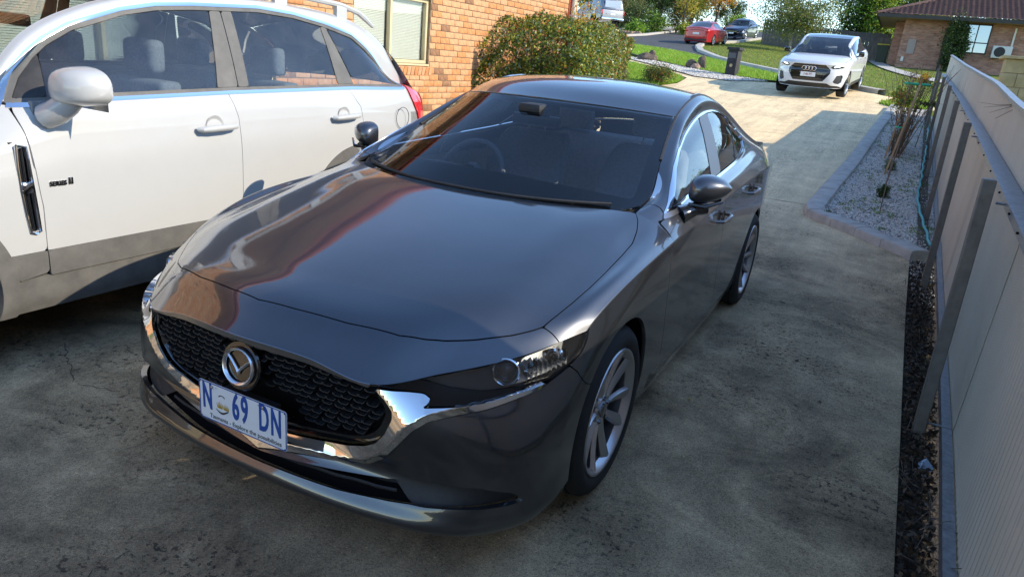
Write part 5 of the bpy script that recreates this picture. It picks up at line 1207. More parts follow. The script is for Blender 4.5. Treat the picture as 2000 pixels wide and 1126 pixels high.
MB().box((-.20,4.70,.66),(.20,4.73,.77)).build('number_plate', M['plate_white'], red)
for s in (-1, 1): MB().box((s*.62-.15,4.60,.80),(s*.62+.15,4.66,.92)).build('tail_lamp', M['red_lens'], red, bevel=.01)
MB().box((-.70,4.62,.28),(.70,4.70,.40)).build('bumper_insert', M['black_plastic'], red)
blue = repaint(sedan, keep, {gm: M['navy_paint']}, (-10.1, 53.9, 3.80), R(-6), (.95,.92,1.0), 'dark blue hatch-backed sedan parked facing the camera behind the red one', rx=R(4.5))
m = MB().box((-.42,-.02,.50),(.42,.04,.66)); m.build('front_grille', M['black_plastic'], blue)
MB().box((-.40,-.03,.57),(.40,.03,.60)).build('grille_bar', M['chrome'], blue)
MB().box((-.19,-.03,.42),(.19,.0,.52)).build('number_plate', M['plate_white'], blue)
# ---- utility with canopy
def build_ute():
    car = empty('utility', (0, 0, 0), 0, 'dark blue utility with a windowed canopy, seen past the corner of the brick house', 'ute')
    p = M['dusty_blue_paint']
    m = MB(); prof = [(0,.55),(0,.95),(.05,1.05),(1.25,1.15),(1.9,1.72),(2.2,1.78),(3.3,1.78),(3.38,1.15),(5.2,1.13),(5.22,.55),(4.6,.50),(.5,.50)]
    V = [(-.92, y, z) for y, z in prof]+[(.92, y, z) for y, z in prof]; n = len(prof)
    V = [((x*(.80 if z > 1.5 else 1)), y, z) for x, y, z in V]
    m.add(V, [tuple(range(n-1, -1, -1)), tuple(range(n, 2*n))]+[(i, (i+1) % n, (i+1) % n+n, i+n) for i in range(n)]); m.build('body', p, car, bevel=.04, seg=3)
    V = []
    for y, z, x in ((3.40,1.14,.86),(3.40,1.84,.74),(5.02,1.84,.74),(5.20,1.14,.86)): V += [(-x, y, z), (x, y, z)]
    m = MB(); m.add(V, [(0,2,3,1),(2,4,5,3),(4,6,7,5),(0,1,7,6),(0,6,4,2),(1,3,5,7)]); cn = m.build('canopy', p, car, bevel=.03, seg=2)
    for s in (-1, 1):
        mq = Matrix.Translation((s*.0, 0, 0))
        m = MB(); m.add([(s*.845,3.6,1.28),(s*.845,4.85,1.28),(s*.775,4.80,1.70),(s*.775,3.6,1.70)], [(0,1,2,3)]); m.build('canopy_window', M['black_gloss'], cn)
        m = MB(); m.add([(s*.922,1.5,1.2),(s*.922,3.1,1.2),(s*.775,3.05,1.66),(s*.775,2.0,1.66)], [(0,1,2,3)]); m.build('side_window', M['black_gloss'], car)
        m = MB(); m.box((s*.86-.05,5.17,.80),(s*.86+.05,5.24,1.08)); m.build('tail_light', M['red_lens'], car, bevel=.01)
        for y in (.95, 4.1):
            wheel(car, s*.80, y, .38, s, .38, .22, .25, 6, simple=True, style='plain')
            m = MB(); m.prism([(y+.46*math.cos(a), .42+.46*math.sin(a)) for a in np.linspace(-.2, math.pi+.2, 14)], s*.925, s*.935, 0, Matrix(((0,0,1,0),(1,0,0,0),(0,1,0,0),(0,0,0,1)))); m.build('wheel_arch', M['liner'], car)
    MB().box((-.62,5.125,1.25),(.62,5.165,1.72), 0, Matrix.Translation((0,.0,0))).build('canopy_rear_window', M['mirror_sky'], car)
    m = MB(); m.box((-.80,5.20,.62),(.80,5.25,1.10)); m.build('tailgate', M['silver_dirty'], car, bevel=.01)
    m = MB(); m.box((-.85,5.22,.45),(.85,5.36,.60)); m.build('rear_bumper', M['chrome'], car, bevel=.02)
    MB().box((-.18,5.252,.78),(.18,5.262,.88)).build('number_plate', M['plate_white'], car)
    m = MB(); m.tube([(.93, 3.72+.10*math.cos(a), .97+.10*math.sin(a)) for a in np.linspace(0, 2*math.pi, 17)], .03, 5, cap=False); m.build('door_logo_ring', M['plate_white'], car)
    MB().box((.92,3.95,.90),(.934,4.28,1.03)).build('door_logo_panel', M['plate_white'], car)
    MB().box((.92,4.33,.88),(.934,4.68,1.02)).build('door_logo_panel', M['plate_pink'], car)
    return car
M['mirror_sky'] = principled('canopy_glass', (.35, .37, .40), .15, .2, .5, 1); M['silver_dirty'] = principled('dirty_silver_paint', (.38, .38, .38), .35, .4)
ute = build_ute()
ute.location = (-21.2, 51.9, 3.55); ute.rotation_euler = (R(3), 0, R(-131))

# ---- the two people in the arriving car: one continuous skinned body each
M['skin'] = principled('skin', (.42,.25,.18), .55); M['top_navy'] = principled('navy_top', (.03,.04,.07), .85); M['top_grey'] = principled('grey_top', (.16,.15,.15), .85); M['hair'] = principled('brown_hair', (.05,.03,.02), .7)
def person(x, top, label, drive):
    b = bmesh.new(); lay = b.verts.layers.skin.verify()
    J = {'pel': ((x,2.30,.62),.15), 'bel': ((x,2.29,.78),.13), 'che': ((x,2.30,.98),.15), 'nec': ((x,2.27,1.12),.055), 'hed': ((x,2.24,1.22),.085), 'crn': ((x,2.24,1.30),.075)}
    for s_, n in ((-1,'r'),(1,'l')):
        J['sho'+n] = ((x+s_*.17,2.30,1.05),.06); J['elb'+n] = ((x+s_*.24,2.10,.85),.045); J['wri'+n] = ((x+s_*(.15 if drive else .12),1.90 if drive else 1.98,.98 if drive else .70),.03); J['han'+n] = ((x+s_*.14,1.83 if drive else 1.90,1.0 if drive else .68),.032)
        J['hip'+n] = ((x+s_*.10,2.20,.60),.085); J['kne'+n] = ((x+s_*.14,1.80,.68),.06); J['ank'+n] = ((x+s_*.13,1.50,.44),.04)
    V = {}
    for k, (p, r_) in J.items(): V[k] = b.verts.new(p); V[k][lay].radius = (r_*(1.15 if k in ('che','bel','pel') else 1), r_*(.8 if k in ('che','bel','pel') else 1))
    V['pel'][lay].use_root = True
    for a, c in (('pel','bel'),('bel','che'),('che','nec'),('nec','hed'),('hed','crn'))+tuple((a+n, c+n) for n in 'rl' for a, c in (('sho','elb'),('elb','wri'),('wri','han'),('hip','kne'),('kne','ank'))): b.edges.new((V[a], V[c]))
    for n in 'rl': b.edges.new((V['che'], V['sho'+n])); b.edges.new((V['pel'], V['hip'+n]))
    me = bpy.data.meshes.new('person'); b.to_mesh(me); b.free(); o = link('person', me); o.modifiers.new('skin', 'SKIN'); md = o.modifiers.new('s', 'SUBSURF'); md.levels = md.render_levels = 1
    bpy.context.view_layer.update(); m2 = bpy.data.meshes.new_from_object(o.evaluated_get(bpy.context.evaluated_depsgraph_get())); o.modifiers.clear(); o.data = m2
    m2.materials.clear(); m2.materials.append(top); m2.materials.append(M['skin'])
    for p in m2.polygons: p.material_index = 1 if (p.center.z > 1.10 or (p.center - Vector((x, 1.87, .85 if not drive else 1.0))).length < .19 and p.center.y < 1.97) else 0; p.use_smooth = True
    bh = bmesh.new(); bmesh.ops.create_uvsphere(bh, u_segments=12, v_segments=8, radius=.098)
    for v in list(bh.verts):
        if v.co.z < -.02 and v.co.y < .02: bh.verts.remove(v)
    mh = bpy.data.meshes.new('hair'); bh.to_mesh(mh); bh.free(); mh.materials.append(M['hair']); h_ = link('hair', mh, o); h_.location = (x, 2.26, 1.265)
    tag(o, label, 'person'); o.location = audi.location; o.rotation_euler = audi.rotation_euler; return o
person(-.36, M['top_navy'], 'person in a dark top at the wheel of the arriving white coupe SUV', True)
person(.36, M['top_grey'], 'person in a grey top in the passenger seat of the arriving white coupe SUV', False)
# ------------------------------------------------------------------ brickwork
M['brick_a'] = noisy('cream_orange_brick', [(.25, (.42,.20,.10)), (.5, (.53,.29,.15)), (.8, (.61,.38,.22))], 16, .9, .5, .004, bs=80)
M['brick_b'] = noisy('orange_brick', [(.25, (.40,.15,.06)), (.6, (.54,.26,.11)), (.85, (.62,.36,.18))], 16, .9, .5, .004, bs=80)
M['brick_c'] = noisy('brown_brick', [(.3, (.16,.08,.05)), (.7, (.34,.19,.10))], 16, .9, .5, .004, bs=80)
M['mortar'] = noisy('mortar', [(.3, (.17,.125,.08)), (.7, (.28,.21,.135))], 12, .95, .4, .004)  # darkened to put the joints' shade into the colour
M['cream_frame'] = noisy('cream_window_frame', [(.3, (.50,.42,.25)), (.8, (.60,.52,.33))], 5, .45, .1, .001)
M['soffit'] = noisy('cream_soffit', [(.3, (.42,.33,.22)), (.8, (.52,.42,.29))], 3, .8, .1, .002)
M['fascia'] = noisy('red_brown_gutter', [(.3, (.26,.05,.03)), (.8, (.34,.08,.045))], 4, .4, .05, .001)
M['blind'] = principled('white_blind', (.70,.71,.66), .6)
M['room'] = principled('dim_room', (.05,.05,.05), .9)
M['pipe_white'] = noisy('white_downpipe', [(.3, (.66,.63,.56)), (.8, (.76,.74,.68))], 4, .4, .05, .001)
M['tile_brown'] = noisy('brown_roof_tile', [(.3, (.07,.035,.03)), (.7, (.14,.075,.06))], 6, .55, .3, .01)
WX = -4.45; Y_END = 12.55; EAVE = 3.55
house = empty('brick_house', (WX, 4, 0), 0, 'orange brick house left of the driveway with cream framed window and white downpipe', 'house')
house.location = (0, 0, 0)
WIN = [(5.82,7.44,1.27,2.12), (1.70,4.55,.95,2.85), (-3.4,-1.0,.0,2.12)]
def in_win(y0, y1, z0, z1, m=.03):
    return any(y1 > a-m and y0 < b+m and z1 > c-m and z0 < d+m for a, b, c, d in WIN)
hb = []; bl, bh, jt = .230, .076, .010
wf = []
for r_ in range(0, int(EAVE/.086)):
    z0 = .02+r_*.086; y = -6.2+(.12 if r_ % 2 else 0)
    while y < Y_END-.01:
        y0, y1 = y, min(y+bl, Y_END); y += bl+jt
        if y1-y0 < .04: continue
        segs = [(y0, y1)]
        for a, b, c, d in WIN:
            if z0+bh > c-.02 and z0 < d+.01:
                ns = []
                for u, v in segs:
                    if v <= a-.005 or u >= b+.005: ns.append((u, v)); continue
                    if u < a-.045: ns.append((u, a-.006))
                    if v > b+.045: ns.append((b+.006, v))
                segs = ns
        for u, v in segs:
            if v-u > .03 and z0+bh > fz(WX, u)-.1 and not (12.02 < (u+v)/2 < 12.24 and False): wf.append((u, v, z0))
camv = Vector(CAMP)
def vis_key(b): 
    u, v, z = b; c = Vector((WX, (u+v)/2, z)); d = (c-camv).length
    pen = 0 if (z > 1.0 and u > 5.2 and z < 2.35) else 100
    return d+pen
wf.sort(key=vis_key)
def brick_mesh():
    m = MB(); m.box((-.055, -.115, -.038), (0, .115, .038)); b = m.build('brick', M['brick_a'], house, bevel=.004, seg=1); me = b.data; bpy.data.objects.remove(b); return me
bms = []
for k in range(3):
    me = brick_mesh(); me.materials.clear(); me.materials.append(M[('brick_a', 'brick_b', 'brick_c')[k]]); bms.append(me)
def pick(): return random.choices((0, 1, 2), (.62, .33, .05))[0]
for u, v, z in wf[:300]:
    o = bpy.data.objects.new('brick', bms[pick()]); COL.objects.link(o); o.parent = house
    o.location = (WX+random.uniform(-.002, .003), (u+v)/2, z+bh/2); o.scale = (1, (v-u)/bl, 1)
def brick_stuff(name, items, parent, axis='x', x0=WX, out=1, mats=None):
    V = []; F = []; fm = []
    for u, v, z in items:
        e = random.uniform(-.002, .003)*out; b0 = len(V); c = .004
        X0 = x0-.04*out; X1 = x0+e
        ring = [(X0, u, z), (X0, v, z), (X0, v, z+bh), (X0, u, z+bh)]; r2 = [(X1-c*out, u, z), (X1-c*out, v, z), (X1-c*out, v, z+bh), (X1-c*out, u, z+bh)]
        r3 = [(X1, u+c, z+c), (X1, v-c, z+c), (X1, v-c, z+bh-c), (X1, u+c, z+bh-c)]
        for q in ring+r2+r3: V.append(q if axis == 'x' else (q[1], q[0], q[2]))
        for base in (0, 4):
            for k in range(4): F.append((b0+base+k, b0+base+(k+1) % 4, b0+base+4+(k+1) % 4, b0+base+4+k))
        F.append((b0+8, b0+9, b0+10, b0+11)); fm += [pick()]*9
    o = mesh(name, V, np.array(F), None, parent, mats=mats or [M['brick_a'], M['brick_b'], M['brick_c']], fm=fm); o['kind'] = 'stuff'; return o
brick_stuff('bricks', wf[300:], house)
# mortar backing wall with openings
def wall_back():
    m = MB(); ys = sorted({-6.2, Y_END}|{q for w_ in WIN for q in w_[:2]}); zs = sorted({-.1, EAVE+.1}|{q for w_ in WIN for q in w_[2:]})
    for a, b in zip(ys[:-1], ys[1:]):
        for c, d in zip(zs[:-1], zs[1:]):
            if any(w_[0] <= a and b <= w_[1] and w_[2] <= c and d <= w_[3] for w_ in WIN): continue
            m.box((WX-.24, a, c), (WX-.008, b, d))
    m.build('mortar_wall', M['mortar'], house)
wall_back()
MB().box((-13, Y_END-.24, -.1), (WX-.24, Y_END-.008, EAVE+.1)).build('end_wall', M['mortar'], house)
it = []
for r_ in range(0, int(EAVE/.086)):
    x = -10+(.12 if r_ % 2 else 0)
    while x < WX-.01: it.append((x, min(x+bl, WX-.001), .02+r_*.086)); x += bl+jt
brick_stuff('bricks', it, house, 'y', Y_END, 1)
# header course lintel and sloping brick sills
def window(a, b, c, d, mull, blind=True, trans=None, curtain=False):
    x = WX-.075; wn = empty('window'); wn.parent = house
    m = MB(); f_ = .045
    m.box((x-.03, a, c), (x+.03, b, c+f_)); m.box((x-.03, a, d-f_), (x+.03, b, d)); m.box((x-.03, a, c+f_), (x+.03, a+f_, d-f_)); m.box((x-.03, b-f_, c+f_), (x+.03, b, d-f_))
    for q in mull: m.box((x-.028, q-.022, c+f_), (x+.034, q+.022, d-f_))
    if trans: m.box((x-.026, a+f_, trans-.02), (x+.031, b-f_, trans+.02))
    m.build('window_frame', M['cream_frame'], wn, bevel=.004, seg=1)
    m = MB(); m.box((x-.045, a-.0, c-.03), (x+.09, b+.0, c-.003)); m.build('sub_sill', M['cream_frame'], wn, bevel=.004, seg=1)
    es = [a]+list(mull)+[b]
    for p, q in zip(es[:-1], es[1:]):
        V = [(x-.004, p+.02, c+.03), (x-.004, q-.02, c+.03), (x-.004, q-.02, d-.03), (x-.004, p+.02, d-.03)]; MB().add(V, [(0,1,2,3)]).build('pane', M['glass_house'], wn)
    MB().box((x-.65, a-.05, c-.1), (x-.6, b+.05, d+.1)).build('room_wall', M['room'], wn)
    if blind:
        for p, q in zip(es[:-1], es[1:]):
            m = MB(); z = c+.05; zt_ = d if blind is True else blind
            while z < zt_-.05:
                m.add([(x-.046, p+.03, z), (x-.046, q-.03, z), (x-.058, q-.03, z+.0185), (x-.058, p+.03, z+.0185)], [(0,1,2,3)]); z += .0195
            for s in (.18, .5, .82): yy = p+(q-p)*s; m.box((x-.055, yy-.0015, c+.04), (x-.053, yy+.0015, zt_-.04))
            o = m.build('blind', M['blind'], wn); o['kind'] = 'stuff'
    if curtain:
        m = MB(); n = int((b-a)/.035); V = []
        for k in range(n+1): yy = a+.04+(b-a-.08)*k/n; xx = x-.16+.035*math.sin(k*1.3)+.015*math.sin(k*.37); V += [(xx, yy, c), (xx, yy, d)]
        m.add(V, [(2*k, 2*k+2, 2*k+3, 2*k+1) for k in range(n) if (k*7) % 11 > 1]); m.build('curtain', M['blind'], wn, smooth=True)
    # brick-on-edge sill
    y = a-.02; k = 0
    while y < b+.0:
        mb = MB(); mb.box((-.16, 0, -.115), (.055, .076, 0)); mt = Matrix.Translation((WX-.02, y, c-.032)) @ Matrix.Rotation(R(12), 4, 'Y')
        mb.V = [tuple(mt @ Vector(v)) for v in mb.V]; mb.build('sill_brick', M[('brick_a','brick_b')[k % 3 == 0]], wn, bevel=.004, seg=1); y += .086; k += 1
M['glass_house'] = glass_mat('house_window_glass', (.88,.92,.92), 1.0, 0, .02)
window(5.82, 7.44, 1.27, 2.12, [6.60])
window(1.70, 4.55, .95, 2.85, [2.65, 3.6], 1.80, 2.40, True)
# roller door to the left of it (only met in reflections)
m = MB(); z = 0
V = []; n = 60
for k in range(n+1): V += [(WX-.12+.014*math.sin(k*2.1), -3.4, 2.12*k/n), (WX-.12+.014*math.sin(k*2.1), -1.0, 2.12*k/n)]
m.add(V, [(2*k, 2*k+1, 2*k+3, 2*k+2) for k in range(n)]); m.build('roller_door', M['cream_frame'], house, smooth=True)
# eaves, gutter, roof
MB().box((WX-.02,-6.4,EAVE),(WX+.50,Y_END+.56,EAVE+.02)).build('soffit', M['soffit'], house)
MB().box((WX-6,Y_END-.02,EAVE),(WX-.02,Y_END+.56,EAVE+.02)).build('soffit', M['soffit'], house)
m = MB(); m.box((WX+.50,-6.4,EAVE-.02),(WX+.525,Y_END+.58,EAVE+.17)); gq = [(WX+.527,EAVE+.06),(WX+.60,EAVE+.05),(WX+.64,EAVE+.09),(WX+.64,EAVE+.17),(WX+.63,EAVE+.17),(WX+.625,EAVE+.10),(WX+.59,EAVE+.065),(WX+.527,EAVE+.075)]
m.prism(gq, -6.4, Y_END+.6, 0, Matrix(((1,0,0,0),(0,0,1,0),(0,1,0,0),(0,0,0,1)))); m.build('gutter', M['fascia'], house)
m = MB(); m.box((WX-6,Y_END+.56,EAVE-.02),(WX+.52,Y_END+.585,EAVE+.15)); m.build('fascia_board', M['fascia'], house)
rf = M['tile_brown']
m = MB(); m.add([(WX+.60,-6.5,EAVE+.16),(WX+.60,Y_END+.66,EAVE+.16),(WX-4,Y_END-4,EAVE+2.0),(WX-4,-6.5,EAVE+2.0)], [(0,1,2,3)]); m.add([(WX+.60,Y_END+.66,EAVE+.16),(WX-9,Y_END+.66,EAVE+.16),(WX-4,Y_END-4,EAVE+2.0)], [(0,1,2)]); m.build('roof', rf, house)
# downpipe
m = MB(); m.tube([(WX+.055, 12.22, .3), (WX+.055, 12.22, EAVE-.25), (WX+.2, 12.22, EAVE-.12), (WX+.50, 12.22, EAVE+.06)], .045, 10); dp = m.build('downpipe', M['pipe_white'], house, smooth=True, auto=50)
m = MB()
for z in (1.3, 2.3): m.box((WX, 12.165, z), (WX+.105, 12.275, z+.03))
m.build('pipe_clip', M['pipe_white'], dp)
MB().box((WX+.001,12.10,.3),(WX+.012,12.165,EAVE)).build('expansion_joint', M['fascia'], house)
# ------------------------------------------------------------------ steel fence
M['sheet_cream'] = noisy('cream_corrugated_steel', [(.3, (.48,.435,.355)), (.8, (.58,.53,.445))], 1.5, .45, .05, .001, spec=.4)
fence = empty('steel_fence', (0,0,0), 0, 'cream corrugated steel fence with galvanised rails and brown posts along the right of the driveway', 'fence')
ftop = lambda y: float(np.interp(y, [-8,.60,.66,2.65,4.0,6.14,9.0,12,18.3], [2.1,2.1,1.45,1.47,1.535,1.68,1.83,2.0,2.40]))  # nearest bays, out of view, made taller to shade the foreground slab
PY = [-5.0,-2.2,.655,2.25,5.20,8.05,10.9,13.7,16.3,18.3]
bott = lambda y: FZ(2.2, y)+.07
rail = lambda y: float(np.interp(y, [-8,1.0,2.44,3.4,7.3,10,18.3], [1.0,1.06,1.10,1.14,1.31,1.47,1.93]))
for a, b in zip(PY[:-1], PY[1:]):
    n = int((b-a)/.0125); V = []
    for k in range(n+1):
        y = a-.002+(b-a+.012)*k/n; ph = k % 8; dx = (0, .012, .012, .0)[k % 4] if True else 0
        x = fx_(y)+.045+dx*.6
        for t in (0, .5, 1): z = bott(y)-.03+(ftop(y if a > .6 else -1)-bott(y))*t; V.append((x+.03*t, y, z))
    m = MB(); m.add(V, [(3*k+j, 3*k+3+j, 3*k+4+j, 3*k+1+j) for k in range(n) for j in (0, 1)]); m.build('sheet_panel', M['sheet_cream'], fence)
    # bottom rail, mid rail, cap: folded galvanised channels
    for nm, zf_, wd, h, lean in (('bottom_rail', lambda y: bott(y)-.055, .045, .05, 0), ('middle_rail', rail, .085, .035, .02), ('top_cap', lambda y: ftop(y if a > .6 else -1)-.035, .05, .022, .03)):
        ps = np.linspace(a+(.006 if a > .6 else 0), b-(.006 if b < .7 else 0), 5); V = []; m = MB()
        for y in ps:
            x0 = fx_(y)+.045+lean; z = zf_(y)
            if nm == 'top_cap': pr = [(-.018,-.01),(-.018,.018),(.03,.018),(.03,-.01)]
            else: pr = [(-wd,-.0),(-wd,h),(-.004,h),(-.004,h-.006),(-wd+.006,h-.006),(-wd+.006,0)]
            V += [(x0+u, y, z+v) for u, v in pr]
        k_ = len(pr); m.add(V, [(i*k_+j, i*k_+(j+1) % k_, (i+1)*k_+(j+1) % k_, (i+1)*k_+j) for i in range(4) for j in range(k_)]+[tuple(range(k_)), tuple(range(4*k_+k_-1, 4*k_-1, -1))]); m.build(nm, M['galv'], fence)
for i, y in enumerate([-5.0,-2.9,-.6]+PY[3:]):
    x = fx_(y)-.085; zt = {2.25: 1.215, 5.20: 1.345, 8.05: 1.475}.get(y, rail(y)+.13); zb = FZ(x, y)-.12
    m = MB(); w_ = .026
    lean = .015
    V = [(x-w_+(lean if q else 0)*1.0, 0, 0) for q in (0, 1)]
    pr = [(-w_,-.030),(w_,-.030),(w_,.030),(-w_,.030)]
    m.add([(x+u, y+v, zb) for u, v in pr]+[(x-.022+u, y+v, zt) for u, v in pr], [(3,2,1,0),(4,5,6,7),(0,1,5,4),(1,2,6,5),(2,3,7,6),(3,0,4,7)]); ps_ = m.build('post', M['post_brown'], fence, bevel=.004, seg=1)
    m = MB()
    for z in (zt-.10, bott(y)-.02): m.tube([(x+.03, y+.045, z), (x+.09, y+.045, z)], .006, 6)
    m.build('bolt', M['galv'], ps_)
# sheet screws
m = MB()
for a, b in zip(PY[:-1], PY[1:]):
    for k in range(4):
        y = a+(b-a)*(k+.5)/4; x = fx_(y)-.02; m.tube([(x-.008, y, rail(y)+.02), (x+.02, y, rail(y)+.02)], .005, 6)
_o = m.build('rail_screws', M['liner'], fence); _o['kind'] = 'stuff'
# ------------------------------------------------------------------ neighbour's pier and picket fence beyond
M['sandstone'] = noisy('sandstone_block', [(.3, (.26,.21,.11)), (.7, (.40,.33,.19))], 5, .9, .4, .006)
pier = empty('stone_pier', (0,0,0), 0, 'sandstone block garden pier with a flat cap, behind the steel fence', 'pier')
px0, py0, pz = 3.62, 16.0, FZ(3.6, 16)
for r_ in range(6):
    off = .0 if r_ % 2 else .25
    xs = [0,.5-off,1.0-off, 1.2] if r_ % 2 == 0 else [0,.35,.85,1.2]
    for a, b in zip(xs[:-1], xs[1:]):
        if b-a > .05: MB().box((px0-.37+a+.006, py0, pz+r_*.26+.006), (px0-.37+b-.006, py0+.5, pz+(r_+1)*.26-.006)).build('stone', M['sandstone'], pier, bevel=.012, seg=2)
MB().box((px0-.36,py0+.01,pz),(px0+.82,py0+.49,pz+6*.26-.01)).build('pier_core', M['mortar'], pier)
MB().box((px0-.45,py0-.08,pz+6*.26),(px0+.9,py0+.58,pz+6*.26+.06)).build('cap_stone', M['sandstone'], pier, bevel=.02)
M['picket_dark'] = noisy('dark_stained_timber', [(.3, (.035,.028,.028)), (.7, (.07,.058,.055))], 10, .8, .2, .002)
pk = empty('picket_fence', (0,0,0), 0, 'dark stained picket fence between the steel fence and the stone pier', 'fence')
for k in range(9):
    x = 2.98+.088*k+.0; y = 18.6; z = FZ(x, y); MB().prism([(x-.03,0),(x+.03,0),(x+.03,.93),(x,.97),(x-.03,.93)], y, y+.018, 0, Matrix(((1,0,0,0),(0,0,1,0),(0,1,0,z),(0,0,0,1)))).build('picket', M['picket_dark'], pk)
for h_ in (.3, .75): MB().box((2.9,18.625,FZ(3.3,18.6)+h_),(3.8,18.66,FZ(3.3,18.6)+h_+.07)).build('picket_rail', M['picket_dark'], pk)
# ------------------------------------------------------------------ brick house on the right, far
M['red_brick_wall'] = principled('red_brown_brickwork', (.3,.15,.1), .9); N, L, b = nodes(M['red_brick_wall'])
_tc = N.new('ShaderNodeTexCoord'); _mp = N.new('ShaderNodeMapping'); _mp.inputs['Rotation'].default_value = (R(90), 0, 0); L.new(_tc.outputs['Object'], _mp.inputs[0])
_bk = N.new('ShaderNodeTexBrick'); L.new(_mp.outputs[0], _bk.inputs['Vector']); _bk.inputs['Scale'].default_value = 1; _bk.inputs['Brick Width'].default_value = .24; _bk.inputs['Row Height'].default_value = .086; _bk.inputs['Mortar Size'].default_value = .008
_bk.inputs['Color1'].default_value = (.38,.17,.11,1); _bk.inputs['Color2'].default_value = (.48,.26,.18,1); _bk.inputs['Mortar'].default_value = (.34,.27,.22,1); _bk.inputs['Bias'].default_value = -.1
_n = tex(N, L, 'Noise', 2.2, 5, .8, mapping=(1,1,3.2)); _r = ramp(N, L, _n.outputs['Fac'], [(.3, (.45,.45,.45)), (.55, (1,1,1)), (.75, (1.3,1.25,1.2))])
L.new(mix(N, L, .9, _bk.outputs['Color'], _r.outputs[0], 'MULTIPLY'), b.inputs['Base Color'])
M['dark_frame'] = principled('dark_window_frame', (.03,.025,.022), .5)
M['curtain_glass'] = glass_mat('far_window_glass', (.75,.8,.85), 1.5, 0, .02)
h2 = empty('red_brick_house', (0,0,0), 0, 'red brown brick bungalow with brown tiled hip roof beyond the far lawn, at the right', 'house')
HY = 43.4; gz = 2.55
MB().box((1.0,HY,gz-.6),(9.0,HY+7,5.06)).build('wall', M['red_brick_wall'], h2)
MB().box((.55,HY+1.6,gz-.6),(1.0,HY+7,5.04)).build('porch_wall', M['red_brick_wall'], h2)
MB().box((-.30,HY-.9,5.06),(9.8,HY+7.6,5.10)).build('soffit', M['soffit'], h2)
MB().box((-.36,HY-.98,5.03),(9.9,HY-.90,5.20)).box((-.38,HY-.9,5.03),(-.30,HY+7.6,5.20)).build('gutter', M['dark_frame'], h2)
# tiled hip roof with real rolled tiles
def tile_plane(name, p0, pu, pv, nu, nv, clipf):
    p0, pu, pv = map(np.array, (p0, pu, pv)); nrm = np.cross(pu, pv); nrm = nrm/np.linalg.norm(nrm); 
    if nrm[2] < 0: nrm = -nrm
    V = []; F = []; su, sv = nu*4, nv*2
    us = np.linspace(0, 1, su+1)
    for j in range(nv):
        for e, h_ in ((0, .05), (1, .0)):
            v = (j+e)/nv
            for i, u in enumerate(us): V.append(p0+pu*u+pv*v+nrm*(h_+.035*(math.sin(i*math.pi/2)+1)/2))
    w_ = su+1
    for j in range(nv):
        for i in range(su):
            v = (j+.5)/nv; u = (i+.5)/su
            if clipf(u, v): F.append(((2*j)*w_+i, (2*j)*w_+i+1, (2*j+1)*w_+i+1, (2*j+1)*w_+i))
        if j < nv-1:
            for i in range(su):
                if clipf((i+.5)/su, (j+1)/nv): F.append(((2*j+1)*w_+i, (2*j+1)*w_+i+1, (2*j+2)*w_+i+1, (2*j+2)*w_+i))
    o = mesh(name, V, F, M['tile_brown'], h2, smooth=True); o['kind'] = 'stuff'; return o
tile_plane('roof_tiles', (-.4,HY-1.0,5.17), (10.4,0,0), (0,4.6,1.75), 42, 15, lambda u, v: v*.44 < u < 1-v*.44)
tile_plane('roof_tiles', (-.4,HY+8.2,5.17), (0,-9.2,0), (4.6,0,1.75), 36, 15, lambda u, v: v*.49 < u < 1-v*.49)
m = MB(); m.tube([(-.4,HY-1.0,5.2),(4.2,HY+3.6,6.98)], .09, 6); m.tube([(4.2,HY+3.6,6.98),(5.5,HY+3.6,6.98)], .09, 6); m.tube([(10.0,HY-1.0,5.2),(5.5,HY+3.6,6.98)], .09, 6); m.build('ridge_tiles', M['tile_brown'], h2)
w2 = empty('window'); w2.parent = h2
m = MB(); x0, x1, z0, z1 = 3.1, 4.95, 3.58, 5.0; y = HY-.03
m.box((x0,y-.03,z0),(x1,y+.03,z0+.06)); m.box((x0,y-.03,z1-.06),(x1,y+.03,z1)); m.box((x0,y-.03,z0),(x0+.05,y+.03,z1)); m.box((x1-.05,y-.03,z0),(x1,y+.03,z1)); m.box((4.33,y-.028,z0),(4.38,y+.028,z1)); m.box((x0,y-.026,4.08),(x1,y+.026,4.13)); m.build('window_frame', M['dark_frame'], w2)
MB().add([(x0,y,z0),(x1,y,z0),(x1,y,z1),(x0,y,z1)], [(0,1,2,3)]).build('pane', M['mirror_pane'] if 'mirror_pane' in M else principled('sky_reflecting_pane', (.30,.36,.42), .05, .9), w2)
MB().box((1.36,HY-.05,3.35),(1.72,HY-.002,4.08)).build('meter_box', principled('beige_meter_box', (.34,.27,.24), .6), h2)
MB().box((1.20,HY-.06,2.95),(1.32,HY-.002,3.18)).build('tap_box', M['pipe_white'], h2)
ac = MB().box((5.18,HY-.42,3.44),(6.02,HY-.08,4.02)).build('heat_pump', principled('white_metal_case', (.62,.60,.56), .5), h2, bevel=.02)
m = MB(); m.lathe([(.0,.24),(-.02,.235),(-.022,0)], 28, 'y', (5.50, HY-.42, 3.73)); m.build('fan_grille', M['black_plastic'], ac, smooth=True)
MB().box((5.93,HY-.07,4.02),(6.01,HY-.002,4.9)).build('pipe_duct', M['pipe_white'], h2)
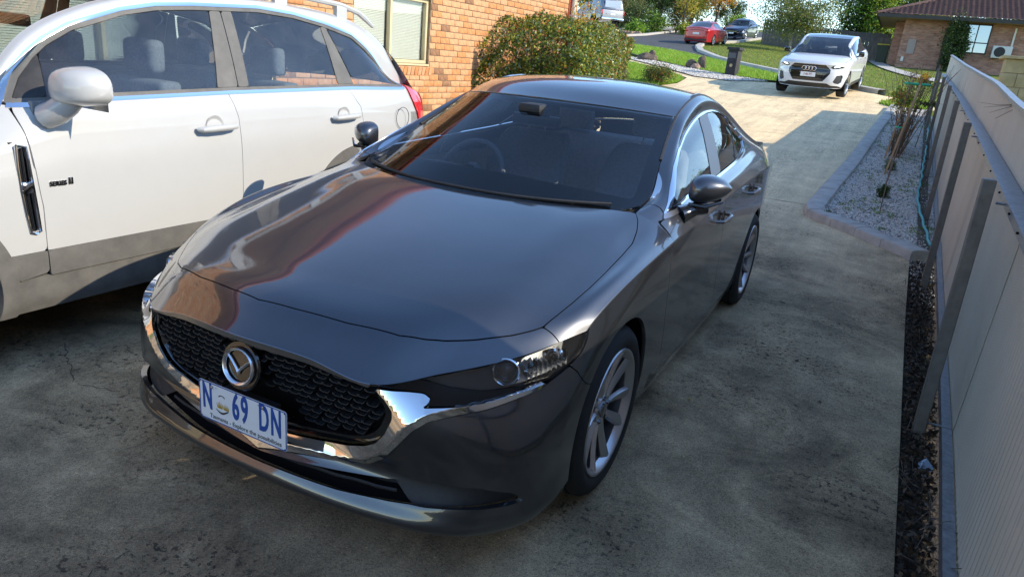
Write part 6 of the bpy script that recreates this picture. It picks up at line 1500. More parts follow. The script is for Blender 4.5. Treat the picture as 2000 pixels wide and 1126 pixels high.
# ------------------------------------------------------------------ paling fence
M['paling'] = noisy('grey_weathered_paling', [(.3, (.085,.075,.07)), (.7, (.20,.18,.165))], 3, .9, .3, .004, mapping=(3,3,.5))
pf_ = empty('paling_fence', (0,0,0), 0, 'weathered grey timber paling fence behind the small street tree', 'fence')
A_, B_ = np.array([-7.5,51.4]), np.array([.35,50.2]); n = 72
pm = []
for k in range(3): mb = MB(); mb.box((-.051,-.008,0),(.051,.008,1)); o = mb.build('paling', M['paling'], pf_); pm.append(o.data); bpy.data.objects.remove(o)
for k in range(n):
    p = A_+(B_-A_)*(k+.5)/n; o = bpy.data.objects.new('paling', pm[k % 3]); COL.objects.link(o); o.parent = pf_
    o.location = (p[0], p[1]+random.uniform(-.004,.004), FZ(*p)-.05); o.scale = (1, 1, 1.62+random.uniform(-.03,.03)); o.rotation_euler = (0, random.uniform(-.008,.008), math.atan2(B_[1]-A_[1], B_[0]-A_[0]))
for h_ in (.35, 1.3):
    a3 = Vector((A_[0], A_[1]+.05, FZ(*A_)+h_)); b3 = Vector((B_[0], B_[1]+.05, FZ(*B_)+h_)); MB().tube([a3, b3], .045, 4).build('fence_rail', M['paling'], pf_)
pg = empty('paling_gate', (0,0,0), 0, 'lower grey paling gate section with bins in front, beside the brick bungalow', 'gate')
for k in range(12):
    x = -.55+.115*k if k < 0 else -.60+.11*k; MB().box((x-.05,47.9,FZ(x,48)-.05),(x+.05,47.918,FZ(x,48)+1.35+random.uniform(-.03,.03))).build('paling', M['paling'], pg)
bn = empty('wheelie_bin', (0,0,0), 0, 'dark green wheelie bin with yellow lid beside the brick porch', 'bin')
m = MB(); bx, by = .15, 46.6; bz = FZ(bx, by); V = []
for z, w_ in ((0,.24),(.95,.30)): V += [(bx-w_, by-w_, bz+z), (bx+w_, by-w_, bz+z), (bx+w_, by+w_, bz+z), (bx-w_, by+w_, bz+z)]
m.add(V, [(0,1,2,3),(4,5,6,7),(0,1,5,4),(1,2,6,5),(2,3,7,6),(3,0,4,7)]); m.build('bin_body', principled('bin_green', (.02,.035,.022), .5), bn)
MB().box((bx-.32,by-.34,bz+.95),(bx+.32,by+.33,bz+1.02)).build('bin_lid', principled('bin_yellow', (.45,.36,.03), .5), bn, bevel=.015)
for s in (-1, 1): MB().lathe([(s*.25-.02,.0),(s*.25-.02,.1),(s*.25+.02,.1),(s*.25+.02,0)], 16, 'x', (bx, by+.26, bz+.1)).build('bin_wheel', M['rubber'], bn)
# ------------------------------------------------------------------ letterbox pillar
lb = empty('letterbox_pillar', (0,0,0), 0, 'charcoal rendered letterbox pillar with a flat cap and round brass plate, on the white gravel', 'letterbox')
lx, ly = -3.70, 24.75; lz = FZ(lx, ly); dk = noisy('charcoal_render', [(.3, (.035,.032,.033)), (.7, (.055,.05,.05))], 8, .8, .3, .004); mt = Matrix.Translation((lx, ly, lz)) @ Matrix.Rotation(R(-8), 4, 'Z')
MB().box((-.17,-.20,-.1),(.17,.20,.83), 0, mt).build('pillar', dk, lb, bevel=.008)
MB().box((-.22,-.25,.83),(.22,.25,.92), 0, mt).build('pillar_cap', dk, lb, bevel=.01)
MB().box((-.14,-.215,.56),(.12,-.20,.74), 0, mt).build('letter_flap', principled('grey_metal_flap', (.12,.12,.125), .4, .5), lb)
m = MB(); m.lathe([(-.204,.055),(-.214,.05),(-.214,0)], 20, 'y', (.0, 0, .33)); m.V = [tuple(mt @ Vector(v)) for v in m.V]; m.build('brass_plate', principled('pale_brass', (.6,.5,.28), .3, .6), lb)
# feature rocks
def rock(name, loc, sc, mat, label, seed, rz=0):
    b = bmesh.new(); bmesh.ops.create_icosphere(b, subdivisions=3, radius=1)
    for v in b.verts:
        n_ = noise.noise(v.co*1.3+Vector((seed, 0, 0)))*.35+noise.noise(v.co*3+Vector((0, seed, 0)))*.12; v.co *= 1+n_
    me = bpy.data.meshes.new(name); b.to_mesh(me); b.free(); me.materials.append(mat); me.polygons.foreach_set('use_smooth', [True]*len(me.polygons)); me.set_sharp_from_angle(angle=R(30))
    o = link(name, me); o.location = loc; o.scale = sc; o.rotation_euler = (0, 0, rz); tag(o, label, 'rock'); return o
M['rock'] = noisy('brown_rock', [(.3, (.07,.05,.04)), (.7, (.20,.15,.115))], 4, .9, .6, .02); M['rock_p'] = noisy('pinkish_rock', [(.3, (.26,.17,.13)), (.7, (.40,.28,.22))], 4, .9, .4, .02)
rock('garden_rock', (-7.75,27.7,FZ(-7.7,27.7)+.09), (.42,.3,.19), M['rock'], 'low rounded brown rock at the left end of the white gravel strip', 1)
rock('garden_rock', (-7.62,27.95,FZ(-7.6,27.9)+.26), (.14,.12,.16), M['rock'], 'small upright brown rock perched behind the low rounded one', 2)
rock('garden_rock', (-5.10,26.1,FZ(-5.1,26.1)+.19), (.17,.12,.30), M['rock'], 'tall pointed brown rock in the middle rock group', 3)
rock('garden_rock', (-5.50,26.15,FZ(-5.5,26.1)+.12), (.20,.14,.19), M['rock'], 'dark squat rock left of the tall pointed one', 4)
rock('garden_rock', (-5.27,25.9,FZ(-5.3,25.9)+.08), (.16,.12,.12), M['rock_p'], 'small pinkish rock in front of the tall pointed one', 5)
# ------------------------------------------------------------------ foliage
def leafm(name, c1, c2, rough=.55, tr=.35, sp=.4):
    m = bpy.data.materials.new(name); m.use_nodes = True; N, L = m.node_tree.nodes, m.node_tree.links; b = N['Principled BSDF']; b.inputs['Roughness'].default_value = rough; b.inputs['Specular IOR Level'].default_value = sp
    t = tex(N, L, 'Noise', 3, 4, .7); r = ramp(N, L, t.outputs['Fac'], [(.3, c1), (.7, c2)]); L.new(r.outputs[0], b.inputs['Base Color'])
    tl = N.new('ShaderNodeBsdfTranslucent'); L.new(r.outputs[0], tl.inputs[0]); x = N.new('ShaderNodeMixShader'); x.inputs[0].default_value = tr
    o = N['Material Output']; L.new(b.outputs[0], x.inputs[1]); L.new(tl.outputs[0], x.inputs[2]); L.new(x.outputs[0], o.inputs[0]); return m
M['l_green'] = leafm('green_leaf', (0.060,0.119,0.020), (0.136,0.221,0.034), .4)
M['l_lime'] = leafm('yellow_green_leaf', (0.221,0.272,0.025), (0.408,0.374,0.051), .4)
M['l_red'] = leafm('red_new_leaf', (0.340,0.085,0.034), (0.561,0.204,0.068), .4)
M['l_shiny'] = leafm('glossy_leaf', (0.102,0.145,0.068), (0.187,0.238,0.102), .16, .15, 1)
M['l_dark'] = leafm('dark_green_leaf', (0.024,0.051,0.014), (0.060,0.093,0.024), .5)
M['l_olive'] = leafm('olive_leaf', (0.119,0.145,0.051), (0.221,0.238,0.085), .5)
M['l_gold'] = leafm('golden_leaf', (0.442,0.340,0.043), (0.600,0.476,0.068), .5)
M['l_orange'] = leafm('orange_leaf', (0.600,0.221,0.034), (0.600,0.374,0.068), .5)
M['l_bright'] = leafm('bright_green_leaf', (0.204,0.374,0.034), (0.340,0.544,0.051), .5)
M['bark'] = noisy('grey_bark', [(.3, (.05,.042,.035)), (.7, (.13,.11,.09))], 12, .9, .5, .006, mapping=(1,1,.3))
M['bark_pale'] = noisy('pale_bark', [(.3, (.26,.23,.19)), (.7, (.42,.38,.32))], 12, .9, .4, .006)
M['stick'] = noisy('brown_stick', [(.3, (.10,.055,.03)), (.7, (.22,.13,.075))], 20, .85, .3, .003)
M['stake'] = noisy('timber_stake', [(.3, (.30,.17,.08)), (.7, (.48,.31,.17))], 14, .85, .3, .003, mapping=(1,1,.2))
M['twig'] = noisy('dry_twig', [(.3, (.06,.045,.035)), (.7, (.17,.13,.10))], 20, .9)
M['litter'] = noisy('dead_leaf', [(.3, (.035,.022,.014)), (.7, (.11,.07,.04))], 12, .85)
M['green_tape'] = principled('green_tie_tape', (.02,.42,.22), .5)
M['teal_hose'] = noisy('teal_hose', [(.3, (.02,.25,.25)), (.7, (.05,.40,.40))], 6, .4)
def leaves(name, P, size, mats, wts, parent=None, seed=1, aspect=.55, kind=None, nrm=None, droop=0):
    g = np.random.default_rng(seed); n = len(P); s = g.uniform(size*.6, size*1.3, n)
    d = g.normal(size=(n, 3)); d[:, 2] -= droop; d /= np.linalg.norm(d, axis=1, keepdims=True); t = g.normal(size=(n, 3)); t -= (t*d).sum(1)[:, None]*d; t /= np.linalg.norm(t, axis=1, keepdims=True)
    nn = np.cross(d, t); a = P-d*s[:, None]*.5; c = P+d*s[:, None]*.5; w_ = t*s[:, None]*aspect*.5
    V = np.stack([a, P+w_+nn*s[:, None]*.08, c, P-w_+nn*s[:, None]*.08], 1).reshape(-1, 3)
    F = np.arange(n*4).reshape(n, 4); w = np.array(wts, float); w /= w.sum()
    # clumped choice of leaf colour
    ph = np.array([noise.noise(Vector(p)*1.7+Vector((seed, 0, 0))) for p in P[::max(1, n//4000)]]); ph = np.repeat(ph, max(1, n//4000))[:n]; ph = np.pad(ph, (0, n-len(ph)), mode='edge') if len(ph) < n else ph
    fm = g.choice(len(mats), n, p=w)
    o = mesh(name, V, F, None, parent, mats=mats, fm=fm)
    if kind: o['kind'] = kind
    return o
def clumps(shape, n, k, spread, seed=1, shell=.75, flat=1):
    """points in clumps on/in a unit-ball-mapped shape; shape(u) maps unit ball points to world"""
    g = np.random.default_rng(seed); c = g.normal(size=(k, 3)); c /= np.linalg.norm(c, axis=1, keepdims=True); c *= (shell+(1-shell)*g.random((k, 1)))*g.uniform(.72, 1.06, (k, 1))
    i = g.integers(0, k, n); q = c[i]+g.normal(size=(n, 3))*spread*g.uniform(.5, 1.3, (k, 1))[i]; return shape(q)
def ell(c, r): c = np.array(c); r = np.array(r); return lambda q: c+q*r
def shrub(label, c, r, n, size, mats, wts, seed, k=60, spread=.16, name='shrub', cat='shrub', group=None, trunk=True, shell=.6):
    root = empty(name, (0,0,0), 0, label, cat, group)
    P = clumps(ell(c, r), n, k, spread, seed, shell); zmin = FZ(c[0], c[1]) ; P[:, 2] = np.maximum(P[:, 2], zmin+.01)
    leaves('foliage', P, size, mats, wts, root, seed)
    if trunk:
        m = MB(); rg = random.Random(seed); b0 = Vector((c[0], c[1], zmin-.05))
        for _ in range(5): e = Vector(c)+Vector((rg.uniform(-.5,.5)*r[0], rg.uniform(-.5,.5)*r[1], rg.uniform(0,.4)*r[2])); m.tube([b0, (b0+e)/2+Vector((rg.uniform(-.05,.05),)*3), e], [.03*max(r)*1.2, .02*max(r)*1.2, .008*max(r)], 5)
        m.build('stems', M['bark'], root)
    return root
def tree(label, base, h, crown, n, size, mats, wts, seed, barkm='bark', tr=.12, group=None, k=70, spread=.2, name='tree', lean=(0,0), shell=.55, droop=0, tube_n=7):
    root = empty(name, (0,0,0), 0, label, 'tree', group); rg = random.Random(seed); b0 = Vector((base[0], base[1], FZ(base[0], base[1])-.1)); cc = Vector(crown[0]); m = MB()
    top = cc+Vector((0, 0, crown[1][2]*.4)); mid = b0+(top-b0)*.45+Vector((rg.uniform(-.15,.15), rg.uniform(-.15,.15), 0)); m.tube([b0, b0+(mid-b0)*.5, mid, b0+(top-b0)*.75, top], [tr, tr*.85, tr*.7, tr*.4, tr*.12], tube_n)
    m.build('trunk', M[barkm], root, smooth=True); m = MB()
    for i in range(9):
        t = .35+.5*rg.random(); s = b0+(top-b0)*t; a = rg.uniform(0, 6.28); e = cc+Vector((math.cos(a)*crown[1][0]*.75, math.sin(a)*crown[1][1]*.75, rg.uniform(-.5,.8)*crown[1][2])); m.tube([s, (s+e)/2+Vector((0,0,.15*h*.1)), e], [tr*.4, tr*.22, tr*.06], 5)
    m.build('limbs', M[barkm], root, smooth=True)
    P = clumps(ell(crown[0], crown[1]), n, k, spread, seed, shell); P[:, 2] = np.maximum(P[:, 2], fz(P[:, 0], P[:, 1])+.05)
    leaves('crown', P, size, mats, wts, root, seed, droop=droop); return root
# hedge beside the brick wall
hd = empty('hedge', (0,0,0), 0, 'tall hedge of green, yellow and red-tipped glossy leaves at the brick house corner', 'hedge')
g_ = np.random.default_rng(11); n = 84000; t = g_.random(n)**.85
A = np.array([-3.62,8.9]); B = np.array([-5.5,16.6]); ax = (B-A)/np.linalg.norm(B-A); px_ = np.array([ax[1], -ax[0]])
u = g_.uniform(-1, 1, n); v = g_.random(n); fc = g_.integers(0, 10, n)
off = np.where(fc < 5, 1.0, u); up = np.where((fc >= 5) & (fc < 8), 1.0, v); t = np.where(fc == 8, 0.0, np.where(fc == 9, 1.0, t)); off = np.where(fc >= 8, u, off); 
bm = np.array([noise.noise(Vector((float(a)*11, float(b)*2.2, float(c)*4))) for a, b, c in zip(t, off, up)])
L_ = np.linalg.norm(B-A); hw_ = .80; depth = g_.exponential(.045, n)
q2 = A[None]+ax[None]*(t*L_)[:, None]+px_[None]*(off*(hw_+bm*.20-depth*(fc < 5)))[:, None]
gzv = fz(q2[:, 0], q2[:, 1]); zt_ = 2.00+.035*t*L_+bm*.26-.25*np.clip((.07-t)/.07,0,1)**2-.3*np.clip((t-.93)/.07,0,1)**2-depth*((fc >= 5) & (fc < 8))
rnd = np.clip((np.abs(off)-.6)/.4, 0, 1)**2*.22; zz = gzv+(zt_-gzv-rnd)*up+g_.normal(0, .02, n)
Ph = np.column_stack([q2+g_.normal(0, .025, (n, 2)), np.maximum(zz, gzv+.02)])
far = t > .35
leaves('foliage', Ph[~far], .056, [M['l_green'], M['l_lime'], M['l_red'], M['l_shiny'], M['l_dark']], [.34,.27,.05,.14,.20], hd, 3)
leaves('foliage', Ph[far], .056, [M['l_green'], M['l_lime'], M['l_red'], M['l_shiny'], M['l_dark']], [.24,.30,.09,.28,.09], hd, 4)
m = MB()
for k in range(14):
    p = A+ax*L_*(k+.5)/14; z0 = FZ(*p)
    for _ in range(3): m.tube([(p[0], p[1], z0-.05), (p[0]+random.uniform(-.2,.2), p[1]+random.uniform(-.2,.2), z0+.7), (p[0]+random.uniform(-.5,.5), p[1]+random.uniform(-.4,.4), z0+1.5)], [.03,.022,.008], 5)
m.build('stems', M['bark'], hd)
MB().box((-1,0,0),(1,1,1)); 
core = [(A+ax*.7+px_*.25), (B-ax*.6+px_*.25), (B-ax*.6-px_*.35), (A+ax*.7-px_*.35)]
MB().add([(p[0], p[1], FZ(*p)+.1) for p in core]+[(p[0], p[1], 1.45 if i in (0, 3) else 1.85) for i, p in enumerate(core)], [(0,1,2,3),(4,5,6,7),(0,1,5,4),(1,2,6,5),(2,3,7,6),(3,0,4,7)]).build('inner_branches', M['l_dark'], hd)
for x_, y_, z_ in ((-3.9,8.5,2.12),(-4.0,9.4,2.16),(-4.2,11.2,2.25),(-4.8,16.8,2.25)):
    pass
shrub('yellow flowering twiggy shrub growing against the white downpipe', (-4.15,12.2,2.25), (.28,.3,.45), 700, .05, [M['l_gold'], M['l_lime'], M['l_red']], [.6,.2,.2], 21, 20, .3)
shrub('low rounded dark shrub on the bright lawn near the driveway edge', (-4.78,19.6,FZ(-4.8,19.6)+.27), (.50,.45,.30), 5200, .045, [M['l_dark'], M['l_green'], M['l_red'], M['l_lime']], [.45,.3,.12,.13], 22, 50, .22, shell=.4)
# grass tufts along the nearest lawns: real blades
def blades(name, n, sampler, h, mats, wts, seed, label):
    g = np.random.default_rng(seed); P = sampler(n, g); n = len(P); a = g.uniform(0, 6.28, n); hh = g.uniform(.5, 1.2, n)*h; wd = hh*.16
    dx = np.column_stack([np.cos(a)*wd, np.sin(a)*wd, np.zeros(n)]); tip = np.column_stack([g.normal(0, .35, (n, 2))*hh[:, None], hh])
    V = np.stack([P-dx, P+dx, P+tip], 1).reshape(-1, 3); F = np.arange(3*n).reshape(n, 3); w = np.array(wts)/sum(wts)
    o = mesh(name, V, F, None, mats=mats, fm=g.choice(len(mats), n, p=w)); tag(o, label, kind='stuff'); return o
blades('lawn_grass', 16000, poly_sampler([(-5.67,18.9),(-8.1,25.7),(-7.5,25.6),(-5.83,23.8),(-4.7,22.2),(-4.4,20.4),(-4.6,19.3)], .02), .07, [M['l_bright'], M['l_lime']], [.7,.3], 31, 'bright green grass on the small front lawn')
blades('verge_grass', 26000, poly_sampler(VRG, .03), .07, [M['l_bright'], M['l_lime']], [.75,.25], 32, 'bright green grass on the verge beside the street')
FL = [(-9.4,60),(-9.3,50),(-9.5,44.8),(-8.7,40.3),(-7.4,36.2),(-5.8,32.8),(-4.2,30.5),(-2.0,27.8),(.5,24.5),(1.2,23.6),(3.5,24),(3.2,30),(1.8,33),(.6,38),(-.3,44),(-.9,51)]
blades('far_lawn_grass', 42000, poly_sampler(FL, -.02), .055, [M['l_olive'], M['l_bright'], M['l_gold']], [.62,.26,.12], 33, 'mixed green and yellowing grass on the far lawn')
blades('bed_end_grass', 5000, poly_sampler([(1.5,20.0),(2.3,19.9),(2.6,22.2),(1.9,22.6),(1.1,20.6)], .0), .10, [M['l_bright'], M['l_lime']], [.7,.3], 34, 'bright tuft of grass past the far end of the gravel bed')
# street trees and the planted bank across the street
tree('small street tree with slender trunk and drooping olive leaves before the paling fence', (-4.9,46.5), 5, ((-4.9,46.4,5.3),(2.5,1.8,1.75)), 15000, .11, [M['l_olive'], M['l_green'], M['l_lime']], [.55,.25,.2], 41, 'bark_pale', .085, spread=.17, k=110, shell=.3, droop=.8)
tree('tall dark conifer-like tree behind the paling fence', (-1.6,52.5), 9, ((-1.6,53,6.6),(1.9,1.8,3.4)), 15000, .16, [M['l_dark'], M['l_green'], M['l_bright']], [.5,.25,.25], 42, k=90, spread=.18)
tree('sunlit yellow green bushy tree left of the brick bungalow', (-.4,52.5), 7, ((-.6,52.2,5.6),(1.35,1.3,2.1)), 10000, .14, [M['l_bright'], M['l_lime'], M['l_dark']], [.45,.3,.25], 43, k=60)
tree('dark tree filling the gap behind the brick porch', (.9,55), 9, ((.9,55,6.2),(1.9,1.6,3.2)), 9000, .17, [M['l_dark'], M['l_green']], [.7,.3], 44)
tree('golden autumn tree rising behind the bungalow roof ridge', (2.8,60), 9, ((2.6,60,7.2),(1.8,1.6,1.8)), 5000, .18, [M['l_gold'], M['l_lime'], M['l_orange']], [.5,.3,.2], 45)
tree('autumn tree with sparse orange leaves behind the dark blue car', (-13.6,63), 7, ((-13.4,63,8.0),(1.9,1.6,1.7)), 3600, .16, [M['l_orange'], M['l_gold'], M['l_red']], [.6,.25,.15], 46, k=50, spread=.22)
tree('bare-stemmed young tree with a few yellow leaves on the planted bank', (-14.9,58), 6, ((-14.7,58,6.8),(1.0,1.0,1.6)), 1700, .13, [M['l_gold'], M['l_lime']], [.6,.4], 47)
BK = [ # x, y, z centre, radii, label, palette
 ((-19.9,56,4.7),(1.2,1.1,1.3),'olive feathery shrub just behind the utility', 'o'), ((-18.3,56.5,5.1),(1.5,1.2,1.7),'loose grey green shrub on the planted bank', 'o'),
 ((-17.3,53.5,3.9),(.9,.8,.7),'bright green low shrub at the front of the bank', 'b'), ((-16.5,56,4.5),(1.1,1.0,1.1),'mid green leafy shrub above the low stone edge', 'g'),
 ((-15.6,59,5.6),(1.1,1.0,1.1),'boxy clipped hedge with orange-tipped top on the bank', 'h'), ((-18.5,63,7.6),(2.4,2,2.4),'tall dark shrub mass at the top of the bank', 'd'),
 ((-15.9,64,7.9),(1.7,1.5,2.6),'tall narrow yellow green conifer on the bank', 'y'), ((-21.5,62,7.4),(2.4,2,2.4),'red brown leaved shrub high on the bank', 'r'),
 ((-13.0,66,6.6),(1.5,1.3,1.6),'spiky dark green shrub above the driveway rocks', 'd'), ((-11.9,64,5.5),(1.1,1,.8),'bright green rounded shrub right of the autumn tree', 'b'),
 ((-14.2,57,4.35),(.8,.8,.55),'low yellow green shrub by the street corner', 'y'), ((-17.0,68,9.2),(2.6,2,2.6),'dark evergreen behind the bank with gaps of sky', 'd'), ((-24,66,8.5),(3,2.5,3),'tall olive tree behind the utility', 'o')]
pal = {'o': ([M['l_olive'], M['l_green'], M['l_dark']], [.6,.25,.15]), 'b': ([M['l_bright'], M['l_green']], [.6,.4]), 'g': ([M['l_green'], M['l_bright'], M['l_dark']], [.5,.25,.25]), 'h': ([M['l_olive'], M['l_dark'], M['l_orange']], [.5,.35,.15]),
 'd': ([M['l_dark'], M['l_green']], [.65,.35]), 'y': ([M['l_lime'], M['l_bright'], M['l_gold']], [.5,.25,.25]), 'r': ([M['l_red'], M['l_olive'], M['l_dark']], [.4,.3,.3])}
for i, (c, r, lab, pk_) in enumerate(BK): shrub(lab, c, r, int(3600*max(1, r[0]*r[2]/1.6)), .13, *pal[pk_], 60+i, k=46, spread=.2, shell=.45)
# dark shrub against the bungalow
shrub('dark upright shrub with silvery tips growing against the bungalow window', (3.45,42.6,3.95), (.62,.5,1.35), 9000, .10, [M['l_dark'], M['l_green'], M['l_olive']], [.7,.2,.1], 80, 50, .2)
MB().box((2.93,42.75,2.6),(3.06,42.85,4.7)).build('shrub_post', M['bark'], bpy.data.objects.get('shrub.012'))
tree('broad dark tree in the neighbouring garden to the right of the fence', (15,9.5), 7, ((15,9.5,4.6),(3,3,2.3)), 9000, .2, [M['l_dark'], M['l_green']], [.6,.4], 501)
tree('olive tree in the neighbouring garden, further up the hill', (18,17), 7, ((18,17,5.6),(3,3,2.3)), 7000, .2, [M['l_olive'], M['l_dark']], [.6,.4], 502)
# distant tree lines: separate crowns along the ridge
for i in range(16):
    x = -60+7.5*i+random.uniform(-2,2); y = 92+random.uniform(-5,8); z = 6.0
    if -16 < x < -6: continue
    pk_ = random.choice('odgoy'); r = random.uniform(3.2,4.8)
    tree(['far olive tree on the skyline', 'far dark tree on the skyline'][i % 2]+' number from the left '.replace('number ', '')+['first','second','third','fourth','fifth','sixth','seventh','eighth','ninth','tenth','eleventh','twelfth','thirteenth','fourteenth','fifteenth','sixteenth'][i], (x, y), 9, ((x, y, FZ(x, min(y,95))+4.2),(r, r*.8, 3.6)), 4200, .34, *pal[pk_], 100+i, group='trees along the skyline', spread=.2)
# low stone edging of the bank: single stones
for i in range(26):
    t = i/25; x = -21+5.3*t; y = 51.2-1.2*t if t < .8 else 50.2; 
    r_ = rock('edging_stone', (x, y+random.uniform(-.1,.1), FZ(x, y)+.1), (.16,.13,.12), M['rock_p'], 'stone in the low edging row along the planted bank', 200+i); r_['group'] = 'stones edging the planted bank'
# ------------------------------------------------------------------ plants in the gravel bed
def small_bush(c, r, n, seed, label): return shrub(label, c, r, n, .016, [M['l_dark'], M['l_green'], M['l_olive']], [.5,.35,.15], seed, 40, .16, shell=.2)
small_bush((1.66,8.95,.15+.12), (.10,.10,.13), 2600, 301, 'small round dark green shrub in the gravel, nearest the street corner kerb')
small_bush((1.69,11.0,.31+.11), (.13,.12,.12), 2600, 302, 'second small dark green shrub in the gravel, behind the nearest one')
small_bush((1.74,13.2,.50+.17), (.16,.15,.20), 2600, 303, 'third small shrub, at the foot of the staked rose')
small_bush((1.80,15.0,.64+.2), (.17,.15,.24), 2400, 304, 'fourth small shrub hidden behind the staked rose')
small_bush((1.14,7.35,.07+.05), (.09,.07,.05), 1200, 305, 'low green weed tucked inside the curve of the kerb')
rose = empty('staked_rose', (0,0,0), 0, 'bare tangled rose bush tied up with green tape between timber stakes in the gravel bed', 'rose bush')
rg = random.Random(5); rb = Vector((1.72,12.6,FZ(1.72,12.6)))
for (a, b) in (((1.63,10.6,.30),(1.80,11.2,1.62)), ((1.72,12.3,.42),(1.83,12.3,1.75)), ((1.58,12.0,.42),(1.70,12.4,1.70))):
    m = MB(); m.tube([a, b], .019, 4); m.build('stake', M['stake'], rose)
MB().tube([(1.665,7.75,.10),(1.67,9.6,.66)], .006, 5).build('cane', M['stick'], rose)
MB().tube([(1.665,9.35,.24),(1.75,11.4,1.05)], .011, 5).build('cane', M['stick'], rose)
m = MB()
for k in range(38):
    p = rb+Vector((rg.uniform(-.10,.10), rg.uniform(-.5,.4), .02)); pts = [p]; d = Vector((rg.uniform(-.06,.12), rg.uniform(-.06,.06), .30))
    for j in range(5): p = p+d*rg.uniform(.8,1.1); d = d+Vector((rg.uniform(-.04,.04), rg.uniform(-.04,.04), rg.uniform(-.02,.01))); pts.append(p.copy())
    m.tube(pts, [.009,.008,.006,.005,.004,.003], 4)
m.build('stems', M['stick'], rose)
m = MB()
for k in range(150):
    p = rb+Vector((rg.uniform(-.08,.16), rg.uniform(-.35,.3), rg.uniform(.55,1.35))); pts = [p]
    for j in range(4): p = p+Vector((rg.uniform(-.09,.09), rg.uniform(-.09,.09), rg.uniform(-.06,.09))); pts.append(p.copy())
    m.tube(pts, .0032, 3)
m.build('tangled_twigs', M['twig'], rose)
m = MB(); c = (1.80,12.5,1.64); m.lathe([(-.02,.20),(.0,.215),(.02,.20)], 20, 'z', c); m.build('green_tie', M['green_tape'], rose)
m = MB(); m.lathe([(-.01,.06),(.0,.065),(.01,.06)], 12, 'z', (1.68,12.0,.95)); m.build('green_tie', M['green_tape'], rose)
P = clumps(ell((1.66,12.4,1.40),(.20,.25,.22)), 420, 22, .25, 7, .2); leaves('rose_leaves', P, .055, [M['l_orange'], M['l_gold'], M['l_bright'], M['l_green']], [.35,.2,.2,.25], rose, 8)
P = clumps(ell((1.86,12.5,1.72),(.20,.2,.12)), 220, 14, .25, 9, .2); leaves('rose_leaves', P, .05, [M['l_orange'], M['l_gold'], M['l_lime']], [.4,.35,.25], rose, 9)
rs2 = empty('pink_rose', (0,0,0), 0, 'single rose stem with dark leaves and a pink bloom leaning against the fence', 'rose bush')
MB().tube([(2.02,13.6,.52),(2.06,13.7,.95),(2.13,13.75,1.32)], [.008,.006,.004], 5).build('stem', M['twig'], rs2)
P = clumps(ell((2.08,13.75,1.34),(.17,.15,.05)), 150, 10, .3, 12, .2); leaves('foliage', P, .06, [M['l_dark'], M['l_green']], [.7,.3], rs2, 12)
b = bmesh.new(); bmesh.ops.create_icosphere(b, subdivisions=2, radius=.035)
me = bpy.data.meshes.new('bloom'); b.to_mesh(me); b.free(); me.materials.append(principled('pink_petals', (.75,.25,.32), .6)); o = link('bloom', me, rs2); o.location = (2.20,13.75,1.36)
# weeds between the pebbles
P = poly_sampler(BED, .055, 1.6)(900, np.random.default_rng(77)); keepm = np.array([noise.noise(Vector((p[0]*2.3, p[1]*1.3, 4))) > .12 for p in P]); P = P[keepm]; Pw = np.concatenate([P+np.random.default_rng(i).normal(0, .02, P.shape)*[1,1,.3] for i in range(14)])
o = leaves('bed_weeds', Pw, .018, [M['l_green'], M['l_olive'], M['l_bright']], [.4,.3,.3], None, 13); tag(o, 'small green weeds coming up through the white pebbles', kind='stuff')
# hose
m = MB(); hp = [(2.155,6.55),(2.14,7.0),(2.11,7.7),(2.075,8.5),(2.06,9.2),(2.085,9.9),(2.115,10.6),(2.13,11.4),(2.17,12.5),(2.21,14),(2.25,16),(2.30,18.2)]
pts = []
for a, b_ in zip(hp[:-1], hp[1:]):
    for k in range(6): t = k/6; x = a[0]+(b_[0]-a[0])*t; y = a[1]+(b_[1]-a[1])*t; pts.append((x+.008*math.sin(y*9), y, FZ(x, y)+.085))
tag(m.tube(pts, .014, 8).build('garden_hose', M['teal_hose'], None, smooth=True), 'teal garden hose lying along the foot of the steel fence', 'hose')
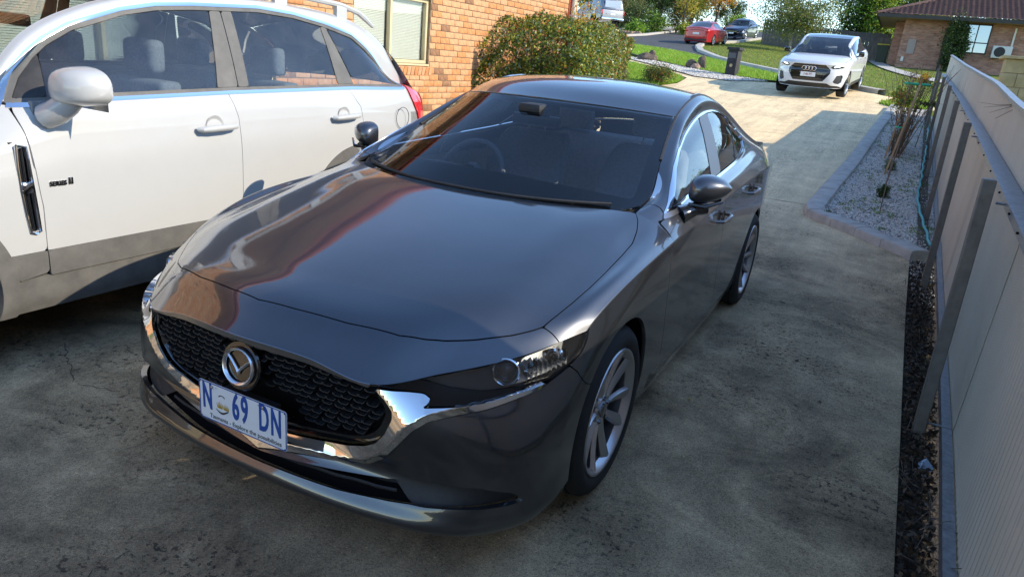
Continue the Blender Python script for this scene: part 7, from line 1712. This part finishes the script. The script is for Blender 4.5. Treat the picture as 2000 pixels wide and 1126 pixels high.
# leaf litter and twigs in the soil strip
def ss(n, g): y = g.uniform(-2, 6.4, n); x = np.array([g.uniform(np.interp(v, [-2,1,6.4], [1.90,1.91,2.0]), fx_(v)-.01) for v in y]); return np.column_stack([x, y, g.uniform(-.03, .03, n)])
Pl = ss(6500, np.random.default_rng(90)); o = leaves('leaf_litter', Pl, .032, [M['litter'], M['twig'], M['soil']], [.4,.2,.4], None, 91); tag(o, 'dark dead leaves and debris in the gap between slab and fence', kind='stuff')
m = MB(); rg = random.Random(9)
for k in range(190):
    y = rg.uniform(-1, 6); x = rg.uniform(1.93, fx_(y)+.02); a = rg.uniform(0, 6.28); l = rg.uniform(.05,.22); z = rg.uniform(-.01,.05)
    m.tube([(x, y, z), (x+math.cos(a)*l*.3, y+math.sin(a)*l*.5, z+rg.uniform(0,.04)), (x+math.cos(a)*l*.4, y+math.sin(a)*l, z+rg.uniform(-.01,.04))], rg.uniform(.0008,.002), 3)
o = m.build('twigs', M['twig']); tag(o, 'thin dry twigs and vine stems in the gap beside the fence', kind='stuff')
m = MB(); m.add([(1.99,1.86,.01),(2.03,1.83,.03),(2.045,1.89,.02),(2.015,1.94,.035),(1.98,1.91,.01)], [(0,1,2),(0,2,3),(0,3,4)]); tag(m.build('plastic_scrap', principled('clear_plastic', (.22,.27,.33), .2, 0, .8)), 'crumpled clear plastic scrap in the dirt beside the fence', 'litter')
for i, (x, y) in enumerate(((1.62,4.35),(1.45,3.2),(1.38,2.8),(1.70,3.6),(1.30,5.0),(1.15,3.9),(.98,1.9),(1.55,2.3),(1.2,6.3),(-1.5,.75),(.9,-.3))):
    P = np.array([[x, y, .008]]); o = leaves('fallen_leaf', P, .05, [M['litter'] if i % 3 else M['l_gold']], [1], None, 400+i, .6); o.rotation_euler = (0,0,0); 
    for v in o.data.vertices: v.co.z = .006+.25*abs(v.co.z-.008)
    tag(o, 'fallen dry leaf lying on the concrete slab', 'leaf', 'fallen leaves on the driveway')
m = MB()
for k in range(4): pts = [(2.33+.01*k, 4.2-.3*k+.0, ftop(4.2)+.01), (2.24-.02*k, 4.3+.15*k, ftop(4.3)-.06), (2.16-.02*k, 4.5+.25*k, ftop(4.5)-.16+.03*k)]; m.tube(pts, [.003,.002,.001], 4)
tag(m.build('hanging_twigs', M['twig']), 'bare twigs drooping over the top of the steel fence', 'twigs')
shrub('bright leafy shrub poking above the fence top at the right edge', (2.95,7.6,1.72), (.22,.3,.22), 900, .035, [M['l_bright'], M['l_green'], M['l_lime']], [.4,.3,.3], 95, 24, .25)
